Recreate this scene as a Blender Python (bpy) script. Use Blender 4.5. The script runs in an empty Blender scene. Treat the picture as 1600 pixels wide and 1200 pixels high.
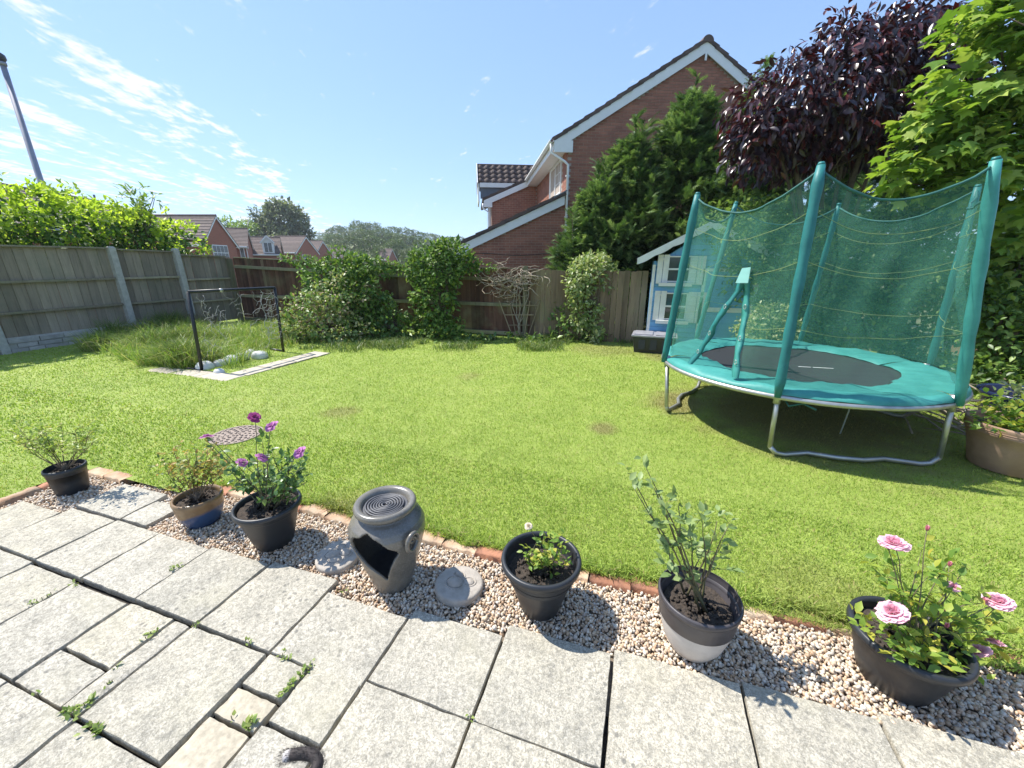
import bpy, bmesh, math, random
import numpy as np
from mathutils import Vector, Matrix, Euler

scene = bpy.context.scene
col = scene.collection
R_ = math.radians

# ------------------------------------------------------------ camera
CAM_H = 1.6
YAW = math.atan(210 / 639.0)          # garden axes: X along the patio edge, Y down the garden
PITCH = math.atan(190 / 610.0)
FPX = 610.0                           # focal length in photograph pixels (1600 wide)
cam_data = bpy.data.cameras.new('camera')
cam = bpy.data.objects.new('camera', cam_data)
col.objects.link(cam)
cam.location = (0, 0, CAM_H)
cam.rotation_euler = (math.pi / 2 - PITCH, 0, YAW)
cam_data.sensor_width = 36.0
cam_data.lens = 36.0 * FPX / 1600.0
cam_data.clip_start = 0.05
cam_data.clip_end = 3000
scene.camera = cam

# ------------------------------------------------------------ sky and sun
SUN_TO = Vector((-0.66, 0.06, 1.0)).normalized()
world = bpy.data.worlds.new('World')
scene.world = world
world.use_nodes = True
wn = world.node_tree
for n in list(wn.nodes):
    wn.nodes.remove(n)
def wnode(t, **kw):
    n = wn.nodes.new(t)
    for k, v in kw.items():
        setattr(n, k, v)
    return n
w_out = wnode('ShaderNodeOutputWorld')
w_bg = wnode('ShaderNodeBackground')
w_bg.inputs['Strength'].default_value = 0.11
sky = wnode('ShaderNodeTexSky')
sky.sky_type = 'NISHITA'
sky.sun_disc = False
sky.sun_elevation = math.asin(SUN_TO.z)
sky.sun_rotation = math.atan2(SUN_TO.x, SUN_TO.y)
sky.altitude = 60
sky.air_density = 1.0
sky.dust_density = 0.15
sky.ozone_density = 1.6
# thin broken cloud in bands, on a flat layer overhead
tc = wnode('ShaderNodeTexCoord')
sep = wnode('ShaderNodeSeparateXYZ')
wn.links.new(tc.outputs['Generated'], sep.inputs[0])
def wmath(op, a, b=None, c=None):
    n = wnode('ShaderNodeMath', operation=op)
    for i, v in enumerate((a, b, c)):
        if v is None:
            continue
        if isinstance(v, (int, float)):
            n.inputs[i].default_value = v
        else:
            wn.links.new(v, n.inputs[i])
    return n.outputs[0]
zc = wmath('MAXIMUM', sep.outputs['Z'], 0.045)
px_ = wmath('DIVIDE', sep.outputs['X'], zc)
py_ = wmath('DIVIDE', sep.outputs['Y'], zc)
along = wmath('ADD', wmath('MULTIPLY', px_, -0.55), wmath('MULTIPLY', py_, 0.835))
perp = wmath('ADD', wmath('MULTIPLY', px_, 0.835), wmath('MULTIPLY', py_, 0.55))
cmb = wnode('ShaderNodeCombineXYZ')
wn.links.new(wmath('MULTIPLY', along, 0.42), cmb.inputs[0])
wn.links.new(wmath('MULTIPLY', perp, 1.7), cmb.inputs[1])
cn1 = wnode('ShaderNodeTexNoise')
cn1.inputs['Scale'].default_value = 2.6
cn1.inputs['Detail'].default_value = 9.0
cn1.inputs['Roughness'].default_value = 0.62
cn1.inputs['Distortion'].default_value = 0.35
wn.links.new(cmb.outputs[0], cn1.inputs['Vector'])
cmb2 = wnode('ShaderNodeCombineXYZ')
wn.links.new(wmath('MULTIPLY', along, 0.16), cmb2.inputs[0])
wn.links.new(wmath('MULTIPLY', perp, 0.8), cmb2.inputs[1])
cmb2.inputs[2].default_value = 3.3
cn2 = wnode('ShaderNodeTexNoise')
cn2.inputs['Scale'].default_value = 1.5
cn2.inputs['Detail'].default_value = 3.0
wn.links.new(cmb2.outputs[0], cn2.inputs['Vector'])
# the cloud field thickens towards one side of the sky (a bank drifting off)
bank = wnode('ShaderNodeMapRange', interpolation_type='SMOOTHSTEP')
bank.inputs['From Min'].default_value = -0.9
bank.inputs['From Max'].default_value = -1.7
bank.inputs['To Min'].default_value = -0.09
bank.inputs['To Max'].default_value = 0.098
wn.links.new(perp, bank.inputs['Value'])
cn3 = wnode('ShaderNodeTexNoise')            # breaks the bands into small puffs
cn3.inputs['Scale'].default_value = 5.5; cn3.inputs['Detail'].default_value = 5.0; cn3.inputs['Roughness'].default_value = 0.6
cmb3 = wnode('ShaderNodeCombineXYZ'); wn.links.new(along, cmb3.inputs[0]); wn.links.new(wmath('MULTIPLY', perp, 1.5), cmb3.inputs[1])
wn.links.new(cmb3.outputs[0], cn3.inputs['Vector'])
puff = wmath('MULTIPLY', wmath('SUBTRACT', cn3.outputs['Fac'], 0.5), 0.62)
dens = wmath('ADD', puff, wmath('ADD', wmath('ADD', cn1.outputs['Fac'], wmath('MULTIPLY', wmath('SUBTRACT', cn2.outputs['Fac'], 0.5), 0.55)), bank.outputs[0]))
crmp = wnode('ShaderNodeMapRange', interpolation_type='SMOOTHSTEP')
crmp.inputs['From Min'].default_value = 0.565
crmp.inputs['From Max'].default_value = 0.76
crmp.inputs['To Max'].default_value = 0.95
wn.links.new(dens, crmp.inputs['Value'])
cmix = wnode('ShaderNodeMix', data_type='RGBA')
cmix.inputs['B'].default_value = (6.0, 6.1, 6.2, 1)
wn.links.new(crmp.outputs[0], cmix.inputs['Factor'])
gam = wnode('ShaderNodeGamma'); gam.inputs['Gamma'].default_value = 0.5      # even out the clear-sky falloff as the phone's picture does
tint = wnode('ShaderNodeMix', data_type='RGBA', blend_type='MULTIPLY')
tint.inputs['Factor'].default_value = 1.0
tint.inputs['B'].default_value = (1.62, 2.06, 2.78, 1)
wn.links.new(sky.outputs[0], gam.inputs[0]); wn.links.new(gam.outputs[0], tint.inputs['A'])
wn.links.new(tint.outputs['Result'], cmix.inputs['A'])
wn.links.new(cmix.outputs['Result'], w_bg.inputs['Color'])
wn.links.new(w_bg.outputs[0], w_out.inputs[0])

sun_d = bpy.data.lights.new('sun', 'SUN')
sun_d.energy = 4.6
sun_d.angle = R_(0.53)
sun_d.color = (1.0, 0.955, 0.88)
sun = bpy.data.objects.new('sun', sun_d)
col.objects.link(sun)
sun.location = SUN_TO * 60
sun.rotation_euler = SUN_TO.to_track_quat('Z', 'Y').to_euler()

scene.view_settings.view_transform = 'Standard'
scene.view_settings.look = 'None'
scene.view_settings.exposure = 0.78
scene.view_settings.gamma = 1.0
scene.view_settings.use_curve_mapping = False
scene.cycles.use_denoising = True
scene.cycles.max_bounces = 10
scene.cycles.transparent_max_bounces = 24
scene.cycles.transmission_bounces = 6

# ------------------------------------------------------------ pixel -> place (photograph pixels, 1600 x 1200)
_cp, _sp, _cy, _sy = math.cos(PITCH), math.sin(PITCH), math.cos(YAW), math.sin(YAW)
def ray(px, py):
    u, v = (px - 800) / FPX, (600 - py) / FPX
    fy, fz = _cp + v * _sp, -_sp + v * _cp
    return (u * _cy - fy * _sy, u * _sy + fy * _cy, fz)
def G(px, py, z=0.0):                  # where the ray meets the level z
    d = ray(px, py); t = (z - CAM_H) / d[2]
    return (d[0] * t, d[1] * t)
def onY(px, py, Y):                    # where it meets the plane y = Y
    d = ray(px, py); t = Y / d[1]
    return (d[0] * t, Y, CAM_H + d[2] * t)
def onX(px, py, X):
    d = ray(px, py); t = X / d[0]
    return (X, d[1] * t, CAM_H + d[2] * t)
def onD(px, py, D):                    # D metres of horizontal distance away
    d = ray(px, py); t = D / math.hypot(d[0], d[1])
    return (d[0] * t, d[1] * t, CAM_H + d[2] * t)

# ------------------------------------------------------------ materials
def new_mat(name):
    m = bpy.data.materials.new(name); m.use_nodes = True
    nt = m.node_tree
    b = nt.nodes['Principled BSDF']
    return m, nt, b
def c4(c): return (c[0], c[1], c[2], 1.0)
def ramp(nt, fac, stops):
    r = nt.nodes.new('ShaderNodeValToRGB')
    els = r.color_ramp.elements
    while len(els) < len(stops): els.new(0.5)
    for e, (p, c) in zip(els, stops): e.position = p; e.color = c4(c)
    nt.links.new(fac, r.inputs[0])
    return r.outputs[0]
def noise(nt, scale, detail=4, rough=0.55, coord='Object', dist=0.0, stretch=None):
    t = nt.nodes.new('ShaderNodeTexCoord')
    n = nt.nodes.new('ShaderNodeTexNoise')
    n.inputs['Scale'].default_value = scale
    n.inputs['Detail'].default_value = detail
    n.inputs['Roughness'].default_value = rough
    n.inputs['Distortion'].default_value = dist
    if coord == 'World':
        g = nt.nodes.new('ShaderNodeNewGeometry'); src = g.outputs['Position']
    else:
        src = t.outputs[coord]
    if stretch:
        mp = nt.nodes.new('ShaderNodeMapping'); mp.inputs['Scale'].default_value = stretch
        nt.links.new(src, mp.inputs[0]); src = mp.outputs[0]
    nt.links.new(src, n.inputs['Vector'])
    return n.outputs['Fac']
def mixc(nt, fac, a, b, blend='MIX'):
    m = nt.nodes.new('ShaderNodeMix'); m.data_type = 'RGBA'; m.blend_type = blend
    for k, v in (('Factor', fac), ('A', a), ('B', b)):
        if isinstance(v, (int, float)): m.inputs[k].default_value = v
        elif isinstance(v, tuple): m.inputs[k].default_value = c4(v)
        else: nt.links.new(v, m.inputs[k])
    return m.outputs['Result']
def bump(nt, b, h, strength=0.4, dist=0.01):
    n = nt.nodes.new('ShaderNodeBump')
    n.inputs['Strength'].default_value = strength
    n.inputs['Distance'].default_value = dist
    nt.links.new(h, n.inputs['Height'])
    nt.links.new(n.outputs[0], b.inputs['Normal'])
def maprange(nt, v, a, b, c=0.0, d=1.0):
    n = nt.nodes.new('ShaderNodeMapRange')
    n.inputs['From Min'].default_value = a; n.inputs['From Max'].default_value = b
    n.inputs['To Min'].default_value = c; n.inputs['To Max'].default_value = d
    nt.links.new(v, n.inputs['Value'])
    return n.outputs[0]
def objrand(nt):
    o = nt.nodes.new('ShaderNodeObjectInfo'); return o.outputs['Random']

def simple(name, c1, c2=None, scale=8.0, rough=0.6, bmp=0.0, bscale=None, bdist=0.004, metal=0.0, coord='Object', spec=0.5, stretch=None, vary=0.0, detail=5):
    m, nt, b = new_mat(name)
    c2 = c2 or tuple(x * 0.8 for x in c1)
    f = noise(nt, scale, detail, 0.6, coord, stretch=stretch)
    cc = ramp(nt, f, [(0.32, c2), (0.68, c1)])
    if vary:
        v = maprange(nt, objrand(nt), 0, 1, 1 - vary, 1 + vary)
        hs = nt.nodes.new('ShaderNodeHueSaturation')
        nt.links.new(v, hs.inputs['Value']); nt.links.new(cc, hs.inputs['Color'])
        cc = hs.outputs[0]
    nt.links.new(cc, b.inputs['Base Color'])
    b.inputs['Roughness'].default_value = rough
    b.inputs['Metallic'].default_value = metal
    b.inputs['Specular IOR Level'].default_value = spec
    if bmp:
        bump(nt, b, noise(nt, bscale or scale * 4, 4, 0.6, coord, stretch=stretch), bmp, bdist)
    return m

def leafmat(name, cols, trans=0.35, tcol=None, rough=0.45, spec=0.35, patch=0.0):
    """leaf colours vary from leaf to leaf (attribute rnd, or the object's own random number)"""
    m, nt, b = new_mat(name)
    at = nt.nodes.new('ShaderNodeAttribute'); at.attribute_name = 'rnd'
    ad = nt.nodes.new('ShaderNodeMath'); ad.operation = 'ADD'
    nt.links.new(at.outputs['Fac'], ad.inputs[0]); nt.links.new(objrand(nt), ad.inputs[1])
    fr = nt.nodes.new('ShaderNodeMath'); fr.operation = 'FRACT'
    nt.links.new(ad.outputs[0], fr.inputs[0])
    n = len(cols)
    cc = ramp(nt, fr.outputs[0], [(i / (n - 1), c) for i, c in enumerate(cols)])
    if patch:
        pn = noise(nt, patch, 3, 0.5, 'World')
        hs = nt.nodes.new('ShaderNodeHueSaturation')
        nt.links.new(maprange(nt, pn, 0.3, 0.7, 0.72, 1.25), hs.inputs['Value']); nt.links.new(cc, hs.inputs['Color'])
        cc = hs.outputs[0]
    nt.links.new(cc, b.inputs['Base Color'])
    b.inputs['Roughness'].default_value = rough
    b.inputs['Specular IOR Level'].default_value = spec
    if trans:
        tr = nt.nodes.new('ShaderNodeBsdfTranslucent')
        tm = mixc(nt, 1.0, cc, tcol or (1.25, 1.35, 0.7), 'MULTIPLY')
        nt.links.new(tm, tr.inputs['Color'])
        mx = nt.nodes.new('ShaderNodeMixShader'); mx.inputs[0].default_value = trans
        nt.links.new(b.outputs[0], mx.inputs[1]); nt.links.new(tr.outputs[0], mx.inputs[2])
        out = nt.nodes['Material Output']
        nt.links.new(mx.outputs[0], out.inputs['Surface'])
    return m

# ------------------------------------------------------------ objects
def tag(o, label=None, cat=None, group=None, kind=None):
    if label: o['label'] = label
    if cat: o['category'] = cat
    if group: o['group'] = group
    if kind: o['kind'] = kind
    return o
def thing(name, label, cat, loc=(0, 0, 0), rotz=0.0, group=None, parent=None):
    o = bpy.data.objects.new(name, None)
    o.empty_display_size = 0.1
    col.objects.link(o)
    o.location = loc; o.rotation_euler = (0, 0, rotz)
    tag(o, label, cat, group)
    return o
def link(name, me, parent=None, mat=None, M=None):
    o = bpy.data.objects.new(name, me)
    col.objects.link(o)
    if mat is not None and not me.materials: me.materials.append(mat)
    if parent is not None: o.parent = parent
    if M is not None: o.matrix_basis = M
    return o
def inv_of(o):
    """world -> local of a thing or of a part that sits at its thing's origin"""
    while o.parent is not None: o = o.parent
    return (Matrix.Translation(o.location) @ o.rotation_euler.to_matrix().to_4x4()).inverted()

class MB:
    """collects shapes into one mesh"""
    def __init__(s): s.v = []; s.f = []
    def add(s, vs, fs):
        k = len(s.v); s.v += [tuple(p) for p in vs]; s.f += [tuple(i + k for i in f) for f in fs]; return s
    def box(s, c, d, rot=None, M=None):
        hx, hy, hz = d[0] / 2, d[1] / 2, d[2] / 2
        vs = [Vector((x * hx, y * hy, z * hz)) for z in (-1, 1) for x, y in ((-1, -1), (1, -1), (1, 1), (-1, 1))]
        if rot is not None:
            m = Euler(rot).to_matrix(); vs = [m @ p for p in vs]
        vs = [p + Vector(c) for p in vs]
        if M is not None: vs = [M @ p for p in vs]
        return s.add(vs, [(3, 2, 1, 0), (4, 5, 6, 7), (0, 1, 5, 4), (1, 2, 6, 5), (2, 3, 7, 6), (3, 0, 4, 7)])
    def span(s, x0, x1, y0, y1, z0, z1): return s.box(((x0 + x1) / 2, (y0 + y1) / 2, (z0 + z1) / 2), (x1 - x0, y1 - y0, z1 - z0))
    def quad(s, a, b, c, d): return s.add([a, b, c, d], [(0, 1, 2, 3)])
    def slab(s, poly, n, t):
        """polygon thickened by t along n"""
        k = len(poly); n = Vector(n) * t
        vs = [Vector(p) for p in poly] + [Vector(p) + n for p in poly]
        fs = [tuple(range(k - 1, -1, -1)), tuple(range(k, 2 * k))] + [(i, (i + 1) % k, (i + 1) % k + k, i + k) for i in range(k)]
        return s.add(vs, fs)
    def bar(s, a, b, w, h, up=(0, 0, 1)):
        a, b = Vector(a), Vector(b); d = (b - a); L = d.length; d.normalize()
        sx = d.cross(Vector(up))
        if sx.length < 1e-5: sx = Vector((1, 0, 0))
        sx.normalize(); uz = sx.cross(d)
        vs = [p + sx * (x * w / 2) + uz * (z * h / 2) for p in (a, b) for x, z in ((-1, -1), (1, -1), (1, 1), (-1, 1))]
        return s.add(vs, [(0, 1, 2, 3), (7, 6, 5, 4), (0, 4, 5, 1), (1, 5, 6, 2), (2, 6, 7, 3), (3, 7, 4, 0)])
    def tube(s, pts, r, seg=8, caps=True, closed=False):
        pts = [Vector(p) for p in pts]; n = len(pts)
        rs = r if isinstance(r, (list, tuple)) else [r] * n
        rings = []; ref = None
        for i, p in enumerate(pts):
            if closed: d = pts[(i + 1) % n] - pts[i - 1]
            else: d = pts[min(i + 1, n - 1)] - pts[max(i - 1, 0)]
            if d.length < 1e-9: d = Vector((0, 0, 1))
            d.normalize()
            if ref is None:
                ref = Vector((0, 0, 1)) if abs(d.z) < 0.9 else Vector((1, 0, 0))
            u = d.cross(ref)
            if u.length < 1e-4: u = d.cross(Vector((0.3, 1, 0.2)))
            u.normalize(); w = u.cross(d); ref = w
            rings.append([p + u * (math.cos(2 * math.pi * k / seg) * rs[i]) + w * (math.sin(2 * math.pi * k / seg) * rs[i]) for k in range(seg)])
        vs = [q for rg in rings for q in rg]; fs = []
        for i in range(n if closed else n - 1):
            j = (i + 1) % n
            for k in range(seg):
                fs.append((i * seg + k, i * seg + (k + 1) % seg, j * seg + (k + 1) % seg, j * seg + k))
        if caps and not closed:
            fs.append(tuple(range(seg - 1, -1, -1))); fs.append(tuple((n - 1) * seg + k for k in range(seg)))
        return s.add(vs, fs)
    def lathe(s, prof, seg=40, c=(0, 0), close=False, warp=None):
        vs = []; fs = []
        for r, z in prof:
            for k in range(seg):
                a = 2 * math.pi * k / seg
                p = (c[0] + r * math.cos(a), c[1] + r * math.sin(a), z)
                vs.append(warp(p, a) if warp else p)
        n = len(prof)
        for i in range(n - 1):
            for k in range(seg):
                fs.append((i * seg + k, i * seg + (k + 1) % seg, (i + 1) * seg + (k + 1) % seg, (i + 1) * seg + k))
        if close:
            fs.append(tuple(range(seg - 1, -1, -1))); fs.append(tuple((n - 1) * seg + k for k in range(seg)))
        return s.add(vs, fs)
    def mesh(s, name, mat=None, smooth=False, W=None):
        me = bpy.data.meshes.new(name)
        vs = s.v
        if W is not None: vs = [tuple(W @ Vector(p)) for p in vs]
        me.from_pydata(vs, [], s.f)
        if mat is not None: me.materials.append(mat)
        if smooth: me.polygons.foreach_set('use_smooth', [True] * len(me.polygons))
        me.update()
        return me
    def build(s, name, mat, parent=None, smooth=False, world=False, bevel=0.0, bseg=2, auto=None):
        me = s.mesh(name, mat, smooth or auto is not None, inv_of(parent) if (world and parent is not None) else None)
        o = link(name, me, parent)
        if bevel:
            b = o.modifiers.new('bevel', 'BEVEL'); b.width = bevel; b.segments = bseg; b.limit_method = 'ANGLE'; b.angle_limit = R_(40)
        if auto is not None:
            bm = bmesh.new(); bm.from_mesh(me)
            for e in bm.edges:
                if len(e.link_faces) == 2 and e.calc_face_angle(0) > auto: e.smooth = False
            bm.to_mesh(me); bm.free()
        return o

def fast_mesh(name, verts, tris, mat, rnd=None, smooth=False):
    """big triangle meshes from numpy arrays; rnd = one number per vertex"""
    me = bpy.data.meshes.new(name)
    nv, nf = len(verts), len(tris)
    me.vertices.add(nv); me.vertices.foreach_set('co', np.ascontiguousarray(verts, dtype=np.float32).ravel())
    me.loops.add(nf * 3); me.loops.foreach_set('vertex_index', np.ascontiguousarray(tris, dtype=np.int32).ravel())
    me.polygons.add(nf)
    me.polygons.foreach_set('loop_start', np.arange(0, nf * 3, 3, dtype=np.int32))
    me.polygons.foreach_set('loop_total', np.full(nf, 3, dtype=np.int32))
    if smooth: me.polygons.foreach_set('use_smooth', np.ones(nf, dtype=bool))
    me.update(calc_edges=True)
    if rnd is not None:
        a = me.attributes.new('rnd', 'FLOAT', 'POINT'); a.data.foreach_set('value', np.ascontiguousarray(rnd, dtype=np.float32))
    if mat is not None: me.materials.append(mat)
    return me

# ------------------------------------------------------------ leaves
def fan(outline, lift=0.0):
    v = [(0, 0.42, lift)] + outline
    n = len(outline)
    return np.array(v, float), np.array([(0, 1 + i, 1 + (i + 1) % n) for i in range(n)])
LEAF = {}
LEAF['dia'] = (np.array([(0, 0, 0), (-.27, .45, .09), (0, 1, -.06), (.27, .45, .09)], float), np.array([(0, 2, 1), (0, 3, 2)]))
LEAF['oval'] = (np.array([(0, 0, 0), (-.22, .25, .07), (-.26, .55, .07), (0, 1, -.10), (.26, .55, .07), (.22, .25, .07), (0, .5, 0)], float),
                np.array([(6, 1, 0), (6, 2, 1), (6, 3, 2), (6, 4, 3), (6, 5, 4), (6, 0, 5)]))
LEAF['long'] = (np.array([(0, 0, 0), (-.16, .3, .05), (-.15, .62, .03), (0, 1, -.16), (.15, .62, .03), (.16, .3, .05), (0, .5, -.01)], float),
                np.array([(6, 1, 0), (6, 2, 1), (6, 3, 2), (6, 4, 3), (6, 5, 4), (6, 0, 5)]))
_mp = [(0, 0, 0), (.20, .05, .02), (.52, .12, -.05), (.40, .32, .02), (.62, .62, -.08), (.28, .58, .03), (.17, .72, .02), (0, 1.05, -.1),
       (-.17, .72, .02), (-.28, .58, .03), (-.62, .62, -.08), (-.40, .32, .02), (-.52, .12, -.05), (-.20, .05, .02)]
LEAF['maple'] = fan(_mp, 0.0)
def _spray(seed):
    rg = random.Random(seed); V = []; T = []
    def sliver(p, q, w):
        p, q = np.array(p), np.array(q); d = q - p; s = np.array([-d[1], d[0], 0]); s = s / (np.linalg.norm(s) + 1e-9) * w
        k = len(V); V.extend([p - s, p + s, q]); T.append((k, k + 1, k + 2))
    sliver((0, 0, 0), (0, 1, -.18), .035)
    for i in range(6):
        t = .1 + .14 * i; L = .42 * (1 - t * .62)
        for sd in (-1, 1):
            a = rg.uniform(.55, .8)
            sliver((0, t, -.18 * t * t), (sd * L * math.sin(a), t + L * math.cos(a), -.18 * t * t - rg.uniform(0, .12)), .045)
    return np.array(V, float), np.array(T)
LEAF['spray'] = _spray(1)

def rot_frames(D, N):
    """matrices whose local y is D and local z is as near N as can be"""
    D = D / (np.linalg.norm(D, axis=1, keepdims=True) + 1e-9)
    X = np.cross(D, N); ln = np.linalg.norm(X, axis=1, keepdims=True)
    bad = ln[:, 0] < 1e-4
    X[bad] = np.cross(D[bad], np.array([0.31, 0.52, 0.8])); ln = np.linalg.norm(X, axis=1, keepdims=True)
    X = X / (ln + 1e-9); Z = np.cross(X, D)
    return np.stack([X, D, Z], axis=2)
def leaf_arrays(kind, P, D, N, S, rng):
    V, T = LEAF[kind]
    Rm = rot_frames(D, N)
    vs = np.einsum('nij,kj->nki', Rm, V) * S[:, None, None] + P[:, None, :]
    n, k = len(P), len(V)
    tr = (T[None] + (np.arange(n) * k)[:, None, None]).reshape(-1, 3)
    return vs.reshape(-1, 3), tr, np.repeat(rng.random(n), k)
_leaf_mesh = {}
def leaf_mesh(kind, mat):
    key = (kind, mat.name)
    if key not in _leaf_mesh:
        V, T = LEAF[kind]; _leaf_mesh[key] = fast_mesh('leaf_' + kind, V, T, mat, smooth=False)
    return _leaf_mesh[key]
def foliage(parent, kind, P, D, N, S, mat, rng, singles=0, name='foliage', leafname='leaf', facing=True):
    """leaves in world coordinates under a thing: the `singles` nearest ones as objects, the rest joined"""
    iv = inv_of(parent); ivn = np.array(iv)
    P = np.asarray(P); D = np.asarray(D); N = np.asarray(N); S = np.asarray(S)
    idx = np.arange(len(P))
    if singles:
        d = np.linalg.norm(P - np.array([0, 0, CAM_H]), axis=1)
        vis = np.argsort(d - 0.6 * S / S.mean())[:singles]
        rest = np.setdiff1d(idx, vis)
        me = leaf_mesh(kind, mat)
        Rm = rot_frames(D[vis], N[vis])
        for j, i in enumerate(vis):
            M = Matrix.Identity(4)
            for r in range(3):
                for c in range(3): M[r][c] = Rm[j][r][c] * S[i]
                M[r][3] = P[i][r]
            link(leafname, me, parent, M=iv @ M)
    else:
        rest = idx
    if len(rest):
        v, t, r = leaf_arrays(kind, P[rest], D[rest], N[rest], S[rest], rng)
        v = v @ ivn[:3, :3].T + ivn[:3, 3]
        o = link(name, fast_mesh(name, v, t, mat, r), parent)
        if len(rest) > 1: o['kind'] = 'stuff'
        return o
def unit(n, rng):
    v = rng.normal(size=(n, 3)); return v / np.linalg.norm(v, axis=1, keepdims=True)
def crown_points(blobs, n_clump, per, rng, clump_r=0.18, shell=(0.72, 1.03), zmin=None, up=0.25, spread=0.8, droop=0.0):
    """leaf positions in clumps spread through the outer part of a set of ellipsoids (cx,cy,cz,rx,ry,rz)"""
    B = np.array(blobs, float)
    area = (B[:, 3] * B[:, 4] + B[:, 4] * B[:, 5] + B[:, 3] * B[:, 5])
    which = rng.choice(len(B), n_clump, p=area / area.sum())
    u = unit(n_clump, rng)
    rad = rng.uniform(shell[0], shell[1], n_clump) ** 1.0
    C = B[which, :3] + u * B[which, 3:] * rad[:, None]
    # drop clumps deep inside another blob
    keep = np.ones(n_clump, bool)
    for b in B:
        q = (C - b[:3]) / b[3:]
        keep &= (q ** 2).sum(1) > (shell[0] * 0.9) ** 2
    if zmin is not None: keep &= C[:, 2] > zmin
    C, u = C[keep], u[keep]
    n = len(C)
    nrm = u / np.linalg.norm(u, axis=1, keepdims=True)
    P = np.repeat(C, per, 0) + unit(n * per, rng) * (clump_r * rng.random((n * per, 1)) ** 0.5)
    out = np.repeat(nrm, per, 0)
    D = out * 0.7 + unit(n * per, rng) * spread + np.array([0, 0, -droop])
    N = out * 0.5 + np.array([0, 0, 1.0]) * up * 3 + unit(n * per, rng) * 0.55
    return P, D, N, C, nrm
def branch_tree(mb, base, tips, r0, rng, r1=0.01, seg=6, sag=0.15):
    base = Vector(base)
    for t in tips:
        t = Vector(t); n = 5; pts = []
        bend = Vector((rng.normal(), rng.normal(), 0)) * (t - base).length * 0.07
        for i in range(n + 1):
            k = i / n
            p = base.lerp(t, k) + bend * math.sin(math.pi * k) + Vector((0, 0, sag * math.sin(math.pi * k) * (t - base).length * 0.3))
            pts.append(p)
        mb.tube(pts, [r0 + (r1 - r0) * (i / n) ** 0.8 for i in range(n + 1)], seg)

# ============================================================ SETTING
RNG = np.random.default_rng(11)
rnd = random.Random(5)

def smooth(t): t = max(0.0, min(1.0, t)); return t * t * (3 - 2 * t)
HILL_AZ = math.atan2(*ray(600, 400)[:2])
def terrain(x, y):
    d = math.hypot(x, y); az = math.atan2(x, y)
    z = -0.16
    out = max(0.0, max(y - 9.5, -11.9 - x))
    z -= 2.0 * smooth(out / 18.0) * (1 - 0.75 * smooth((az + 0.22) / 0.35))
    da = (az - HILL_AZ + 0.02) / 0.42
    z += 11.0 * smooth((d - 75) / 110) * math.exp(-da * da) + 3.0 * smooth((d - 90) / 300)
    return z
m_ground = simple('rough_ground', (.10, .14, .045), (.16, .15, .08), 0.6, 0.95, 0.3, 9, 0.03, coord='Object')
nr, na = 60, 120
gv = [(0, 0, -0.16)]; gf = []
for i in range(nr):
    r = 2.0 * (600 / 2.0) ** (i / (nr - 1))
    for k in range(na):
        az = 2 * math.pi * k / na; x, y = r * math.sin(az), r * math.cos(az)
        gv.append((x, y, terrain(x, y)))
for k in range(na): gf.append((0, 1 + (k + 1) % na, 1 + k))
for i in range(nr - 1):
    for k in range(na):
        a, b = 1 + i * na + k, 1 + i * na + (k + 1) % na
        gf.append((a, b, b + na, a + na))
tag(MB().add(gv, gf).build('ground', m_ground, None, True), 'rough ground under and beyond the gardens out to the hills', kind='structure')

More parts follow.
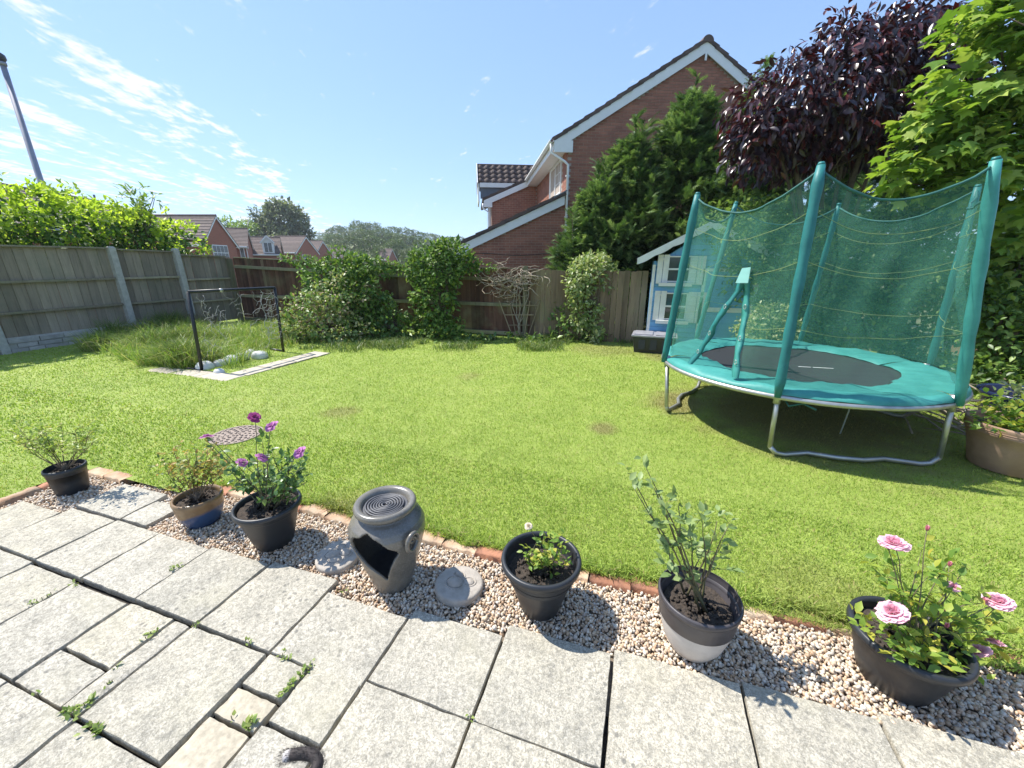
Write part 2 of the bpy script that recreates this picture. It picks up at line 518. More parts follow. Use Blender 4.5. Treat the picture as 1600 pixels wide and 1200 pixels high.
# ---- lawn
def lawn_material(name, blades):
    m, nt, b = new_mat(name)
    big = noise(nt, 0.55, 4, 0.6, 'World')
    mid = noise(nt, 3.2, 4, 0.65, 'World')
    base = ramp(nt, big, [(0.30, (.27, .375, .06)), (0.52, (.345, .455, .085)), (0.72, (.435, .505, .14))])
    alt = ramp(nt, mid, [(0.30, (.225, .335, .055)), (0.58, (.365, .475, .095)), (0.80, (.50, .51, .20))])
    cc = mixc(nt, 0.5, base, alt)
    # worn, dead turf: a shape of its own around the trampoline's feet and in a few spots
    g = nt.nodes.new('ShaderNodeNewGeometry')
    wear = None
    for (cx, cy, r, amt) in ((1.75, 4.75, 1.25, .85), (0.55, 4.75, .45, .75), (-0.6, 7.55, .7, .45), (0.55, 7.3, .6, .6), (-0.27, 3.75, .16, .7), (-3.1, 3.3, .22, .5), (-2.35, 5.1, .2, .4), (1.0, 1.95, .35, .22), (-1.7, 1.82, .3, .45)):
        v = nt.nodes.new('ShaderNodeVectorMath'); v.operation = 'DISTANCE'
        v.inputs[1].default_value = (cx, cy, 0.0)
        nt.links.new(g.outputs['Position'], v.inputs[0])
        jit = nt.nodes.new('ShaderNodeMath'); jit.operation = 'MULTIPLY_ADD'
        nt.links.new(mid, jit.inputs[0]); jit.inputs[1].default_value = r * 1.3; nt.links.new(v.outputs['Value'], jit.inputs[2])
        w = maprange(nt, jit.outputs[0], r * 1.85, r * 1.15, 0.0, amt)
        if wear is None: wear = w
        else:
            mx = nt.nodes.new('ShaderNodeMath'); mx.operation = 'MAXIMUM'
            nt.links.new(wear, mx.inputs[0]); nt.links.new(w, mx.inputs[1]); wear = mx.outputs[0]
    cc = mixc(nt, wear, cc, (.27, .21, .105))
    if blades:
        at = nt.nodes.new('ShaderNodeAttribute'); at.attribute_name = 'rnd'
        hs = nt.nodes.new('ShaderNodeHueSaturation')
        nt.links.new(maprange(nt, at.outputs['Fac'], 0, 1, 0.68, 1.28), hs.inputs['Value'])
        nt.links.new(maprange(nt, at.outputs['Fac'], 0, 1, 0.512, 0.492), hs.inputs['Hue'])
        nt.links.new(cc, hs.inputs['Color'])
        cc = mixc(nt, maprange(nt, at.outputs['Fac'], 0.90, 0.93), hs.outputs[0], (.42, .36, .16))
    else:
        cc = mixc(nt, 0.3, cc, (.25, .26, .07))
        bump(nt, b, noise(nt, 90, 3, 0.7, 'World'), 0.8, 0.02)
    nt.links.new(cc, b.inputs['Base Color'])
    b.inputs['Roughness'].default_value = 0.6
    b.inputs['Specular IOR Level'].default_value = 0.25
    if blades:
        tr = nt.nodes.new('ShaderNodeBsdfTranslucent'); nt.links.new(mixc(nt, 1.0, cc, (1.2, 1.25, .6), 'MULTIPLY'), tr.inputs['Color'])
        mx = nt.nodes.new('ShaderNodeMixShader'); mx.inputs[0].default_value = 0.35
        nt.links.new(b.outputs[0], mx.inputs[1]); nt.links.new(tr.outputs[0], mx.inputs[2])
        nt.links.new(mx.outputs[0], nt.nodes['Material Output'].inputs['Surface'])
    return m
m_turf = lawn_material('lawn_turf', False)
m_blade = lawn_material('lawn_blade', True)
EDGE_X, EDGE_Y0, EDGE_Y = -4.20, 1.60, 1.78
def lawn_z(x, y):
    # the lawn is level by the patio and swells a little towards the far beds
    return 0.012 * math.sin(x * 0.9 + 1.0) * smooth((y - 2.2) / 1.5) + 0.010 * math.sin(y * 1.3 + x * .4) * smooth((y - 2.2) / 1.5)
lv = []; lf = []; key = {}
xs = list(np.arange(-12.0, EDGE_X - .01, .42)) + [EDGE_X, -3.9, -3.6, -3.3, -2.97] + list(np.arange(-2.97 + .33, 5.6, .35)) + [5.6]
ys = [-7, -4, -2, -1, 0, .8, 1.3, EDGE_Y0, EDGE_Y] + list(np.arange(EDGE_Y + .3, 8.9, .35)) + [9.0]
for j, y in enumerate(ys):
    for i, x in enumerate(xs): key[i, j] = len(lv); lv.append((x, y, lawn_z(x, y)))
for j in range(len(ys) - 1):
    for i in range(len(xs) - 1):
        cx, cy = (xs[i] + xs[i + 1]) / 2, (ys[j] + ys[j + 1]) / 2
        if cx > EDGE_X and cy < EDGE_Y and not (cx < -2.97 and cy > EDGE_Y0): continue
        lf.append((key[i, j], key[i + 1, j], key[i + 1, j + 1], key[i, j + 1]))
tag(MB().add(lv, lf).build('lawn', m_turf, None, True), 'mown back garden lawn turf under the grass', kind='structure')

def blades(P, h, w, lean, rng, tri=False):
    n = len(P)
    a = rng.random(n) * 2 * np.pi; b = rng.random(n) * 2 * np.pi
    side = np.stack([np.cos(a), np.sin(a), np.zeros(n)], 1) * (w * rng.uniform(.7, 1.3, n))[:, None]
    hh = h * rng.uniform(.55, 1.25, n)
    ld = np.stack([np.cos(b), np.sin(b), np.zeros(n)], 1) * (hh * lean * rng.uniform(.2, 1.3, n))[:, None]
    up = np.zeros((n, 3)); up[:, 2] = hh
    tip = P + up + ld; tip[:, 2] -= 0.35 * np.linalg.norm(ld, axis=1)
    if tri:
        V = np.stack([P - side, P + side, tip], 1); T = np.array([(0, 1, 2)])
    else:
        mid = P + up * .55 + ld * .3
        V = np.stack([P - side, P + side, mid + side * .8, mid - side * .8, tip], 1); T = np.array([(0, 1, 2), (0, 2, 3), (3, 2, 4)])
    k = V.shape[1]
    return V.reshape(-1, 3), (T[None] + (np.arange(n) * k)[:, None, None]).reshape(-1, 3), np.repeat(rng.random(n), k)
def join(parts):
    V = []; T = []; Q = []; k = 0
    for v, t, r in parts: V.append(v); T.append(t + k); Q.append(r); k += len(v)
    return np.concatenate(V), np.concatenate(T), np.concatenate(Q)
def in_view(x, y, m=0.12):
    fx = x * _cy + y * _sy; fy = -x * _sy + y * _cy
    return (np.abs(fx) < fy * (800 / FPX) * 1.15 + 1.3) & (fy > -.6)
def lawn_pts(x0, x1, y0, y1, dens, rng):
    n = int((x1 - x0) * (y1 - y0) * dens)
    x = rng.uniform(x0, x1, n); y = rng.uniform(y0, y1, n)
    ok = in_view(x, y)
    ok &= ~((x > EDGE_X + .0) & (y < EDGE_Y - .03) & ~((x < -2.98) & (y > EDGE_Y0 + np.where(x < -3.6, .05, .0))))
    ok &= ~(((x + 3.62) / .235) ** 2 + ((y - 2.46) / .215) ** 2 < 1)          # the manhole
    ok &= ~((x > -7.3) & (x < -5.42) & (y > 3.72) & (y < 4.02)) & ~((x > -5.8) & (x < -5.4) & (y > 3.9) & (y < 5.6))
    u = np.hypot(x - 1.8, y - 4.8) < 1.1
    ok &= ~(u & (rng.random(n) < .6))
    x, y = x[ok], y[ok]
    sw = smoothv((y - 2.2) / 1.5)
    z = (0.012 * np.sin(x * .9 + 1) + 0.010 * np.sin(y * 1.3 + x * .4)) * sw
    return np.stack([x, y, z - .002], 1)
def smoothv(t): t = np.clip(t, 0, 1); return t * t * (3 - 2 * t)
parts = []
# density falls off smoothly with distance while the blades get wider, so no seam shows
def grass_zone(x0, x1, y0, y1, d0, h, tri):
    P = lawn_pts(x0, x1, y0, y1, d0, RNG)
    dist = np.hypot(P[:, 0], P[:, 1])
    k = np.clip(2.6 / dist, .25, 1.35) ** 1.7
    P = P[RNG.random(len(P)) < k / 1.7]; dist = np.hypot(P[:, 0], P[:, 1])
    w = .00155 * np.clip(dist / 2.2, .8, 5)
    parts.append(blades(P, h, w, .95, RNG, tri))
grass_zone(-9, 4.4, 1.58, 2.7, 24000, .027, False)
grass_zone(-11.4, 4.6, 2.7, 8.8, 26000, .027, True)
grass_zone(-11.4, EDGE_X, .2, 1.58, 26000, .027, True)
# fringe over the edging
n = 9000; x = RNG.uniform(-2.9, 2.6, n); P = np.stack([x, 1.765 + .018 * np.sin(x * 9) + .012 * np.sin(x * 31) + np.clip((x + .6) * .03, 0, .08) + RNG.exponential(.03, n), np.zeros(n)], 1)
parts.append(blades(P, .05, .0026, 1.1, RNG))
v, t, r = join(parts)
tag(link('grass', fast_mesh('grass', v, t, m_blade, r)), 'short bright green mown grass of the lawn', 'grass', kind='stuff')

# ---- long grass, one mass in each bed
m_long = leafmat('long_grass', [(.13, .23, .035), (.20, .31, .055), (.31, .39, .09), (.46, .41, .19)], .35, patch=1.6)
m_long_d = leafmat('dark_and_shaded_grass', [(.07, .12, .028), (.10, .17, .035), (.15, .22, .05), (.26, .26, .10)], .3, patch=1.6)  # darker copy: shade painted in along the back fence, own green in the bank clumps
def tussocks(name, label, spots, per, h, w, seed, lean=.9, mat=None):
    rg = np.random.default_rng(seed); pr = []
    for (x, y, rr, k) in spots:
        n = int(per * k); a = rg.random(n) * 2 * np.pi; q = rr * np.sqrt(rg.random(n))
        P = np.stack([x + q * np.cos(a), y + q * np.sin(a), np.full(n, -.01)], 1)
        pr.append(blades(P, h * rg.uniform(.7, 1.2), w, lean, rg))
    v, t, r = join(pr)
    tag(link(name, fast_mesh(name, v, t, mat or m_long, r)), label, 'long grass', kind='stuff')
sp = []
rr_ = random.Random(3)
for i in range(46):
    px = rr_.uniform(150, 330); py = rr_.uniform(512, 572) - max(0, (230 - px)) * 0.25
    g = G(px, py); sp.append((g[0], g[1], rr_.uniform(.18, .4), rr_.uniform(.6, 1.2)))
tussocks('long_grass', 'long unmown grass bank at the foot of the grey fence', sp, 380, .44, .005, 21, 1.15)
sp = []
for i in range(26):
    px = rr_.uniform(325, 460); py = rr_.uniform(512, 545); g = G(px, py); sp.append((g[0], g[1], rr_.uniform(.2, .4), 1))
for i in range(14):
    px = rr_.uniform(325, 420); py = rr_.uniform(552, 590) - (px - 325) * .28; g = G(px, py); sp.append((g[0], g[1], .15, .3))
tussocks('long_grass', 'long pale grass growing around the goal frame and white stones', sp, 210, .30, .0045, 22, 1.15)
sp = []
for i in range(44):
    px = rr_.uniform(470, 1010); py = rr_.uniform(528, 548); g = G(px, py); sp.append((g[0], g[1], rr_.uniform(.15, .3), rr_.uniform(.5, 1)))
tussocks('long_grass', 'rough grass along the foot of the brown back fence, coloured dark for the shade there', sp, 130, .17, .0055, 23, 1.3, m_long_d)

m_dry = leafmat('dry_stalk', [(.20, .15, .09), (.28, .21, .13), (.36, .29, .19), (.22, .20, .09)], .2)
sp = []
for i in range(16):
    px = rr_.uniform(255, 345); py = rr_.uniform(500, 520); g = G(px, py); sp.append((g[0], g[1], rr_.uniform(.15, .35), 1))
tussocks('dry_stalks', 'tangle of dry brown stalks at the foot of the fence', sp, 90, .50, .0045, 24, 1.2, m_dry)
sp = []
for i in range(9):
    px = rr_.uniform(175, 300); py = rr_.uniform(520, 575) - max(0, (230 - px)) * .25; g = G(px, py); sp.append((g[0], g[1], rr_.uniform(.12, .2), 1))
tussocks('grass_clump', 'taller dark green grass clumps on the unmown bank', sp, 260, .52, .006, 25, .9, m_long_d)

# ---- patio: every slab an object
def slab_material():
    m, nt, b = new_mat('riven_concrete')
    rv = objrand(nt)
    base = ramp(nt, rv, [(0, (.58, .53, .43)), (.45, (.63, .58, .48)), (.75, (.65, .585, .45)), (1, (.55, .51, .42))])
    n1 = noise(nt, 7, 8, .7, 'World'); n2 = noise(nt, 55, 4, .7, 'World', .5)
    cc = mixc(nt, maprange(nt, n1, .42, .62, 0, .6), base, (.30, .285, .24))
    cc = mixc(nt, maprange(nt, n2, .44, .60, 0, .62), cc, (.20, .19, .155))
    n4 = noise(nt, 160, 3, .7, 'World')
    cc = mixc(nt, maprange(nt, n4, .47, .60, 0, .6), cc, (.22, .205, .165))
    cc = mixc(nt, maprange(nt, noise(nt, 210, 2, .6, 'World'), .56, .68, 0, .6), cc, (.68, .64, .55))
    # lichen spots
    vo = nt.nodes.new('ShaderNodeTexVoronoi'); vo.inputs['Scale'].default_value = 34
    g = nt.nodes.new('ShaderNodeNewGeometry'); nt.links.new(g.outputs['Position'], vo.inputs['Vector'])
    spot = maprange(nt, vo.outputs['Distance'], .36, .22)
    sel = nt.nodes.new('ShaderNodeSeparateColor'); nt.links.new(vo.outputs['Color'], sel.inputs[0])
    sp_ = nt.nodes.new('ShaderNodeMath'); sp_.operation = 'MULTIPLY'; nt.links.new(spot, sp_.inputs[0]); nt.links.new(maprange(nt, sel.outputs[0], .55, .75), sp_.inputs[1])
    lich = noise(nt, 1.6, 2, .5, 'World')
    sp2 = nt.nodes.new('ShaderNodeMath'); sp2.operation = 'MULTIPLY'; nt.links.new(sp_.outputs[0], sp2.inputs[0]); nt.links.new(maprange(nt, lich, .35, .62, .1, .75), sp2.inputs[1])
    cc = mixc(nt, sp2.outputs[0], cc, (.17, .165, .145))
    n3 = noise(nt, 2.2, 4, .6, 'World')
    cc = mixc(nt, maprange(nt, n3, .52, .74, 0, .45), cc, (.50, .46, .33))
    nt.links.new(cc, b.inputs['Base Color'])
    b.inputs['Roughness'].default_value = 0.85
    b.inputs['Specular IOR Level'].default_value = 0.25
    hsum = nt.nodes.new('ShaderNodeMath'); hsum.operation = 'MULTIPLY_ADD'
    nt.links.new(noise(nt, 14, 8, .72, 'World', .8, stretch=(1, 1.6, 1)), hsum.inputs[0]); hsum.inputs[1].default_value = 1.6
    nt.links.new(n2, hsum.inputs[2])
    bump(nt, b, hsum.outputs[0], .8, .008)
    return m
m_slab = slab_material()
m_yellow = simple('buff_block', (.52, .46, .345), (.33, .29, .22), 45, .9, .7, 60, .004, coord='World')
m_soil = simple('dark_bedding', (.075, .062, .048), (.035, .03, .025), 30, 1.0, .6, 90, .01, coord='World')
patio = tag(MB().quad((-4.06, -3, -.052), (3.2, -3, -.052), (3.2, 1.62, -.052), (-4.06, 1.62, -.052)).build('patio', m_soil), 'sand bed of the paved patio under its slabs', kind='structure')
def pave(x0, x1, y0, y1, dz=0.0, mat=None, tilt=None, parent=None, name='paving_slab', gap=.003, th=.042, z=0.0):
    x0 += gap + rnd.uniform(0, .002); x1 -= gap + rnd.uniform(0, .002); y0 += gap + rnd.uniform(0, .002); y1 -= gap + rnd.uniform(0, .002)
    cx, cy = (x0 + x1) / 2, (y0 + y1) / 2; nx, ny = 9, 9
    mb = MB(); V = []; Fc = []
    ax, ay = rnd.uniform(-.006, .006), rnd.uniform(-.006, .006); ph = rnd.uniform(0, 9)
    def P(i, j, inset):
        u, w = i / (nx - 1), j / (ny - 1)
        x = x0 + (x1 - x0) * u; y = y0 + (y1 - y0) * w
        ex = 0.002 * math.sin(y * 41 + ph) + .0015 * math.sin(y * 97 + ph * 2); ey = .002 * math.sin(x * 37 + ph * 3) + .0015 * math.sin(x * 83 + ph)
        if i == 0: x += abs(ex) + inset
        if i == nx - 1: x -= abs(ex) + inset
        if j == 0: y += abs(ey) + inset
        if j == ny - 1: y -= abs(ey) + inset
        edge = i in (0, nx - 1) or j in (0, ny - 1)
        zz = .0022 * math.sin(x * 23 + ph) * math.cos(y * 29 + ph) + .0012 * math.sin(x * 61 + y * 47 + ph) + ax * (u - .5) + ay * (w - .5)
        return (x - cx, y - cy, zz - (.0035 if edge else 0))
    for j in range(ny):
        for i in range(nx): V.append(P(i, j, .0015))
    for j in range(ny - 1):
        for i in range(nx - 1): Fc.append((j * nx + i, j * nx + i + 1, (j + 1) * nx + i + 1, (j + 1) * nx + i))
    ring = [(i, 0) for i in range(nx)] + [(nx - 1, j) for j in range(1, ny)] + [(i, ny - 1) for i in range(nx - 2, -1, -1)] + [(0, j) for j in range(ny - 2, 0, -1)]
    top = [j * nx + i for i, j in ring]
    k = len(V)
    for i, j in ring: p = P(i, j, 0); V.append((p[0], p[1], p[2] - .006))
    for i, j in ring: p = P(i, j, 0); V.append((p[0], p[1], -th))
    n = len(ring)
    for a in range(n):
        b2 = (a + 1) % n
        Fc.append((top[b2], top[a], k + a, k + b2)); Fc.append((k + b2, k + a, k + n + a, k + n + b2))
    mb.add(V, Fc)
    o = mb.build(name, mat or m_slab, parent or patio, auto=R_(50))
    o.location = (cx, cy, z + dz)
    return o
CX = [-3.575, -3.11, -2.70, -2.272, -1.836, -1.385, -.915, -.455, .019, .514, .972, 1.44, 1.9, 2.36, 2.82]
front = {-3.575: 1.25, -3.11: 1.255, -2.70: 1.255, -2.272: 1.268, -1.836: 1.295, -1.385: 1.215, -.915: 1.27, -.455: 1.335, .019: 1.365, .514: 1.385, .972: 1.41, 1.44: 1.43, 1.9: 1.44, 2.36: 1.44}
for i in range(len(CX) - 1):
    pave(CX[i], CX[i + 1], .87 if CX[i] < -1 else .90, front[CX[i]], rnd.uniform(-.001, .001) - .0012 * i + .006, gap=.004)
pave(-4.02, -3.575, .86, 1.19); pave(-3.597, -3.12, 1.262, 1.555, .004); pave(-3.12, -2.872, 1.268, 1.49)
# second row
pave(-4.02, -3.575, .44, .86); pave(-3.575, -3.11, .455, .87); pave(-3.11, -2.69, .455, .86); pave(-2.69, -2.262, .455, .85, .004)
pave(-2.262, -1.95, .608, .86, .002); pave(-2.262, -1.95, .455, .606, -.003); pave(-1.95, -1.84, .455, .86); pave(-1.836, -1.388, .455, .865, .005)
pave(-1.385, -1.17, .735, .875, -.002); pave(-1.385, -1.18, .622, .732, -.006, m_yellow, gap=.004); pave(-1.385, -1.18, .40, .620, -.004, m_yellow, gap=.004)
pave(-1.165, -.92, .665, .888, .001); pave(-1.178, -.92, .40, .66, 0)
for i in range(6, len(CX) - 1): pave(CX[i], CX[i + 1], .455, .905, rnd.uniform(-.004, .005))
yy = .455
for row in range(4):
    y1_ = yy if row else None
    for i in range(len(CX) - 1):
        top_ = .40 if (row == 0 and CX[i] == -1.385) else yy
        pave(CX[i], CX[i + 1], yy - .45, top_, rnd.uniform(-.004, .004))
    pave(-4.02, -3.575, yy - .45, yy - (.015 if row == 0 else 0))
    yy -= .45

# ---- gravel bed: real pebbles
m_gbase = simple('gravel_bed_soil', (.28, .23, .17), (.17, .14, .11), 60, 1.0, .8, 120, .01, coord='World')
gb = MB()
gb.quad((-4.14, -2.5, -.046), (-3.4, -2.5, -.046), (-3.4, 1.60, -.046), (-4.14, 1.60, -.046))
gb.quad((-3.4, 1.1, -.046), (2.9, 1.1, -.046), (2.9, 1.82, -.046), (-3.4, 1.74, -.046))
tag(gb.build('gravel_bed', m_gbase), 'earth bed below the strip of gravel between patio and lawn', kind='structure')
m_peb, nt, b = new_mat('pebble')
at = nt.nodes.new('ShaderNodeAttribute'); at.attribute_name = 'rnd'
cc = ramp(nt, at.outputs['Fac'], [(0, (.42, .27, .16)), (.16, (.60, .45, .29)), (.34, (.68, .56, .42)), (.5, (.74, .66, .53)), (.64, (.52, .34, .21)), (.76, (.42, .37, .32)), (.88, (.80, .75, .64)), (1, (.52, .43, .34))])
cc = mixc(nt, maprange(nt, noise(nt, 220, 3, .6, 'World'), .4, .7, 0, .4), cc, (.28, .2, .14))
nt.links.new(cc, b.inputs['Base Color']); b.inputs['Roughness'].default_value = .55
ico = bmesh.new(); bmesh.ops.create_icosphere(ico, subdivisions=1, radius=1.0)
IV = np.array([v.co[:] for v in ico.verts]); IT = np.array([[v.index for v in f_.verts] for f_ in ico.faces]); ico.free()
def pebbles(P, rad, rng):
    n = len(P)
    A = unit(n, rng); B_ = unit(n, rng)
    Rm = rot_frames(A, B_)
    sc = rad[:, None] * np.stack([rng.uniform(.75, 1.3, n), rng.uniform(.7, 1.1, n), rng.uniform(.5, .85, n)], 1)
    jit = rng.uniform(.85, 1.12, (n, len(IV), 1))
    V = np.einsum('nij,nkj->nki', Rm, IV[None] * sc[:, None, :] * jit) + P[:, None, :]
    k = len(IV)
    return V.reshape(-1, 3), (IT[None] + (np.arange(n) * k)[:, None, None]).reshape(-1, 3), np.repeat(rng.random(n), k)
def gr_ok(x, y):
    ok = (x > -4.1) & (x < 2.8) & (y < 1.70 + np.clip((x + 2.9) * .017, -.2, .12))
    ok &= ~((x > -4.01) & (x < -3.57) & (y < 1.185))
    ok &= ~((x > -3.60) & (x < -2.87) & (y < 1.49))
    ok &= ~((x > -3.60) & (x < -3.12) & (y < 1.56))
    ok &= ~((x < -3.55) & (y > 1.57))
    fr = np.interp(x, [-2.9, -2.3, -1.85, -1.39, -1.38, -.92, -.9, -.46, -.45, 3], [1.25, 1.25, 1.27, 1.29, 1.2, 1.21, 1.24, 1.29, 1.32, 1.44])
    ok &= ~((x > -2.87) & (y < fr))
    return ok
# the pebble field, packed cell by cell
gx, gy = np.meshgrid(np.arange(-4.1, 2.8, .0125), np.arange(-.6, 1.84, .0125))
gx = gx.ravel() + RNG.uniform(-.006, .006, gx.size); gy = gy.ravel() + RNG.uniform(-.006, .006, gy.size)
ok = gr_ok(gx, gy) & in_view(gx, gy); gx, gy = gx[ok], gy[ok]
n = len(gx)
P = np.stack([gx, gy, -.030 + RNG.uniform(-.008, .007, n)], 1)
parts = [pebbles(P, RNG.uniform(.0068, .0120, n), RNG)]
sel = RNG.random(n) < .22
P2 = P[sel] + np.array([.003, .002, .010]); parts.append(pebbles(P2, RNG.uniform(.006, .0125, len(P2)), RNG))
v, t, r = join(parts)
tag(link('gravel', fast_mesh('gravel', v, t, m_peb, r, smooth=True)), 'mixed tan and cream pea gravel between patio and lawn', 'gravel', kind='stuff')

# ---- brick edging
m_brick_e = simple('weathered_edging_brick', (.40, .18, .10), (.26, .125, .08), 9, .9, .7, 60, .006, vary=.25)
m_brick_t = simple('limed_brick', (.52, .42, .30), (.42, .22, .12), 7, .95, .8, 50, .008, vary=.2)
edging = thing('brick_edging', 'row of sunken red bricks edging the lawn beside the gravel', 'edging', (0, 1.73, 0))
bme = {}
def brick_mesh(L, w, h, seed, mat):
    rg = random.Random(seed); mb = MB(); n = 6; V = []; Fc = []
    for i in range(n + 1):
        x = -L / 2 + L * i / n
        e = .006 if i in (0, n) else 0
        a = rg.uniform(-.004, .004); b2 = rg.uniform(-.006, .004)
        V += [(x, -w / 2 + a + e, -h), (x, -w / 2 + a, b2 - .008 - e), (x, -w / 2 + .008 + a, b2 - e), (x, w / 2, rg.uniform(-.006, .003) - e), (x, w / 2, -h)]
    for i in range(n):
        for k in range(4): Fc.append((i * 5 + k, (i + 1) * 5 + k, (i + 1) * 5 + k + 1, i * 5 + k + 1))
    Fc.append((4, 3, 2, 1, 0)); Fc.append(tuple(n * 5 + k for k in range(5)))
    return mb.add(V, Fc).mesh('brick', mat, True)
bm_ = [brick_mesh(.212, .085, .07, s, m_brick_t if s % 3 else m_brick_e) for s in range(7)]
x = -2.95; k = 0
while x < 2.9:
    y = np.interp(x, [-3, -1.9, -.6, .22, 1.03, 3], [1.70, 1.71, 1.70, 1.73, 1.79, 1.86])
    M = Matrix.Translation((x + .107, y + .035 - 1.73 + rnd.uniform(-.008, .008), .004 + rnd.uniform(-.010, .008))) @ Euler((rnd.uniform(-.06, .06), rnd.uniform(-.03, .03), rnd.uniform(-.03, .05))).to_matrix().to_4x4()
    link('brick', bm_[k % 7], edging, M=M); x += .2165; k += 1
edging2 = thing('brick_edging', 'short run of red bricks edging the gravel by the leftmost pot', 'edging', (-4.14, 1.5, 0))
for i in range(2):
    link('brick', bm_[i + 1], edging2, M=Matrix.Translation((.14 + .2165 * i, .105, .008 + .004 * i)))
for i in range(8):
    link('brick', bm_[(i * 2) % 7], edging2, M=Matrix.Translation((-.012 + rnd.uniform(-.006, .006), -.07 - .2165 * i, .006 + rnd.uniform(-.006, .006))) @ Matrix.Rotation(-math.pi / 2, 4, 'Z'))

# ============================================================ FENCES
def wood(name, c1, c2, c3=None, vary=.25):
    m, nt, b = new_mat(name)
    f1 = noise(nt, 9, 6, .65, 'World', .3, stretch=(1, 1, .10))
    f2 = noise(nt, 45, 4, .6, 'World', .2, stretch=(1, 1, .06))
    f3 = noise(nt, 1.7, 5, .65, 'World')
    cc = ramp(nt, f1, [(.3, c2), (.7, c1)])
    cc = mixc(nt, maprange(nt, f2, .5, .75, 0, .55), cc, tuple(x * .55 for x in c2))
    if c3: cc = mixc(nt, maprange(nt, f3, .48, .68, 0, .7), cc, c3)
    hs = nt.nodes.new('ShaderNodeHueSaturation')
    nt.links.new(maprange(nt, objrand(nt), 0, 1, 1 - vary, 1 + vary), hs.inputs['Value']); nt.links.new(cc, hs.inputs['Color'])
    nt.links.new(hs.outputs[0], b.inputs['Base Color'])
    b.inputs['Roughness'].default_value = .85; b.inputs['Specular IOR Level'].default_value = .2
    bump(nt, b, f2, .5, .004)
    return m
m_grey_wood = wood('weathered_grey_wood', (.36, .30, .225), (.245, .205, .155), (.21, .20, .145))
m_grey_rail = wood('weathered_rail', (.36, .31, .22), (.25, .21, .15), (.24, .25, .15))
m_brown_wood = wood('brown_stained_wood', (.17, .085, .055), (.085, .045, .033), (.20, .17, .095), .4)
m_brown_wood2 = wood('faded_brown_wood', (.28, .20, .125), (.16, .11, .075), (.20, .19, .10), .3)
m_moss_rail = wood('mossy_rail', (.30, .27, .17), (.19, .17, .11), (.22, .26, .11))
m_concrete = simple('post_concrete', (.50, .48, .43), (.36, .35, .31), 12, .9, .5, 70, .004, coord='World')

def unit_box(name, mat):
    return MB().box((0, 0, .5), (1, 1, 1)).mesh(name, mat)
def put_box(name, me, parent, c, d, rot=0.0, tilt=(0, 0)):
    """a shared unit box (standing on z=0) placed in world coordinates under a thing at rotation 0"""
    L = parent.location if parent.parent is None else Vector((0, 0, 0))
    M = Matrix.Translation(Vector(c) - L) @ Euler((tilt[0], tilt[1], rot)).to_matrix().to_4x4() @ Matrix.Diagonal((d[0], d[1], d[2], 1))
    return link(name, me, parent, M=M)
FX = -11.0
lf_ = thing('panel_fence', 'weathered grey wooden fence with concrete posts below the laurel hedge', 'fence', (FX, 5.7, 0))
ub_grey = unit_box('board', m_grey_wood); ub_rail = unit_box('rail', m_grey_rail); ub_conc = unit_box('post', m_concrete)
def left_top(y): return float(np.interp(y, [1.5, 5.7, 5.75, 7.0, 7.05, 8.4], [1.86, 1.875, 1.855, 1.83, 1.76, 1.73]))
y = 1.6
while y < 8.32:
    w = rnd.uniform(.135, .165)
    th_ = .016
    put_box('board', ub_grey, lf_, (FX - .03 + rnd.uniform(-.004, .004), y + w / 2, .27 + (0 if y < 7 else -.22)), (th_, w - .004, left_top(y) - .27 + (0 if y < 7 else .22) + rnd.uniform(-.006, .006)), tilt=(0, rnd.uniform(-.006, .006)), rot=.06)
    y += w
for (a, b2) in ((1.6, 3.68), (3.80, 5.68), (5.80, 6.98), (7.09, 8.24)):
    for z in ((1.26, .71) if a < 7 else (1.18, .62)):
        put_box('rail', ub_rail, lf_, (FX + .015, (a + b2) / 2, z - .02), (.05, b2 - a, .045), tilt=(rnd.uniform(-.004, .004), 0))
    put_box('capping_rail', ub_rail, lf_, (FX + .005, (a + b2) / 2, left_top((a + b2) / 2) + .004), (.075, b2 - a, .03), tilt=((left_top(b2) - left_top(a)) / (b2 - a), 0))
def taper_post(h, w):
    mb = MB(); hw = w / 2
    return mb.add([(-hw, -hw, -.3), (hw, -hw, -.3), (hw, hw, -.3), (-hw, hw, -.3), (-hw, -hw, h - .03), (hw, -hw, h - .03), (hw, hw, h - .03), (-hw, hw, h - .03), (-hw * .55, -hw * .6, h), (hw * .55, -hw * .6, h), (hw * .55, hw * .6, h), (-hw * .55, hw * .6, h)],
                  [(3, 2, 1, 0), (0, 1, 5, 4), (1, 2, 6, 5), (2, 3, 7, 6), (3, 0, 4, 7), (4, 5, 9, 8), (5, 6, 10, 9), (6, 7, 11, 10), (7, 4, 8, 11), (8, 9, 10, 11)])
cp = taper_post(1.95, .115).mesh('post', m_concrete)
for yy_, t_ in ((3.74, .03), (5.74, .0), (7.04, .02)):
    link('post', cp, lf_, M=Matrix.Translation((.035, yy_ - 5.7, -.02)) @ Matrix.Rotation(t_, 4, 'X'))
put_box('post', unit_box('post', m_moss_rail), lf_, (FX + .05, 8.30, -.3), (.11, .11, 2.0))
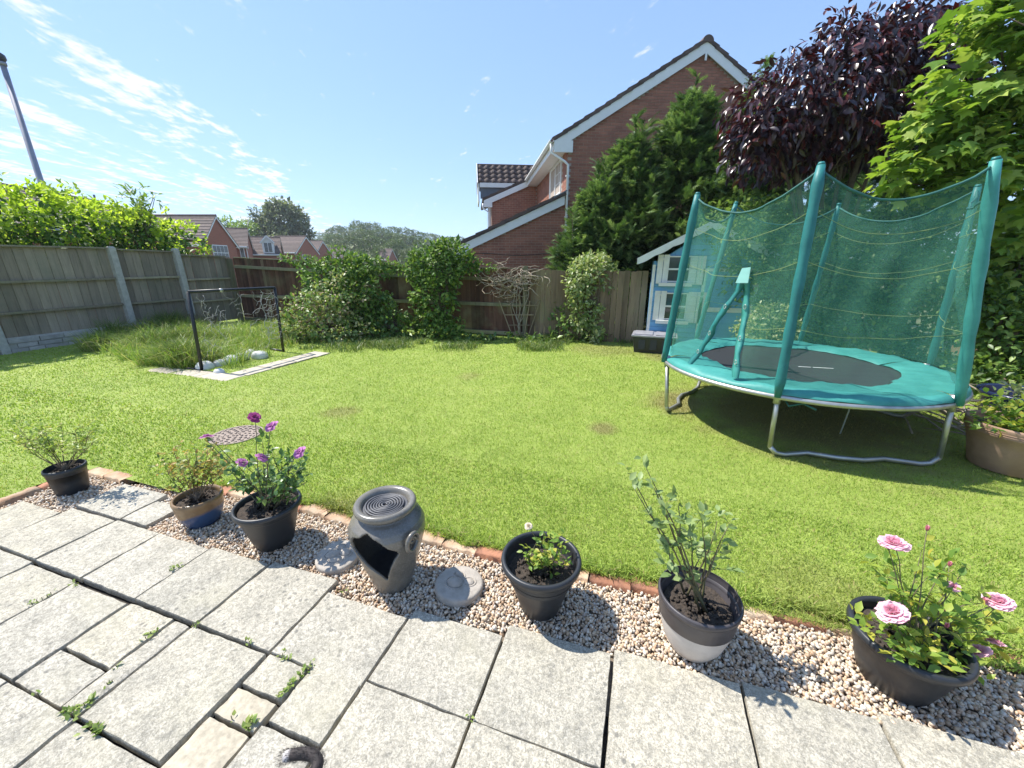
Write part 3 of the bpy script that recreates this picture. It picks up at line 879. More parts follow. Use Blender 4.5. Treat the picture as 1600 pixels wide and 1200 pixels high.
# stone-faced concrete gravel boards, block by block
m_gbd = simple('cast_stone', (.46, .43, .40), (.33, .31, .29), 10, .9, .6, 40, .006, vary=.18, coord='World')
blk = MB().box((0, 0, 0), (1, 1, 1)).mesh('block', m_gbd)
for (a, b2) in ((1.7, 3.68), (3.80, 5.68), (5.80, 6.98)):
    gbd = put_box('gravel_board', ub_conc, lf_, (FX + .0, (a + b2) / 2, -.06), (.045, b2 - a, .33))
    for c_ in range(3):
        yb = a + .01 + (.1 if c_ % 2 else 0)
        while yb < b2 - .05:
            L = min(rnd.uniform(.2, .42), b2 - yb - .01)
            link('block', blk, lf_, M=Matrix.Translation((.03, yb + L / 2 - 5.7, .0 + .09 * c_ + .03)) @ Matrix.Diagonal((.034 + rnd.uniform(0, .014), L - .014, .074, 1)))
            yb += L

BY = 8.42
bf = thing('board_fence', 'dark brown boarded fence across the end of the lawn', 'fence', (-5.5, BY, 0))
def back_top(x): return float(np.interp(x, [-11, -5.4, -2.5, -1.4, 6], [1.72, 1.51, 1.455, 1.43, 1.45]))
ub_b = unit_box('board', m_brown_wood); ub_b2 = unit_box('board', m_brown_wood2); ub_m = unit_box('rail', m_moss_rail)
x = -10.95
while x < 0.05:
    w = rnd.uniform(.10, .125)
    pale = x > -2.42
    put_box('board', (ub_b2 if pale or rnd.random() < .08 else ub_b), bf, (x + w / 2, BY + (.0 if not pale else -.055) + rnd.uniform(-.003, .003), -.05 if not pale else .0), (w - (.003 if not pale else .007), .016, back_top(x) + (.05 if not pale else 0) + rnd.uniform(-.012, .012)), rot=.05, tilt=(0, rnd.uniform(-.006, .006)))
    x += w
for a, b2 in ((-10.9, -7.9), (-7.9, -5.0), (-5.0, -2.45)):
    m_ = (a + b2) / 2; sl = (back_top(b2) - back_top(a)) / (b2 - a)
    for z in (back_top(m_) - .26, .66, .02):
        put_box('rail', ub_m, bf, (m_, BY - .035, z), (b2 - a - .01, .05, .075), tilt=(0, -sl if z > 1 else 0))
    put_box('capping_rail', ub_m, bf, (m_, BY - .0, back_top(m_) + .006), (b2 - a - .004, .06, .022), tilt=(0, -sl))
fp = unit_box('post', m_moss_rail)
put_box('post', fp, bf, (-2.44, BY - .06, -.2), (.09, .09, 1.73))
put_box('post', fp, bf, (-7.9, BY + .07, -.2), (.1, .1, 1.75)); put_box('post', fp, bf, (-5.0, BY + .07, -.2), (.1, .1, 1.68))

rf = thing('board_fence', 'faded brown boarded fence along the right side behind the maple', 'fence', (5.75, 4.5, 0))
y = -1.0
while y < 9.6:
    w = rnd.uniform(.12, .15)
    put_box('board', ub_b2, rf, (5.75 + rnd.uniform(-.004, .004), y + w / 2, -.05), (.016, w - .004, 1.68 + rnd.uniform(-.012, .012)), rot=.05)
    y += w
for z in (.3, 1.3): put_box('rail', ub_m, rf, (5.715, 4.3, z), (.05, 10.5, .07))

# ============================================================ HOUSES
m_brick = simple('house_brick', (.36, .155, .10), (.26, .11, .075), 3, .85, .4, 90, .003, vary=.16, coord='World')
m_brickw, nt, b = new_mat('far_brickwork')
bt = nt.nodes.new('ShaderNodeTexBrick'); bt.inputs['Scale'].default_value = 1.0
bt.inputs['Brick Width'].default_value = .225; bt.inputs['Row Height'].default_value = .075; bt.inputs['Mortar Size'].default_value = .008
bt.inputs['Color1'].default_value = (.36, .10, .055, 1); bt.inputs['Color2'].default_value = (.29, .085, .05, 1); bt.inputs['Mortar'].default_value = (.30, .19, .14, 1)
tcx = nt.nodes.new('ShaderNodeTexCoord'); sx = nt.nodes.new('ShaderNodeSeparateXYZ'); cx_ = nt.nodes.new('ShaderNodeCombineXYZ')
nt.links.new(tcx.outputs['Object'], sx.inputs[0])
adx = nt.nodes.new('ShaderNodeMath'); adx.operation = 'ADD'; nt.links.new(sx.outputs[0], adx.inputs[0]); nt.links.new(sx.outputs[1], adx.inputs[1])
nt.links.new(adx.outputs[0], cx_.inputs[0]); nt.links.new(sx.outputs[2], cx_.inputs[1]); nt.links.new(cx_.outputs[0], bt.inputs['Vector'])
nt.links.new(bt.outputs['Color'], b.inputs['Base Color']); b.inputs['Roughness'].default_value = .9
m_mortar = simple('mortar', (.46, .38, .31), (.38, .31, .26), 20, .95, coord='World')
m_tile = simple('concrete_roof_tile', (.125, .085, .07), (.075, .055, .05), 5, .8, .5, 60, .006, vary=.25, coord='World')
m_tile_l = simple('brown_roof_tile', (.135, .095, .08), (.085, .06, .052), 4, .8, .4, 40, .006, vary=.22, coord='World')
m_upvc = simple('white_plastic', (.80, .80, .79), (.74, .74, .73), 5, .35)
m_soffit = simple('white_soffit', (.72, .71, .68), (.66, .65, .62), 5, .5)
m_lead = simple('lead_flashing', (.20, .22, .25), (.15, .17, .19), 9, .5)
m_pane, nt, b = new_mat('window_glass')
b.inputs['Base Color'].default_value = (.035, .045, .055, 1); b.inputs['Roughness'].default_value = .04; b.inputs['Specular IOR Level'].default_value = .8
m_curtain = simple('net_curtain', (.62, .62, .60), (.5, .5, .49), 12, .9, stretch=(6, 6, .3))
m_gravel_tex = None

HR = R_(23.6)
H_O = (-2.44, 12.57)
house = thing('brick_house', 'red brick house with brown tiled gable roof behind the back fence', 'house', (H_O[0], H_O[1], 0), HR)
HW = 7.5; EZ = 5.02; AZ_ = 7.26
def gable_z(x): return EZ + (AZ_ - EZ) * (1 - abs(x - HW / 2) / (HW / 2))
w_ = MB()
w_.slab([(0, 0, -1.2), (HW, 0, -1.2), (HW, 0, EZ), (HW / 2, 0, AZ_), (0, 0, EZ)], (0, 1, 0), .25)            # gable end
w_.build('gable_wall', m_mortar, house)
w_ = MB().span(0, .25, .252, 9, -1.2, EZ - .05); w_.build('side_wall', m_mortar, house)
MB().span(-3.15, -.002, 0, .25, -1.2, 2.0).slab([(-3.15, 0, 2.0), (-.002, 0, 2.0), (-.002, 0, 3.42), (-3.15, 0, 2.02)], (0, 1, 0), .25).build('lean_to_wall', m_mortar, house)
MB().span(-3.15, -2.9, .252, 5.7, -1.2, 2.0).build('lean_to_front', m_brickw, house)
MB().slab([(-1.95, 5.7, 1.8), (-.002, 5.7, 1.8), (-.002, 5.7, 5.0), (-1.95, 5.7, 4.22)], (0, 1, 0), .2).build('wing_wall', m_mortar, house)
MB().span(-1.95, -1.75, 5.902, 9, 1.5, 4.22).build('wing_front', m_brickw, house)
MB().span(HW - .25, HW, .252, 9, -1.2, EZ).build('side_wall', m_brickw, house)
MB().span(.252, HW - .252, 8.8, 9, -1.2, EZ).build('rear_wall', m_brickw, house)
# bricks laid proud of the mortar
bricks = []
def lay(u0, u1, z0, z1, place, inside):
    z = z0; c_ = 0
    while z < z1:
        u = u0 - (.1125 if c_ % 2 else 0)
        while u < u1:
            a, b2 = max(u, u0), min(u + .215, u1)
            if b2 - a > .04 and inside((a + b2) / 2, z + .033) and inside(a, z + .05) and inside(b2, z + .05): bricks.append((place, (a + b2) / 2, z + .0325, b2 - a))
            u += .225
        z += .075; c_ += 1
lay(-3.15, HW, .6, 7.3, 'g', lambda u, z: (z < gable_z(u) - .05) if u > 0 else (z < 2.0 + (u + 3.15) * .4444 - .05))
lay(.0, 5.7, 2.9, EZ - .1, 's', lambda u, z: not (.75 < u < 2.65 and z > 3.7))
lay(-1.95, 0, 1.9, 5.0, 'w', lambda u, z: z < 4.18 + (u + 1.95) * .41 - .05)
bx1 = MB().box((0, 0, 0), (1, 1, 1)).mesh('brick', m_brick)
def brick_M(pl, u, z, L):
    if pl == 'g': return Matrix.Translation((u, -.002, z)) @ Matrix.Diagonal((L, .016, .065, 1))
    if pl == 'w': return Matrix.Translation((u, 5.698, z)) @ Matrix.Diagonal((L, .016, .065, 1))
    return Matrix.Translation((-.002, u, z)) @ Matrix.Diagonal((.016, L, .065, 1))
bricks.sort(key=lambda q: 0 if (q[0] == 'g' and -2.6 < q[1] < -.05 and 1.5 < q[2] < 3.4) else 1)
rest_b = MB()
for i, (pl, u, z, L) in enumerate(bricks):
    M = brick_M(pl, u, z, L)
    if i < 300: link('brick', bx1, house, M=M)
    else: rest_b.box((0, 0, 0), (1, 1, 1), M=M)
m_brick_s = m_brick.copy(); m_brick_s.name = 'house_brick_mass'
for n_ in m_brick_s.node_tree.nodes:
    if n_.type == 'OBJECT_INFO':
        wn_ = m_brick_s.node_tree.nodes.new('ShaderNodeTexWhiteNoise'); ob = m_brick_s.node_tree
        gg = ob.nodes.new('ShaderNodeNewGeometry')
        for l in list(ob.links):
            if l.from_node == n_: to = l.to_socket; ob.links.new(gg.outputs['Random Per Island'], to)
o = rest_b.build('brickwork', m_brick_s, house); o['kind'] = 'stuff'
# roofs in courses
def roof_slope(parent, x0, z0, x1, z1, y0, y1, n, th=.085, mat=None, name='tile_course'):
    """courses from the eave (x0,z0) up to (x1,z1), running along y; each lies on the one below"""
    for i in range(n):
        a, b2 = i / n, (i + 1.25) / n
        b2 = min(b2, 1.0)
        up = Vector((-(z1 - z0), 0, x1 - x0)); up = up.normalized() * (1 if x1 > x0 else -1)
        A = Vector((x0 + (x1 - x0) * a, 0, z0 + (z1 - z0) * a)) + up * .030; B_ = Vector((x0 + (x1 - x0) * b2, 0, z0 + (z1 - z0) * b2)) - up * .004
        j = rnd.uniform(-.012, .012)
        MB().slab([(A.x, y0 + j, A.z), (A.x, y1, A.z), (B_.x, y1, B_.z), (B_.x, y0 + j, B_.z)], up, th).build(name, mat or m_tile, parent)
sl_ = (AZ_ - EZ) / (HW / 2)
OV = .42
roof_slope(house, -OV, EZ - sl_ * OV + .10, HW / 2, AZ_ + .10, -.12, 9.2, 14)
roof_slope(house, HW + OV, EZ - sl_ * OV + .10, HW / 2, AZ_ + .10, -.12, 9.2, 14)
for i in range(21):
    yr = -.13 + i * .45
    pr = [(HW / 2 + .16 * math.cos(a), yr, AZ_ + .10 + .15 * math.sin(a)) for a in np.linspace(-.1, math.pi + .1, 9)]
    m2 = MB()
    vs = pr + [(p[0], yr + .448, p[2] - .006) for p in pr]
    m2.add(vs, [(k, k + 1, k + 10, k + 9) for k in range(8)] + [tuple(range(8, -1, -1))]); m2.build('ridge_tile', m_tile, house)
def bargeboard(parent, pts, y, h=.2, t=.03, mat=None, name='bargeboard'):
    for a, b2 in zip(pts[:-1], pts[1:]):
        MB().slab([(a[0], y, a[1] - h), (b2[0], y, b2[1] - h), (b2[0], y, b2[1]), (a[0], y, a[1])], (0, -1, 0), t).build(name, mat or m_upvc, parent)
bargeboard(house, [(-OV, EZ - sl_ * OV + .11), (HW / 2, AZ_ + .11)], -.06, .26)
bargeboard(house, [(HW / 2, AZ_ + .11), (HW + OV, EZ - sl_ * OV + .11)], -.062, .26)
MB().span(-OV, .12, -.10, -.055, EZ - .42, EZ - .12).build('eaves_box', m_upvc, house)
MB().span(HW / 2 - .03, HW / 2 + .03, -.10, -.094, AZ_ - .33, AZ_ - .14).build('finial_plate', m_upvc, house)
MB().span(-OV + .02, -.004, -.05, 6.3, EZ - .34, EZ - .315).build('soffit', m_soffit, house)
MB().span(-OV - .012, -OV + .016, -.05, 6.3, EZ - .34, EZ - .10).build('fascia', m_upvc, house)
gp = [(-OV - .07 + .06 * math.cos(a), EZ - .11 + .065 * math.sin(a)) for a in np.linspace(math.pi, 2 * math.pi, 7)]
gm = MB(); vs = [(p[0], -.1, p[1]) for p in gp] + [(p[0], 6.4, p[1]) for p in gp]; gm.add(vs, [(k, k + 1, k + 8, k + 7) for k in range(6)])
g_o = gm.build('gutter', m_upvc, house, True)
sm = g_o.modifiers.new('solid', 'SOLIDIFY'); sm.thickness = .004
MB().tube([(-OV - .07, .02, EZ - .17), (-OV - .07, .02, EZ - .40), (-.10, -.10, EZ - .66), (.0, -.10, EZ - .74), (.0, -.10, -.6)], .036, 8).build('downpipe', m_upvc, house, True)
for z in (4.0, 2.9, 1.9): MB().box((.0, -.075, z), (.10, .09, .035)).build('pipe_bracket', m_upvc, house)
# lean-to roof
roof_slope(house, -3.42, 1.98, -.02, 3.50, -.13, 5.7, 9)
bargeboard(house, [(-3.40, 1.985), (-.06, 3.475)], -.06, .24)
MB().span(-3.40, -2.98, -.098, -.055, 1.66, 1.92).build('eaves_box', m_upvc, house)
MB().span(-3.43, -3.40, -.05, 5.7, 1.72, 1.95).build('fascia', m_upvc, house)
MB().slab([(-.40, -.14, 3.40), (-.40, 5.7, 3.40), (.0, 5.7, 3.60), (.0, -.14, 3.60)], (-.4, 0, .9), .03).build('lead_flashing', m_lead, house)
MB().tube([(-3.47, .0, 1.86), (-3.47, .0, 1.70), (-3.2, -.05, 1.5), (-3.2, -.05, -.3)], .034, 8).build('downpipe', m_upvc, house, True)
# cable along the lean-to wall
MB().tube([(-3.0 + .3 * i, -.018, 1.86 + .02 * math.sin(i * .9) - .035 * math.sin(math.pi * i / 10)) for i in range(11)], .008, 5).build('cable', simple('black_cable', (.03, .03, .03), rough=.5), house)
# wing roof
roof_slope(house, -2.30, 4.10, -.38, 4.90, 5.58, 9.2, 6)
bargeboard(house, [(-2.28, 4.10), (-.40, 4.885)], 5.62, .22)
MB().span(-2.28, -1.93, 5.575, 5.62, 3.84, 4.04).build('eaves_box', m_upvc, house)
MB().tube([(-2.32, 5.6, 3.98), (-2.32, 5.6, 3.8), (-2.05, 5.6, 3.62), (-2.05, 5.6, 1.4)], .034, 8).build('downpipe', m_upvc, house, True)
for zz, h_ in ((2.95, 1.0), (2.2, .6)):
    fr = MB().span(-2.07, -1.96, 6.1, 7.6, zz, zz + h_).build('window', m_upvc, house); MB().span(-2.085, -2.072, 6.18, 7.52, zz + .08, zz + h_ - .08).build('pane', m_pane, fr)
# front gable roof seen from its side, tile by tile
tw, tl = .30, .30
tv = []; tf = []
for k in range(9):
    u = k / 8
    tv += [(u * tw, 0, .035 * math.sin(u * 2 * math.pi) + .02), (u * tw, tl + .06, .035 * math.sin(u * 2 * math.pi))]
for k in range(8): tf.append((2 * k, 2 * k + 2, 2 * k + 3, 2 * k + 1))
for k in range(8): tf.append((2 * k, 2 * k + 18, 2 * k + 20, 2 * k + 2))
tv2 = tv + [(tv[2 * (k // 2)][0], 0, tv[2 * (k // 2)][2] - .03) for k in range(18)]
tile = MB().add(tv2, tf).mesh('roof_tile', m_tile_l, True)
pit = math.atan2(.85, .95)
for r_i in range(4):
    for c_ in range(9):
        link('roof_tile', tile, house, M=Matrix.Translation((-2.45 + c_ * tw, 6.45 + r_i * .245, 4.95 + r_i * .218)) @ Matrix.Rotation(pit - .05, 4, 'X'))
MB().slab([(-2.5, 6.5, 4.90), (.3, 6.5, 4.90), (.3, 7.5, 5.78), (-2.5, 7.5, 5.78)], (0, .66, -.74), .05).build('roof_deck', m_tile, house)
MB().slab([(-2.5, 8.5, 4.90), (.3, 8.5, 4.90), (.3, 7.5, 5.78), (-2.5, 7.5, 5.78)], (0, .66, .74), .05).build('roof_deck', m_tile, house)
MB().span(-2.5, .3, 7.42, 7.6, 5.76, 5.88).build('ridge_tile', m_tile, house, bevel=.03)
MB().span(-2.42, -.4, 6.40, 6.46, 4.74, 4.92).build('fascia', m_upvc, house)
MB().span(-2.40, -1.0, 6.50, 6.56, 4.30, 4.74).build('dormer_cheek', simple('dormer_cheek_slate', (.13, .15, .19), rough=.6), house)
for a_, b_ in (((-2.52, 6.42, 4.84), (-2.52, 7.5, 5.82)), ((-2.52, 7.5, 5.82), (-2.52, 8.58, 4.84))): MB().bar(a_, b_, .04, .2).build('bargeboard', m_upvc, house)
MB().span(-2.50, -2.44, 6.5, 8.5, 4.2, 4.9).build('dormer_front', m_upvc, house)
# first floor window in the sunny side wall, one casement open
wf = MB()
y0, y1, z0, z1 = .78, 2.62, 3.66, 4.66
wf.span(-.03, .05, y0, y1, z1 - .07, z1).span(-.03, .05, y0, y1, z0, z0 + .07).span(-.03, .05, y0, y0 + .07, z0 + .07, z1 - .07).span(-.03, .05, y1 - .07, y1, z0 + .07, z1 - .07).span(-.03, .05, 1.66, 1.73, z0 + .07, z1 - .07)
wf_o = wf.build('window', m_upvc, house)
MB().span(.012, .02, y0 + .07, 1.66, z0 + .07, z1 - .07).build('pane', m_pane, wf_o); MB().span(.012, .02, 1.73, y1 - .07, z0 + .07, z1 - .07).build('pane', m_pane, wf_o)
gl = MB()
for k in (1, 2): gl.span(-.006, .011, y0 + .07, 1.66, z0 + .07 + k * .286, z0 + .09 + k * .286)
gl.span(-.006, .011, 1.20, 1.22, z0 + .08, z1 - .08); gl.build('glazing_bar', m_upvc, wf_o)
cs = MB(); Mc = Matrix.Translation((-.04, 2.58, 0)) @ Matrix.Rotation(R_(62), 4, 'Z')
def cbox(c, d): cs.box(c, d, M=Mc)
cw = .78
for u0, u1, za, zb in ((-cw, 0, z1 - .1, z1 - .03), (-cw, 0, z0 + .03, z0 + .1), (-cw, -cw + .06, z0 + .1, z1 - .1), (-.06, 0, z0 + .1, z1 - .1)): cbox(((0), (u0 + u1) / 2, (za + zb) / 2), (.05, u1 - u0, zb - za))
for k in (1, 2): cbox((0, -cw / 2, z0 + .1 + k * .267), (.02, cw - .12, .02))
cbox((0, -cw / 2, (z0 + z1) / 2), (.02, .02, z1 - z0 - .2))
cas = cs.build('casement', m_upvc, wf_o)
MB().box((0, -cw / 2, (z0 + z1) / 2), (.008, cw - .12, z1 - z0 - .2), M=Mc).build('pane', m_pane, wf_o)
MB().span(-.09, .0, y0 - .05, y1 + .05, z0 - .06, z0 - .003).build('sill', m_upvc, house)

# ---- houses down the road
def onF(px, py, F):                    # F metres straight ahead of the camera, level
    d = ray(px, py); f_ = -d[0] * _sy + d[1] * _cy; t = F / f_
    return (d[0] * t, d[1] * t, CAM_H + d[2] * t)
def far_house(label, px, py, F, rot, L, W, rise, win=(), over=.3, gable_right=True, mat_r=None, dormer=None, front_win=()):
    """nearest corner of the eaves at pixel (px,py); front wall runs left L metres, the gable end runs back W metres"""
    p = onF(px, py, F); ez = p[2]; gz = terrain(p[0], p[1]) - .8
    t = thing('brick_house', label, 'house', (p[0], p[1], gz), rot, 'houses down the road')
    e = ez - gz
    MB().span(-L, 0, 0, .2, 0, e).build('front_wall', m_brickw, t)
    MB().slab([(0, .202, 0), (0, W, 0), (0, W, e), (0, W / 2, e + rise * .97), (0, .202, e + .05)], (-1, 0, 0), .2).build('gable_wall', m_brickw, t)
    MB().slab([(-L + .2, .202, 0), (-L + .2, W, 0), (-L + .2, W, e), (-L + .2, W / 2, e + rise * .97), (-L + .2, .202, e + .05)], (-1, 0, 0), .2).build('gable_wall', m_brickw, t)
    MB().span(-L + .21, -.21, W - .2, W - .002, 0, e).build('rear_wall', m_brickw, t)
    mr = mat_r or m_tile_l
    sl = rise / (W / 2)
    n = max(5, int(math.hypot(rise, W / 2) / .32))
    for i in range(n):                 # courses with a lip each
        a, b2 = i / n, min(1, (i + 1.12) / n)
        for sgn in (0, 1):
            ya, yb = -over + (W / 2 + over) * a, -over + (W / 2 + over) * b2
            za, zb = e - over * sl + (rise + over * sl) * a, e - over * sl + (rise + over * sl) * b2
            if sgn: ya, yb = W - ya, W - yb
            MB().slab([(-L - .15, ya, za + .05), (.18, ya, za + .05), (.18, yb, zb), (-L - .15, yb, zb)], (0, 0, 1), .06).build('tile_course', mr, t)
    MB().tube([(-L - .15, W / 2, e + rise + .06), (.18, W / 2, e + rise + .06)], .11, 7).build('ridge', mr, t)
    for sgn in (0, 1):
        ya = -over if not sgn else W + over
        MB().slab([(.10, ya, e - over * sl - .2), (.10, W / 2, e + rise - .2), (.10, W / 2, e + rise + .05), (.10, ya, e - over * sl + .05)], (1, 0, 0), .05).build('bargeboard', m_upvc, t)
    MB().span(-L, .05, -over - .02, -over + .02, e - over * sl - .12, e - over * sl + .08).build('fascia', m_upvc, t)
    MB().tube([(-L, -over - .07, e - over * sl + .0), (.05, -over - .07, e - over * sl + .0)], .06, 6).build('gutter', m_upvc, t)
    MB().tube([(-.05, -over - .05, e - over * sl - .05), (-.05, -.06, e - .6), (-.05, -.06, .4)], .045, 6).build('downpipe', m_upvc, t)
    for (c_, z, w, h) in win:          # in the gable end
        f_ = MB().span(-.02, .07, c_ - w / 2, c_ + w / 2, e + z, e + z + h).build('window', m_upvc, t)
        k = max(1, round(w / .55)); ww = (w - .08) / k
        for q in range(k):
            for zz in (0, 1): MB().span(.072, .078, c_ - w / 2 + .07 + q * ww, c_ - w / 2 + .04 + (q + 1) * ww - .03, e + z + .07 + zz * (h - .08) / 2, e + z + .01 + (zz + 1) * (h - .08) / 2).build('pane', m_pane, f_)
    for (c_, z, w, h) in front_win:
        f_ = MB().span(c_ - w / 2, c_ + w / 2, -.07, .02, e + z, e + z + h).build('window', m_upvc, t)
        k = max(1, round(w / .5)); ww = (w - .08) / k
        for q in range(k): MB().span(c_ - w / 2 + .07 + q * ww, c_ - w / 2 + .04 + (q + 1) * ww - .03, -.078, -.072, e + z + .07, e + z + h - .07).build('pane', m_pane, f_)
    if dormer:
        c_, w, h = dormer
        z0 = e + rise * .12
        MB().slab([(c_ - w / 2, -.1, z0 - .3), (c_ + w / 2, -.1, z0 - .3), (c_ + w / 2, -.1, z0 + h * .6), (c_, -.1, z0 + h), (c_ - w / 2, -.1, z0 + h * .6)], (0, 1, 0), 1.6).build('dormer', m_upvc, t)
        for s_ in (-1, 1):
            MB().slab([(c_ + s_ * (w / 2 + .15), -.3, z0 + h * .6 - .08), (c_, -.3, z0 + h + .04), (c_, 1.7, z0 + h + .04), (c_ + s_ * (w / 2 + .15), 1.7, z0 + h * .6 - .08)], (0, 0, 1), .09).build('dormer_roof', mr, t)
            MB().bar((c_ + s_ * (w / 2 + .15), -.32, z0 + h * .6 - .12), (c_, -.32, z0 + h), .05, .16).build('bargeboard', m_upvc, t)
        MB().span(c_ - w * .32, c_ + w * .32, -.115, -.103, z0 - .1, z0 + h * .55).build('pane', m_pane, t)
        MB().span(c_ - .03, c_ + .03, -.13, -.116, z0 - .1, z0 + h * .55).build('mullion', m_upvc, t)
    return t
CR = YAW
far_house('nearest gabled brick house showing above the grey fence beside the hedge', 317, 378, 40, CR, 7.5, 4.6, 2.55, win=((2.1, -1.7, 2.2, 1.5),))
far_house('low-roofed brick house right behind the nearest gabled one', 385, 384, 47, CR + .5, 7, 8.0, 2.0, front_win=((-1.9, -1.35, 1.1, 1.15), (-.5, -1.35, .45, 1.15)), mat_r=m_tile_l)
far_house('brick house with a small white gabled dormer in its roof', 437, 396, 55, CR + .45, 4.4, 6.5, 2.1, dormer=(-1.2, 1.3, 1.9))
far_house('brick house with big brown roof next to the dormer house', 462, 393, 62, CR, 4.6, 7.0, 2.3, win=((2.4, -1.5, 1.4, 1.1),))
far_house('smaller brown-roofed brick house farthest right in the row', 492, 397, 76, CR, 3.4, 7.2, 2.4)
far_house('tiny pale house beyond the end of the row', 533, 402, 95, CR, 4.5, 6.5, 2.0)
far_house('tiny brown roof showing through trees below the wooded hill', 606, 405, 90, CR, 2.2, 7.0, 2.2)
# neighbour's roof behind the hedge
p0 = onF(10, 293, 22); pr_ = R_(27.4)
nb = thing('neighbour_house', 'brown tiled roof of a house half hidden behind the laurel hedge', 'house', (p0[0], p0[1], -1.6), pr_)
nb_h = p0[2] + 1.6
NL = 5.6
MB().span(-4.0, 4.0, -9, NL + .6, 0, nb_h - 2.0).build('wall', m_brickw, nb)
for s_ in (-1, 1):
    for i in range(12):
        a, b2 = i / 12, min(1, (i + 1.12) / 12)
        xa, xb = s_ * 4.4 * (1 - a), s_ * 4.4 * (1 - b2); za, zb = nb_h - 2.2 * (1 - a), nb_h - 2.2 * (1 - b2)
        ya, yb = NL + 3.0 * (1 - a), NL + 3.0 * (1 - b2)
        MB().slab([(xa, -9.4, za + .05), (xa, ya, za + .05), (xb, yb, zb), (xb, -9.4, zb)], (0, 0, 1), .06).build('tile_course', m_tile_l, nb)
MB().slab([(-4.4, NL + 3.0, nb_h - 2.2), (4.4, NL + 3.0, nb_h - 2.2), (0, NL, nb_h)], (0, 0, 1), .07).build('hip', m_tile_l, nb)
MB().tube([(0, -9.4, nb_h + .08), (0, NL, nb_h + .08)], .12, 7).build('ridge', m_tile_l, nb)
MB().tube([(.3, NL - .6, nb_h - .2), (.3, NL - .6, nb_h + .42)], .055, 8).build('vent_pipe', m_lead, nb)

# ---- street lamp
m_lamp = simple('galvanised_column', (.34, .34, .38), (.26, .26, .31), 6, .5, metal=.3)
lb = onX(38, 290, -15.5); lt = onX(5, 92, -15.5)
ly = (lb[1] + lt[1]) / 2 + .15
lamp = thing('street_lamp', 'tall grey street lamp column rising behind the hedge', 'street lamp', (-15.5, ly, -1.2))
MB().tube([(0, 0, 0), (0, 0, 1.6), (0, 0, 1.75), (0, 0, lt[2] + 1.05)], [.105, .105, .08, .055], 14).build('column', m_lamp, lamp, True)
MB().tube([(0, 0, lt[2] + 1.05), (0, 0, lt[2] + 1.12)], .075, 12).build('collar', m_lamp, lamp, True)
hd = MB(); hd.lathe([(.03, lt[2] + 1.12), (.10, lt[2] + 1.14), (.15, lt[2] + 1.22), (.14, lt[2] + 1.30), (.06, lt[2] + 1.36), (.001, lt[2] + 1.37)], 16, c=(-.12, 0)); hd.build('lantern', simple('lantern_dark', (.06, .06, .07), rough=.4), lamp, True)
hd = MB(); hd.lathe([(.001, lt[2] + 1.07), (.07, lt[2] + 1.075), (.115, lt[2] + 1.13)], 16, c=(-.12, 0)); hd.build('lens', simple('lamp_lens', (.6, .6, .58), rough=.2), lamp, True)

# ============================================================ PLANTS
m_bark = simple('bark', (.16, .12, .085), (.085, .065, .05), 14, .95, .8, 40, .01, coord='World')
m_twig = simple('grey_twig', (.40, .34, .26), (.28, .23, .17), 20, .9, coord='World')
def bl(px, py, F, rx, ry, deep=None):
    """an ellipsoid of foliage seen at a pixel, F metres ahead, rx / ry in photograph pixels"""
    p = onF(px, py, F); s = F / 640.0
    return (p[0], p[1], p[2], rx * s, (deep if deep else rx * s), ry * s)
def plant(name, label, cat, blobs, mat, kind, size, clumps, per, seed, base=None, clump_r=.16, singles=0, shell=(.7, 1.04), zmin=.02, up=.25, droop=0.0, spread=.8, trunk=True, tr=.05, group=None, core=True):
    rg = np.random.default_rng(seed)
    B = np.array(blobs)
    if base is None: base = (float(B[:, 0].mean()), float(B[:, 1].mean()), 0.0)
    t = thing(name, label, cat, base, 0, group)
    P, D, N, C, nn = crown_points(blobs, clumps, per, rg, clump_r, shell, zmin, up, spread, droop)
    S = size * rg.uniform(.6, 1.25, len(P))
    if core:      # inner leaves so that the crown is not hollow
        Pi, Di, Ni, _, _ = crown_points([b for b in blobs], int(clumps * .5), max(3, per // 2), rg, clump_r * 1.6, (.25, .72), zmin)
        P = np.concatenate([P, Pi]); D = np.concatenate([D, Di]); N = np.concatenate([N, Ni]); S = np.concatenate([S, size * rg.uniform(.9, 1.6, len(Pi))])
    foliage(t, kind, P, D, N, S, mat, rg, singles)
    if trunk:
        mb = MB()
        tips = [C[i] for i in rg.choice(len(C), min(len(C), 14), replace=False)]
        mid = Vector(base).lerp(Vector(B[:, :3].mean(0)), .45)
        mb.tube([base, tuple(Vector(base).lerp(mid, .5)), tuple(mid)], [tr, tr * .85, tr * .7], 8)
        mb2 = MB(); branch_tree(mb2, mid, tips, tr * .6, rg, .008)
        mb.build('trunk', m_bark, t, True, world=True); mb2.build('branches', m_bark, t, True, world=True)
    return t, C, nn

# ---- laurel hedge over the grey fence
m_laurel = leafmat('laurel_leaf', [(.045, .10, .022), (.07, .15, .03), (.10, .20, .035), (.15, .26, .04)], .25, rough=.45, spec=.3)
m_laurel_n = leafmat('laurel_new_growth', [(.33, .45, .045), (.44, .55, .06), (.54, .61, .09), (.25, .38, .04)], .5, rough=.45, spec=.3)
rg = np.random.default_rng(41)
blobs = []
for i in range(13):
    yv = 1.4 + i * .53
    top = float(np.interp(yv, [1, 3.3, 5.7, 7.0, 7.8], [3.3, 3.3, 3.1, 2.9, 2.55])) + rg.uniform(-.08, .1)
    blobs.append((-11.75 + rg.uniform(-.1, .1), yv, (1.45 + top) / 2, .62, .48, (top - 1.45) / 2))
    if i < 12: blobs.append((-12.5, yv + .2, 1.9, .7, .5, .95))
hedge = thing('laurel_hedge', 'bright green laurel hedge growing above the grey fence', 'hedge', (-11.9, 4.8, -.16))
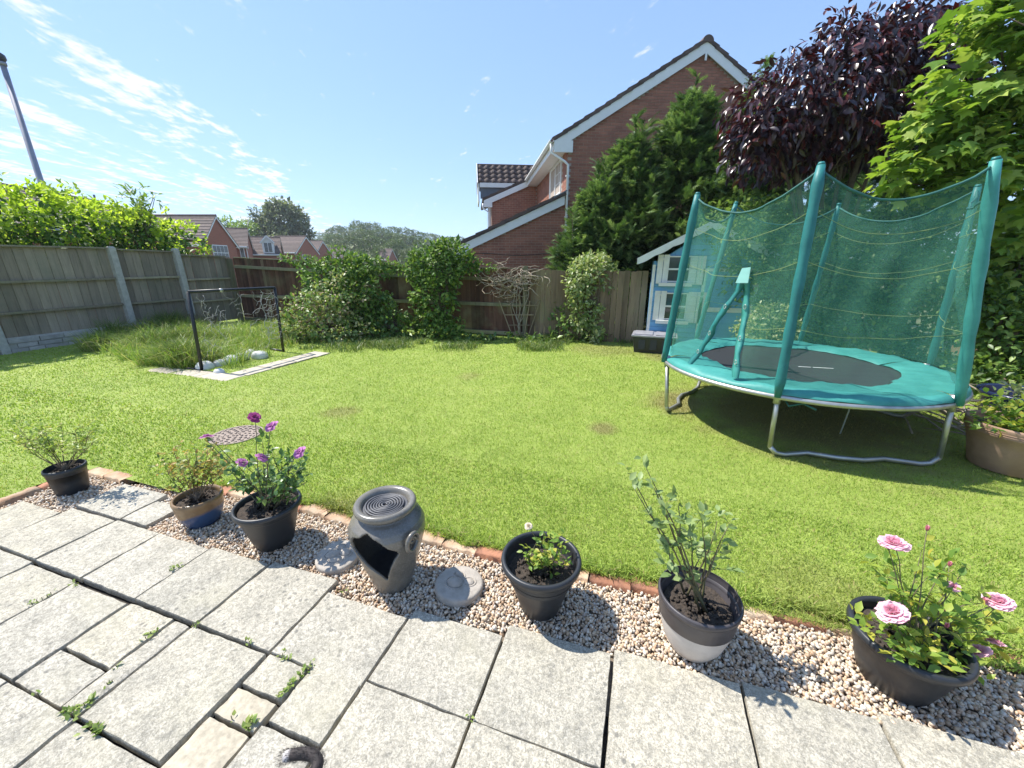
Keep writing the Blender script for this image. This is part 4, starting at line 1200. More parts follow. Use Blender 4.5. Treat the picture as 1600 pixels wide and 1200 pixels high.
P, D, N, C, nn = crown_points(blobs, 2900, 6, rg, .13, (.72, 1.02), 1.3, .3, .9)
new = np.repeat((C[:, 2] > 2.0 + rg.uniform(-.35, .35, len(C))), 6)
S = .12 * rg.uniform(.7, 1.25, len(P))
D2 = D.copy(); D2[:, 2] += .35
foliage(hedge, 'oval', P[~new], D[~new], N[~new], S[~new], m_laurel, rg, 60)
foliage(hedge, 'oval', P[new], D2[new], N[new], S[new], m_laurel_n, rg, 240, name='new_growth')
Pi, Di, Ni, _, _ = crown_points(blobs, 900, 4, rg, .25, (.2, .7), 1.2)
foliage(hedge, 'oval', Pi, Di, Ni, np.full(len(Pi), .16), m_laurel, rg, 0, name='inner_foliage')
st = MB()
for i in range(12):
    y_i = 1.5 + .54 * i; near = [c for c in C if abs(c[1] - y_i) < .4 and c[0] < -11.5][:5]
    branch_tree(st, (-11.95, y_i, -.3), near, .03, rg, .008)
st.build('stems', m_bark, hedge, True, world=True)
# feathery self-sown shoots standing out of it
m_feather = leafmat('feathery_green', [(.17, .27, .06), (.25, .35, .08), (.30, .38, .12)], .35)
b_ = bl(218, 318, 10.3, 26, 22)
plant('feathery_shrub', 'loose feathery pale shrub sticking out of the laurel hedge', 'shrub', [b_, bl(205, 345, 10.3, 22, 20), bl(226, 350, 10.3, 20, 22)], m_feather, 'long', .15, 90, 6, 43, base=(b_[0], b_[1], -.2), clump_r=.12, shell=(.2, 1.05), tr=.02, core=False, zmin=0)

# ---- along the back fence
m_ivy = leafmat('ivy_leaf', [(.05, .11, .025), (.08, .165, .032), (.16, .26, .05), (.32, .42, .10)], .25, rough=.5, spec=.25)
m_shrub = leafmat('shrub_leaf', [(.05, .10, .025), (.09, .165, .035), (.16, .26, .055), (.28, .38, .10)], .3, rough=.4, spec=.45)
m_pinkish = leafmat('reddish_shrub_leaf', [(.10, .18, .045), (.19, .29, .075), (.34, .40, .15), (.44, .30, .22)], .3, rough=.4)
m_varieg = leafmat('variegated_leaf', [(.14, .22, .06), (.24, .32, .10), (.40, .44, .20), (.55, .55, .34)], .3, rough=.4)
fw = lambda y_, px: 0
F_B = 8.9
plant('flowering_shrub', 'rounded shrub with pinkish new leaves beside the goal frame', 'shrub', [bl(495, 495, 8.35, 52, 50, .5), bl(470, 515, 8.3, 32, 35, .4), bl(535, 470, 8.5, 40, 45, .45), bl(530, 520, 8.3, 50, 35, .5)], m_pinkish, 'oval', .085, 520, 7, 51, clump_r=.12)
plant('ivy_mound', 'tall ivy mound climbing over the left half of the brown fence', 'ivy', [bl(535, 425, 9.0, 42, 36, .32), bl(555, 460, 8.9, 50, 50, .4), bl(500, 440, 9.0, 30, 25, .28), bl(580, 420, 9.1, 34, 18, .25), bl(575, 510, 8.75, 45, 40, .4)], m_ivy, 'dia', .10, 620, 7, 52, clump_r=.12)
plant('leafy_shrub', 'low leafy shrub between the two ivy mounds at the fence', 'shrub', [bl(612, 510, 8.65, 32, 38, .35), bl(602, 480, 8.8, 18, 22, .2), bl(640, 520, 8.6, 22, 28, .3)], m_shrub, 'oval', .09, 240, 6, 53, clump_r=.11)
plant('ivy_mound', 'dense ivy mound over the middle of the brown fence', 'ivy', [bl(685, 415, 8.75, 46, 36, .34), bl(680, 470, 8.6, 38, 60, .35), bl(700, 395, 8.85, 30, 18, .28), bl(655, 420, 8.8, 24, 24, .25), bl(722, 412, 8.8, 26, 16, .2), bl(690, 520, 8.5, 42, 28, .35)], m_ivy, 'dia', .10, 700, 7, 54, clump_r=.11)
# trailing strands of ivy along the top rail
plant('ivy_strand', 'thin strand of ivy trailing along the fence top between mounds', 'ivy', [bl(450 + 10 * i, 406 + 1.0 * i, 9.35, 11, 5 + (i % 3), .12) for i in range(0, 5)] + [bl(590 + 12 * i, 415 + (i % 2) * 4, 9.1, 12, 7, .12) for i in range(4)] + [bl(738 + 9 * i, 418, 8.8, 9, 6, .1) for i in range(4)], m_ivy, 'dia', .085, 150, 5, 55, clump_r=.09, trunk=False, core=False)
plant('ground_cover', 'broad-leaved weeds at the foot of the brown fence', 'weeds', [bl(690 + 34 * i, 538 - (i % 2) * 3, 8.2, 26, 13, .2) for i in range(9)], m_shrub, 'oval', .11, 260, 5, 56, clump_r=.1, trunk=False, core=False, up=.5, zmin=0)
plant('variegated_shrub', 'pale variegated shrub on a thin stem beside the blue playhouse', 'shrub', [bl(925, 425, 8.35, 33, 28, .38), bl(905, 440, 8.3, 22, 20, .25), bl(948, 440, 8.4, 20, 20, .25), bl(915, 490, 8.2, 22, 36, .2), bl(928, 525, 8.1, 18, 16, .2), bl(905, 465, 8.2, 16, 20, .2)], m_varieg, 'oval', .085, 420, 7, 57, clump_r=.11, tr=.025)
plant('dark_bush', 'dark green bush at the right end of the brown fence', 'bush', [bl(885, 505, 8.5, 22, 30, .3), bl(975, 480, 8.9, 30, 60, .3), bl(965, 520, 8.6, 28, 28, .3)], m_shrub, 'oval', .09, 240, 6, 58)

# ---- dead climber and its fan trellis
dv = thing('dead_climber', 'tangle of bare pale vine stems on the fence', 'dead climber', (-2.6, BY - .12, 0))
mb = MB(); rg = np.random.default_rng(60); rr2 = random.Random(60)
for i in range(54):
    pts = []
    a0 = rr2.uniform(0, 6.28); ax_, ay_ = rr2.gauss(806, 20), rr2.gauss(440, 9)
    px, py = ax_, ay_
    for k in range(9):
        p = onY(px, py, BY - .16 - .10 * math.sin(k * .7 + i))
        pts.append(p)
        a0 += rr2.uniform(-.9, .9) + .25; px += math.cos(a0) * 8.5 + (ax_ - px) * .1; py += math.sin(a0) * 5.5 + (ay_ - py) * .12
    mb.tube(pts, [.0095 * (1 - .07 * k) for k in range(9)], 5)
for i in range(5):
    pts = [onY(812 + rr2.uniform(-5, 5) + (i - 2) * 6 * (1 - k / 5.5), 448 + k * 15.5, BY - .14) for k in range(6)]
    mb.tube(pts, .008, 5)
mb.build('stems', m_twig, dv, True, world=True)
tre = thing('fan_trellis', 'wooden fan trellis below the dead climber', 'trellis', (-2.6, BY - .11, 0))
m_trel = wood('trellis_wood', (.36, .28, .18), (.25, .19, .12), (.22, .22, .12))
for i in range(5):
    a_ = onY(780 + 16 * i, 470, BY - .11); c_ = onY(803 + 5 * i, 532, BY - .11)
    MB().bar(c_, a_, .018, .022, up=(0, 1, 0)).build('slat', m_trel, tre, world=True)
for (xa, xb, yq) in ((784, 842, 477), (789, 834, 492), (795, 828, 508)):
    MB().bar(onY(xa, yq, BY - .13), onY(xb, yq, BY - .13), .016, .022, up=(0, 1, 0)).build('slat', m_trel, tre, world=True)

# ---- conifers behind the playhouse
m_con = leafmat('conifer_spray', [(.04, .085, .03), (.085, .155, .048), (.15, .24, .075), (.29, .38, .15)], .28, rough=.5, spec=.3)
def conifer(label, px, ytop, ybase, F, wpx, seed, n=1500, lean=0):
    rg = np.random.default_rng(seed)
    top = onF(px, ytop, F); h = top[2]; base = (top[0], top[1], -.1)
    t = thing('conifer', label, 'conifer', base, 0, 'conifers behind the playhouse')
    Rm_ = wpx * F / 640.0
    # boughs sweep up and out from the stem; their sprays hang in tufts with dark gaps between
    nb = int(n * .22)
    zz = .1 + (h - .3) * rg.random(nb) ** .9
    prof = np.where(zz < h * .42, 1.0, np.clip((h - zz) / (h * .58), .0, 1) ** .9) * Rm_ * np.clip(zz / .9, .75, 1)
    az = rg.random(nb) * 2 * np.pi
    L = prof * rg.uniform(.70, 1.18, nb) + .05
    bd = np.stack([np.cos(az), np.sin(az), rg.uniform(.15, .75, nb)], 1)
    per = 38
    u = rg.random((nb, per)) ** .75 * .78 + .24
    off = unit(nb * per, rg).reshape(nb, per, 3) * (.07 + .15 * (1 - u))[:, :, None] * np.array([1, 1, .7])
    base_p = np.stack([np.full(nb, base[0]), np.full(nb, base[1]), zz], 1)
    P = base_p[:, None, :] + bd[:, None, :] * (L[:, None] * u)[:, :, None] + off
    P[:, :, 2] -= (.22 * L[:, None] * u ** 2)
    Dd = bd[:, None, :] + rg.normal(size=(nb, per, 3)) * .5 + np.array([0, 0, .1])
    P = P.reshape(-1, 3); D = Dd.reshape(-1, 3)
    ok = (P[:, 2] > .02) & (P[:, 2] < h + .1); P, D = P[ok], D[ok]
    N = np.array([0, 0, 1.]) + unit(len(P), rg) * .6
    foliage(t, 'spray', P, D, N, rg.uniform(.15, .36, len(P)), m_con, rg, 0)
    # upright leaders with loose drooping sprays
    ld = MB(); LP = []; LD = []
    for q in range(10):
        a0 = rg.random() * 6.28; rr0 = Rm_ * rg.uniform(.1, .9)
        bx, by = base[0] + rr0 * math.cos(a0), base[1] + rr0 * math.sin(a0)
        zb = h * (1 - .58 * (rr0 / Rm_) ** 1.15) - .35; zt = zb + rg.uniform(.7, 1.25)
        if q == 0: bx, by, zb, zt = base[0], base[1], h - .7, h + .45
        pts = [(bx + .12 * math.sin(q) * u, by, zb + (zt - zb) * u) for u in np.linspace(0, 1, 6)]
        ld.tube(pts, [.018, .015, .012, .010, .007, .003], 5)
        for u in np.linspace(.0, .98, 20):
            for s_ in range(2):
                LP.append((bx + .12 * math.sin(q) * u, by, zb + (zt - zb) * u)); aa = rg.random() * 6.28
                LD.append((math.cos(aa), math.sin(aa), .75))
    LP = np.array(LP); LD = np.array(LD)
    foliage(t, 'spray', LP, LD, np.array([0, 0, 1.]) + unit(len(LP), rg) * .6, rg.uniform(.16, .34, len(LP)), m_con, rg, 0, name='leader_sprays')
    ld.tube([base, (base[0], base[1], h * .5), (base[0], base[1], h - .3)], [.13, .09, .02], 8)
    ld.build('trunk', m_bark, t, True, world=True)
conifer('conifer nearest the drainpipe of the brick house', 935, 290, 530, 9.9, 52, 71, 900)
conifer('conifer with a feathery top just left of the tallest one', 992, 215, 530, 10.3, 74, 72, 1500)
conifer('tallest conifer standing before the gable behind the playhouse', 1085, 150, 530, 10.5, 92, 73, 2000)
conifer('conifer half hidden behind the purple tree', 1195, 128, 530, 11.2, 60, 74, 1000)
conifer('conifer right of the playhouse roof behind the trampoline', 1140, 250, 520, 9.6, 60, 75, 900)
conifer('dark conifer filling the gap under the purple tree', 1300, 150, 520, 10.4, 90, 76, 1100)
conifer('dark conifer behind the maple and the purple tree', 1430, 130, 520, 10.0, 90, 77, 1100)

# ---- green shrubs behind the trampoline
m_privet = leafmat('privet_leaf', [(.05, .10, .025), (.085, .16, .035), (.16, .26, .055), (.29, .38, .10)], .28, rough=.4, spec=.4)
plant('privet_bush', 'tall leafy bush behind the trampoline net below the purple tree', 'bush', [bl(1160, 360, 7.2, 56, 44, .7), bl(1230, 390, 7.0, 70, 55, .8), bl(1180, 420, 7.0, 50, 60, .5), bl(1290, 430, 6.9, 70, 80, .7), bl(1250, 500, 6.7, 60, 50, .5)], m_privet, 'oval', .085, 1100, 7, 81, clump_r=.14, tr=.06)
plant('privet_bush', 'broad leafy bush behind the right half of the trampoline', 'bush', [bl(1380, 420, 6.6, 80, 90, .7), bl(1440, 500, 6.3, 70, 70, .6), bl(1350, 530, 6.3, 70, 45, .5), bl(1460, 390, 6.6, 60, 70, .6), bl(1420, 360, 6.9, 60, 40, .6)], m_privet, 'oval', .085, 1100, 7, 82, clump_r=.14, tr=.06)
plant('small_leafed_shrub', 'small bright shrub seen through the open trampoline door', 'shrub', [bl(1175, 515, 6.3, 26, 20, .3), bl(1200, 495, 6.4, 28, 22, .3), bl(1225, 520, 6.2, 26, 22, .3)], m_varieg, 'oval', .06, 260, 7, 83, clump_r=.09, tr=.02)
plant('dark_bush', 'dark shady bush right of the trampoline', 'bush', [bl(1560, 520, 5.0, 60, 80, .6), bl(1530, 450, 5.4, 50, 70, .6), bl(1620, 450, 5.2, 70, 110, .6), bl(1640, 590, 4.6, 60, 60, .5), bl(1545, 585, 4.7, 40, 28, .3)], m_privet, 'oval', .085, 800, 7, 84, clump_r=.14, tr=.05)

# ---- purple-leaved plum
m_plum = leafmat('purple_leaf', [(.018, .010, .014), (.030, .013, .019), (.050, .018, .022), (.13, .026, .024)], .12, tcol=(1.6, .7, .7), rough=.3, spec=.75)
rg = np.random.default_rng(90)
PF = 6.9
pb = onF(1275, 560, PF)
plum = thing('purple_leaved_tree', 'dark purple-leaved tree above the trampoline', 'tree', (pb[0], pb[1], -.05))
blobs = [bl(1215, 175, PF, 70, 60), bl(1290, 130, PF, 90, 66), bl(1370, 110, PF + .1, 90, 66), bl(1440, 130, PF + .2, 70, 62), bl(1190, 215, PF, 48, 45), bl(1290, 185, PF, 80, 40), bl(1380, 180, PF, 80, 42), bl(1470, 170, PF + .1, 55, 50), bl(1340, 70, PF + .1, 60, 32), bl(1420, 70, PF + .1, 60, 34), bl(1180, 245, PF, 36, 32), bl(1250, 240, PF + .2, 50, 30), bl(1340, 225, PF + .3, 60, 28)]
P, D, N, C, nn = crown_points(blobs, 1050, 7, rg, .16, (.72, 1.02), None, .15, .65, .75)
S = .155 * rg.uniform(.65, 1.2, len(P))
foliage(plum, 'long', P, D, N, S, m_plum, rg, 300)
Pi, Di, Ni, _, _ = crown_points(blobs, 500, 4, rg, .3, (.2, .7), None, .15, .65, .6)
foliage(plum, 'oval', Pi, Di, Ni, np.full(len(Pi), .17), m_plum, rg, 0, name='inner_foliage')
# young upright shoots
SP = []; SD = []; sh = MB()
for i in range(26):
    px = rg.uniform(1170, 1480); ytop = float(np.interp(px, [1150, 1250, 1350, 1490], [150, 70, 30, 30])) + rg.uniform(-14, 26)
    a_ = onF(px, ytop + 45, PF); c_ = onF(px + rg.uniform(-8, 8), ytop, PF)
    sh.tube([a_, c_], [.006, .002], 4)
    for u in np.linspace(.2, 1, 7): SP.append(np.array(a_) * (1 - u) + np.array(c_) * u); SD.append((rg.normal(), rg.normal(), .7))
foliage(plum, 'long', np.array(SP), np.array(SD), unit(len(SP), rg) * .4 + np.array([0, 0, 1.]), rg.uniform(.07, .13, len(SP)), m_plum, rg, 0, name='young_shoots')
sh.build('shoots', m_bark, plum, True, world=True)
tk = MB()
for (x0, x1, y1, r) in ((1262, 1240, 240, .055), (1275, 1290, 215, .05), (1285, 1355, 205, .055), (1268, 1215, 230, .035), (1290, 1385, 190, .035), (1272, 1330, 190, .04)):
    pts = [onF(x0, 540, PF), onF(x0 + (x1 - x0) * .25, 400, PF), onF(x0 + (x1 - x0) * .6, 300, PF + .05), onF(x1, y1, PF), onF(x1 + (x1 - x0) * .5, y1 - 70, PF)]
    pts[0] = (pts[0][0], pts[0][1], -.1)
    tk.tube(pts, [r, r * .9, r * .75, r * .5, r * .2], 8)
tk.build('trunk', m_bark, plum, True, world=True)
br = MB()
for i in range(30):
    a_ = onF(rg.uniform(1200, 1380), rg.uniform(230, 300), PF + rg.uniform(-.2, .3)); br_t = C[rg.integers(len(C))]
    branch_tree(br, a_, [br_t], .012, rg, .004, 5)
br.build('branches', m_bark, plum, True, world=True)

# ---- maple on the right
m_maple = leafmat('maple_leaf', [(.10, .19, .03), (.18, .30, .045), (.29, .40, .065), (.40, .48, .11)], .38, rough=.45, spec=.35)
rg = np.random.default_rng(95)
MF = 5.3
mb0 = onF(1640, 600, MF + .6)
maple = thing('maple_tree', 'bright green maple reaching in over the right of the trampoline', 'tree', (mb0[0], mb0[1], -.05))
blobs = [bl(1560, 110, MF, 75, 80, .6), bl(1520, 180, MF, 50, 60, .4), bl(1480, 225, MF, 60, 38, .35), bl(1430, 270, MF + .1, 45, 24, .3), bl(1540, 260, MF, 70, 60, .5), bl(1610, 330, MF, 60, 80, .6), bl(1580, 30, MF, 60, 45, .5), bl(1600, 200, MF, 70, 80, .6), bl(1575, 420, MF - .1, 35, 60, .35), bl(1495, 285, MF, 50, 25, .3), bl(1450, 190, MF + .1, 40, 24, .3)]
P, D, N, C, nn = crown_points(blobs, 540, 6, rg, .17, (.45, 1.08), None, .42, .7, .35)
S = .155 * rg.uniform(.6, 1.2, len(P))
foliage(maple, 'maple', P, D, N, S, m_maple, rg, 300)
# hanging lower boughs on the right, in the shade
lb_ = [bl(1600, 480, MF, 50, 60, .4), bl(1640, 560, MF - .2, 60, 80, .5), bl(1660, 400, MF + .4, 80, 120, .7)]
P, D, N, C2, _ = crown_points(lb_, 200, 5, rg, .17, (.4, 1.05), None, .42, .7, .5)
foliage(maple, 'maple', P, D, N, .17 * rg.uniform(.7, 1.1, len(P)), m_maple, rg, 0, name='lower_foliage')
tk = MB(); bp = (mb0[0], mb0[1], -.1); md = (mb0[0] - .1, mb0[1], 1.6)
tk.tube([bp, (mb0[0] - .03, mb0[1], .8), md], [.10, .085, .075], 9)
tk.build('trunk', m_bark, maple, True, world=True)
br = MB(); branch_tree(br, md, [C[i] for i in rg.choice(len(C), 26, replace=False)], .035, rg, .006)
br.build('branches', m_bark, maple, True, world=True)

# ---- far trees
m_far = [leafmat('far_foliage_a', [(.06, .10, .03), (.09, .145, .04), (.13, .19, .055), (.17, .22, .07)], .2),
         leafmat('far_foliage_b', [(.075, .11, .045), (.11, .15, .06), (.15, .19, .085), (.19, .22, .11)], .2),
         leafmat('far_foliage_c', [(.05, .085, .03), (.075, .12, .035), (.105, .16, .045), (.15, .2, .06)], .2)]
protos = []
for s_ in range(4):
    rg = np.random.default_rng(200 + s_)
    bb = [(0, 0, .56, .40, .40, .42), (0, 0, .3, .32, .32, .25)] + [(rg.uniform(-.26, .26), rg.uniform(-.26, .26), rg.uniform(.42, .82), rg.uniform(.15, .24), rg.uniform(.15, .24), rg.uniform(.12, .22)) for _ in range(9)]
    P, D, N, C, _ = crown_points(bb, 620, 6, rg, .045, (.8, 1.04), None, .2, .9)
    v, t_, r = leaf_arrays('dia', P, D, N, rg.uniform(.035, .06, len(P)), rg)
    crown = fast_mesh('crown', v, t_, m_far[s_ % 3], r)
    mb = MB(); mb.tube([(0, 0, -.05), (0, 0, .3), (.02, 0, .6)], [.035, .028, .012], 7); branch_tree(mb, (0, 0, .28), [C[i] for i in range(8)], .015, rg, .003, 5)
    protos.append((crown, mb.mesh('trunk', m_bark, True)))
def far_tree(label, px, ytop, F, wpx, s_, name='broadleaf_tree', group='trees on the far hillside'):
    p = onF(px, ytop, F); gz = terrain(p[0], p[1]) - .3; h = max(3.0, p[2] - gz)
    t = thing(name, label, 'tree', (p[0], p[1], gz), rnd.uniform(0, 6.28), group)
    h = min(h, 15.0) if group == 'trees on the far hillside' else h
    t.location.z = p[2] - h
    wd = wpx * F / 640.0 / .5
    k = s_ % 4
    M = Matrix.Diagonal((wd, wd, h, 1))
    link('crown', protos[k][0], t, M=M); link('trunk', protos[k][1], t, M=M)
prof_x = [395, 470, 500, 530, 560, 585, 610, 640, 680, 720, 770, 830]
prof_y = [382, 374, 366, 352, 345, 350, 352, 360, 368, 372, 376, 380]
rk = random.Random(77)
for rank, (F, lift, n) in enumerate(((185, 0, 26), (150, 8, 22), (118, 20, 18))):
    for i in range(n):
        px = 470 + (760 - 470) * (i + rk.uniform(.1, .9)) / n
        yt = np.interp(px, prof_x, prof_y) + lift + rk.uniform(-3, 6)
        far_tree('tree in the wood on the far hill', px, yt, F + rk.uniform(-9, 9), rk.uniform(15, 24) * (1.15 if rank else 1), rk.randrange(4))
# the big grey-green tree beside it and its thinner neighbours
for (px, yt, w, F) in ((445, 317, 20, 95), (425, 322, 17, 96), (463, 328, 18, 96), (408, 335, 13, 97), (475, 348, 13, 97)): pass
rg = np.random.default_rng(300); F = 95
m_pop = leafmat('grey_green_leaf', [(.12, .15, .085), (.17, .20, .115), (.22, .25, .15), (.28, .31, .19)], .3)
blobs = [bl(444, 348, F, 26, 32), bl(424, 352, F, 18, 28), bl(464, 354, F, 18, 28), bl(436, 330, F, 14, 13), bl(452, 332, F, 12, 13), bl(410, 356, F, 12, 18), bl(476, 364, F, 10, 16), bl(445, 370, F, 36, 16)]
pb = onF(444, 400, F)
plant('poplar_tree', 'tallest grey-green tree standing above the row of houses', 'tree', blobs, m_pop, 'dia', .85, 900, 7, 301, base=(pb[0], pb[1], terrain(pb[0], pb[1])), clump_r=.75, zmin=-3, tr=.5)
F = 90
pb = onF(375, 400, F)
plant('ash_tree', 'thin pale tree left of the tallest grey-green tree', 'tree', [bl(372, 360, F, 22, 12), bl(352, 352, F, 10, 13), bl(388, 356, F, 12, 10)], m_feather, 'dia', .7, 190, 6, 302, base=(pb[0], pb[1], terrain(pb[0], pb[1])), clump_r=.8, zmin=-3, tr=.35, shell=(.4, 1.05), core=False)
pb = onF(397, 400, 93)
plant('bare_topped_tree', 'narrow dark spiky tree beside the tallest tree', 'tree', [bl(397, 335, 93, 5, 10), bl(395, 352, 93, 8, 14)], m_pop, 'long', .8, 60, 5, 303, base=(pb[0], pb[1], terrain(pb[0], pb[1])), clump_r=.5, zmin=-3, tr=.25, core=False, shell=(.2, 1.05))
for (px, yt, w, F, s_) in ((505, 385, 16, 84, 1), (560, 388, 20, 80, 0), (590, 383, 18, 92, 2), (640, 384, 20, 86, 1), (655, 372, 18, 100, 3), (620, 374, 16, 110, 2), (715, 382, 16, 90, 0), (490, 376, 14, 105, 2)):
    far_tree('tree among the houses below the far hill', px, yt, F, w, s_, group='trees among the far houses')

# ============================================================ GARDEN THINGS
def fabric(name, c, c2, rough=.6):
    return simple(name, c, c2, 6, rough, .35, 30, .006, spec=.4)
m_teal = fabric('teal_pvc', (.065, .32, .28), (.04, .235, .21), .5)
m_sleeve = fabric('teal_sleeve', (.028, .20, .195), (.018, .14, .14), .5)
m_steel = simple('galvanised_tube', (.52, .52, .50), (.40, .40, .38), 14, .42, metal=.75)
m_mat = simple('black_woven_mat', (.030, .032, .035), (.022, .024, .027), 120, .75, .3, 300, .002)
m_net, nt, b = new_mat('green_net')
b.inputs['Base Color'].default_value = (.10, .32, .225, 1); b.inputs['Roughness'].default_value = .7
trn = nt.nodes.new('ShaderNodeBsdfTransparent'); trl = nt.nodes.new('ShaderNodeBsdfTranslucent'); trl.inputs['Color'].default_value = (.14, .42, .29, 1)
mx1 = nt.nodes.new('ShaderNodeMixShader'); mx1.inputs[0].default_value = .4
nt.links.new(b.outputs[0], mx1.inputs[1]); nt.links.new(trl.outputs[0], mx1.inputs[2])
mx2 = nt.nodes.new('ShaderNodeMixShader')
# the weave: fine threads, a little closer in some places than others
wv = noise(nt, 1.5, 3, .6, 'Object'); wv2 = noise(nt, 1.0, 2, .6, 'Object', stretch=(2, 2, 90))
wa = nt.nodes.new('ShaderNodeMath'); wa.operation = 'MULTIPLY_ADD'; nt.links.new(wv2, wa.inputs[0]); wa.inputs[1].default_value = .25; nt.links.new(maprange(nt, wv, .3, .7, .09, .19), wa.inputs[2])
nt.links.new(wa.outputs[0], mx2.inputs[0])
nt.links.new(trn.outputs[0], mx2.inputs[1]); nt.links.new(mx1.outputs[0], mx2.inputs[2])
nt.links.new(mx2.outputs[0], nt.nodes['Material Output'].inputs['Surface'])
m_yel = simple('yellow_band', (.30, .36, .13), (.22, .30, .11), 20, .7)
m_dtrim = simple('dark_green_trim', (.03, .14, .12), (.02, .10, .09), 20, .7)

TC = (1.55, 4.72); TR = 1.25; TZ = .585
tramp = thing('trampoline', 'round green trampoline with tall safety net enclosure', 'trampoline', (TC[0], TC[1], 0))
ang = [190, 250, 310, 10, 70, 130]
def TP(a, r, z): t = R_(a); return Vector((TC[0] + r * math.cos(t), TC[1] + r * math.sin(t), z))
tops_px = {190: (1090, 304), 250: (1283, 258), 310: (1556, 250), 10: (1528, 292), 70: (1311, 320), 130: (1150, 318)}
tops = {}
for a in ang:
    best = None
    for z in np.arange(1.95, 2.55, .01):
        g = G(*tops_px[a], z); r = math.hypot(g[0] - TC[0], g[1] - TC[1]); e_ = abs(r - 1.20) + abs(z - 2.22) * .15
        if best is None or e_ < best[0]: best = (e_, Vector((g[0], g[1], z)))
    tops[a] = best[1]
# rim and legs
MB().tube([TP(k * 5, TR + .012, TZ - .032) for k in range(72)], .023, 8, closed=True).build('rim_tube', m_steel, tramp, True, world=True)
pairs = ((250, 310), (190, 130), (70, 10))
for (a, c_) in pairs:
    fa, fc = TP(a, TR * 1.0, 0), TP(c_, TR * 1.0, 0)
    if (a, c_) == (250, 310):
        fa = Vector((*G(1200, 712), 0)); fc = Vector((*G(1462, 730), 0))
    if (a, c_) == (190, 130): fa = Vector((*G(1040, 647), 0)); fc = Vector((*G(1092, 606), 0))
    ta, t2 = TP(a, TR, TZ - .02), TP(c_, TR, TZ - .02)
    d = (fc - fa).normalized(); L = (fc - fa).length
    bend = (fa + fc) / 2 - Vector((TC[0], TC[1], 0)); bend.normalize()
    gr_ = [fa + Vector((0, 0, .09)), fa + d * .05 + Vector((0, 0, .035)), fa + d * .12 + Vector((0, 0, .022))]
    gr_ += [fa + d * (L * u) + bend * (-.05 * math.sin(u * math.pi * 3)) + Vector((0, 0, .022 + .02 * math.sin(u * math.pi))) for u in (.25, .4, .55, .7)]
    gr_ += [fc - d * .12 + Vector((0, 0, .022)), fc - d * .05 + Vector((0, 0, .035)), fc + Vector((0, 0, .09))]
    MB().tube(gr_, .021, 8).build('foot_tube', m_steel, tramp, True, world=True)
    MB().tube([ta, fa + Vector((0, 0, .085))], .020, 8).build('leg', m_steel, tramp, True, world=True)
    MB().tube([t2, fc + Vector((0, 0, .085))], .020, 8).build('leg', m_steel, tramp, True, world=True)
for a in ang: MB().tube([TP(a, TR, TZ - .09), TP(a, TR, TZ + .04)], .027, 10).build('leg_socket', m_steel, tramp, True, world=True)
# mat and pads
nseg = 96
mv = [(TC[0], TC[1], TZ + .004)]; mf = []
for j, rr in enumerate((.3, .6, .95)):
    for k in range(nseg):
        p = TP(360 * k / nseg, rr, TZ + .004); mv.append(tuple(p))
for k in range(nseg): mf.append((0, 1 + k, 1 + (k + 1) % nseg))
for j in range(2):
    for k in range(nseg): a_, b2 = 1 + j * nseg + k, 1 + j * nseg + (k + 1) % nseg; mf.append((a_, a_ + nseg, b2 + nseg, b2))
MB().add(mv, mf).build('jumping_mat', m_mat, tramp, True, world=True)
pr = MB()
g1, g2 = Vector((*G(1247, 574, TZ), TZ + .009)), Vector((*G(1302, 577, TZ), TZ + .009))
for i in range(2):
    a_ = g1.lerp(g2, (0, .42)[i]); b2 = g1.lerp(g2, (.36, 1)[i])
    pr.quad(a_ + Vector((0, -.008, .0)), b2 + Vector((0, -.008, .0)), b2 + Vector((0, .008, .0)), a_ + Vector((0, .010, .0)))
pr.build('printed_mark', simple('white_print', (.75, .75, .75), rough=.7), tramp, world=True)
for s_ in range(6):        # six pad sections, a little slack and rumpled
    V = []; Fc = []; na_ = 26; prof = ((.84, .014), (.86, .03), (.95, .04), (1.06, .045), (1.17, .045), (1.235, .034), (1.262, .012), (1.268, -.008))
    for i in range(na_ + 1):
        a = ang[s_] + 60.0 * i / na_
        for j, (r, z) in enumerate(prof):
            wob = .008 * math.sin(R_(a) * 9 + j * 1.3 + s_) + .006 * math.sin(R_(a) * 23 + j * .9) + .003 * math.sin(R_(a) * 51 + j * 2.1)
            rr = r + (.022 * math.sin(R_(a) * 5 + s_) if j < 2 else 0)
            V.append(tuple(TP(a, rr, TZ + z + wob * (1 if 0 < j < 6 else .4))))
    np_ = len(prof)
    for i in range(na_):
        for j in range(np_ - 1): Fc.append((i * np_ + j, i * np_ + j + 1, (i + 1) * np_ + j + 1, (i + 1) * np_ + j))
    MB().add(V, Fc).build('spring_pad', m_teal, tramp, True, world=True)
# poles in padded sleeves
for a in ang:
    p0, p1 = TP(a, TR + .035, TZ - .03), tops[a]
    near = a in (190, 250, 310)
    pts = [p0.lerp(p1, u) for u in np.linspace(0, 1, 14)]
    rad = [(.036 if near else .030) + .004 * math.sin(i * 2.3 + a) for i in range(14)]; rad[0] *= .7; rad[-1] *= .75
    MB().tube(pts, rad, 12).build('net_pole', m_sleeve if a != 310 else m_teal, tramp, True, world=True)
    MB().tube([p1, p1 + (p1 - p0).normalized() * .02], [.026, .018], 10).build('pole_cap', m_sleeve, tramp, True, world=True)
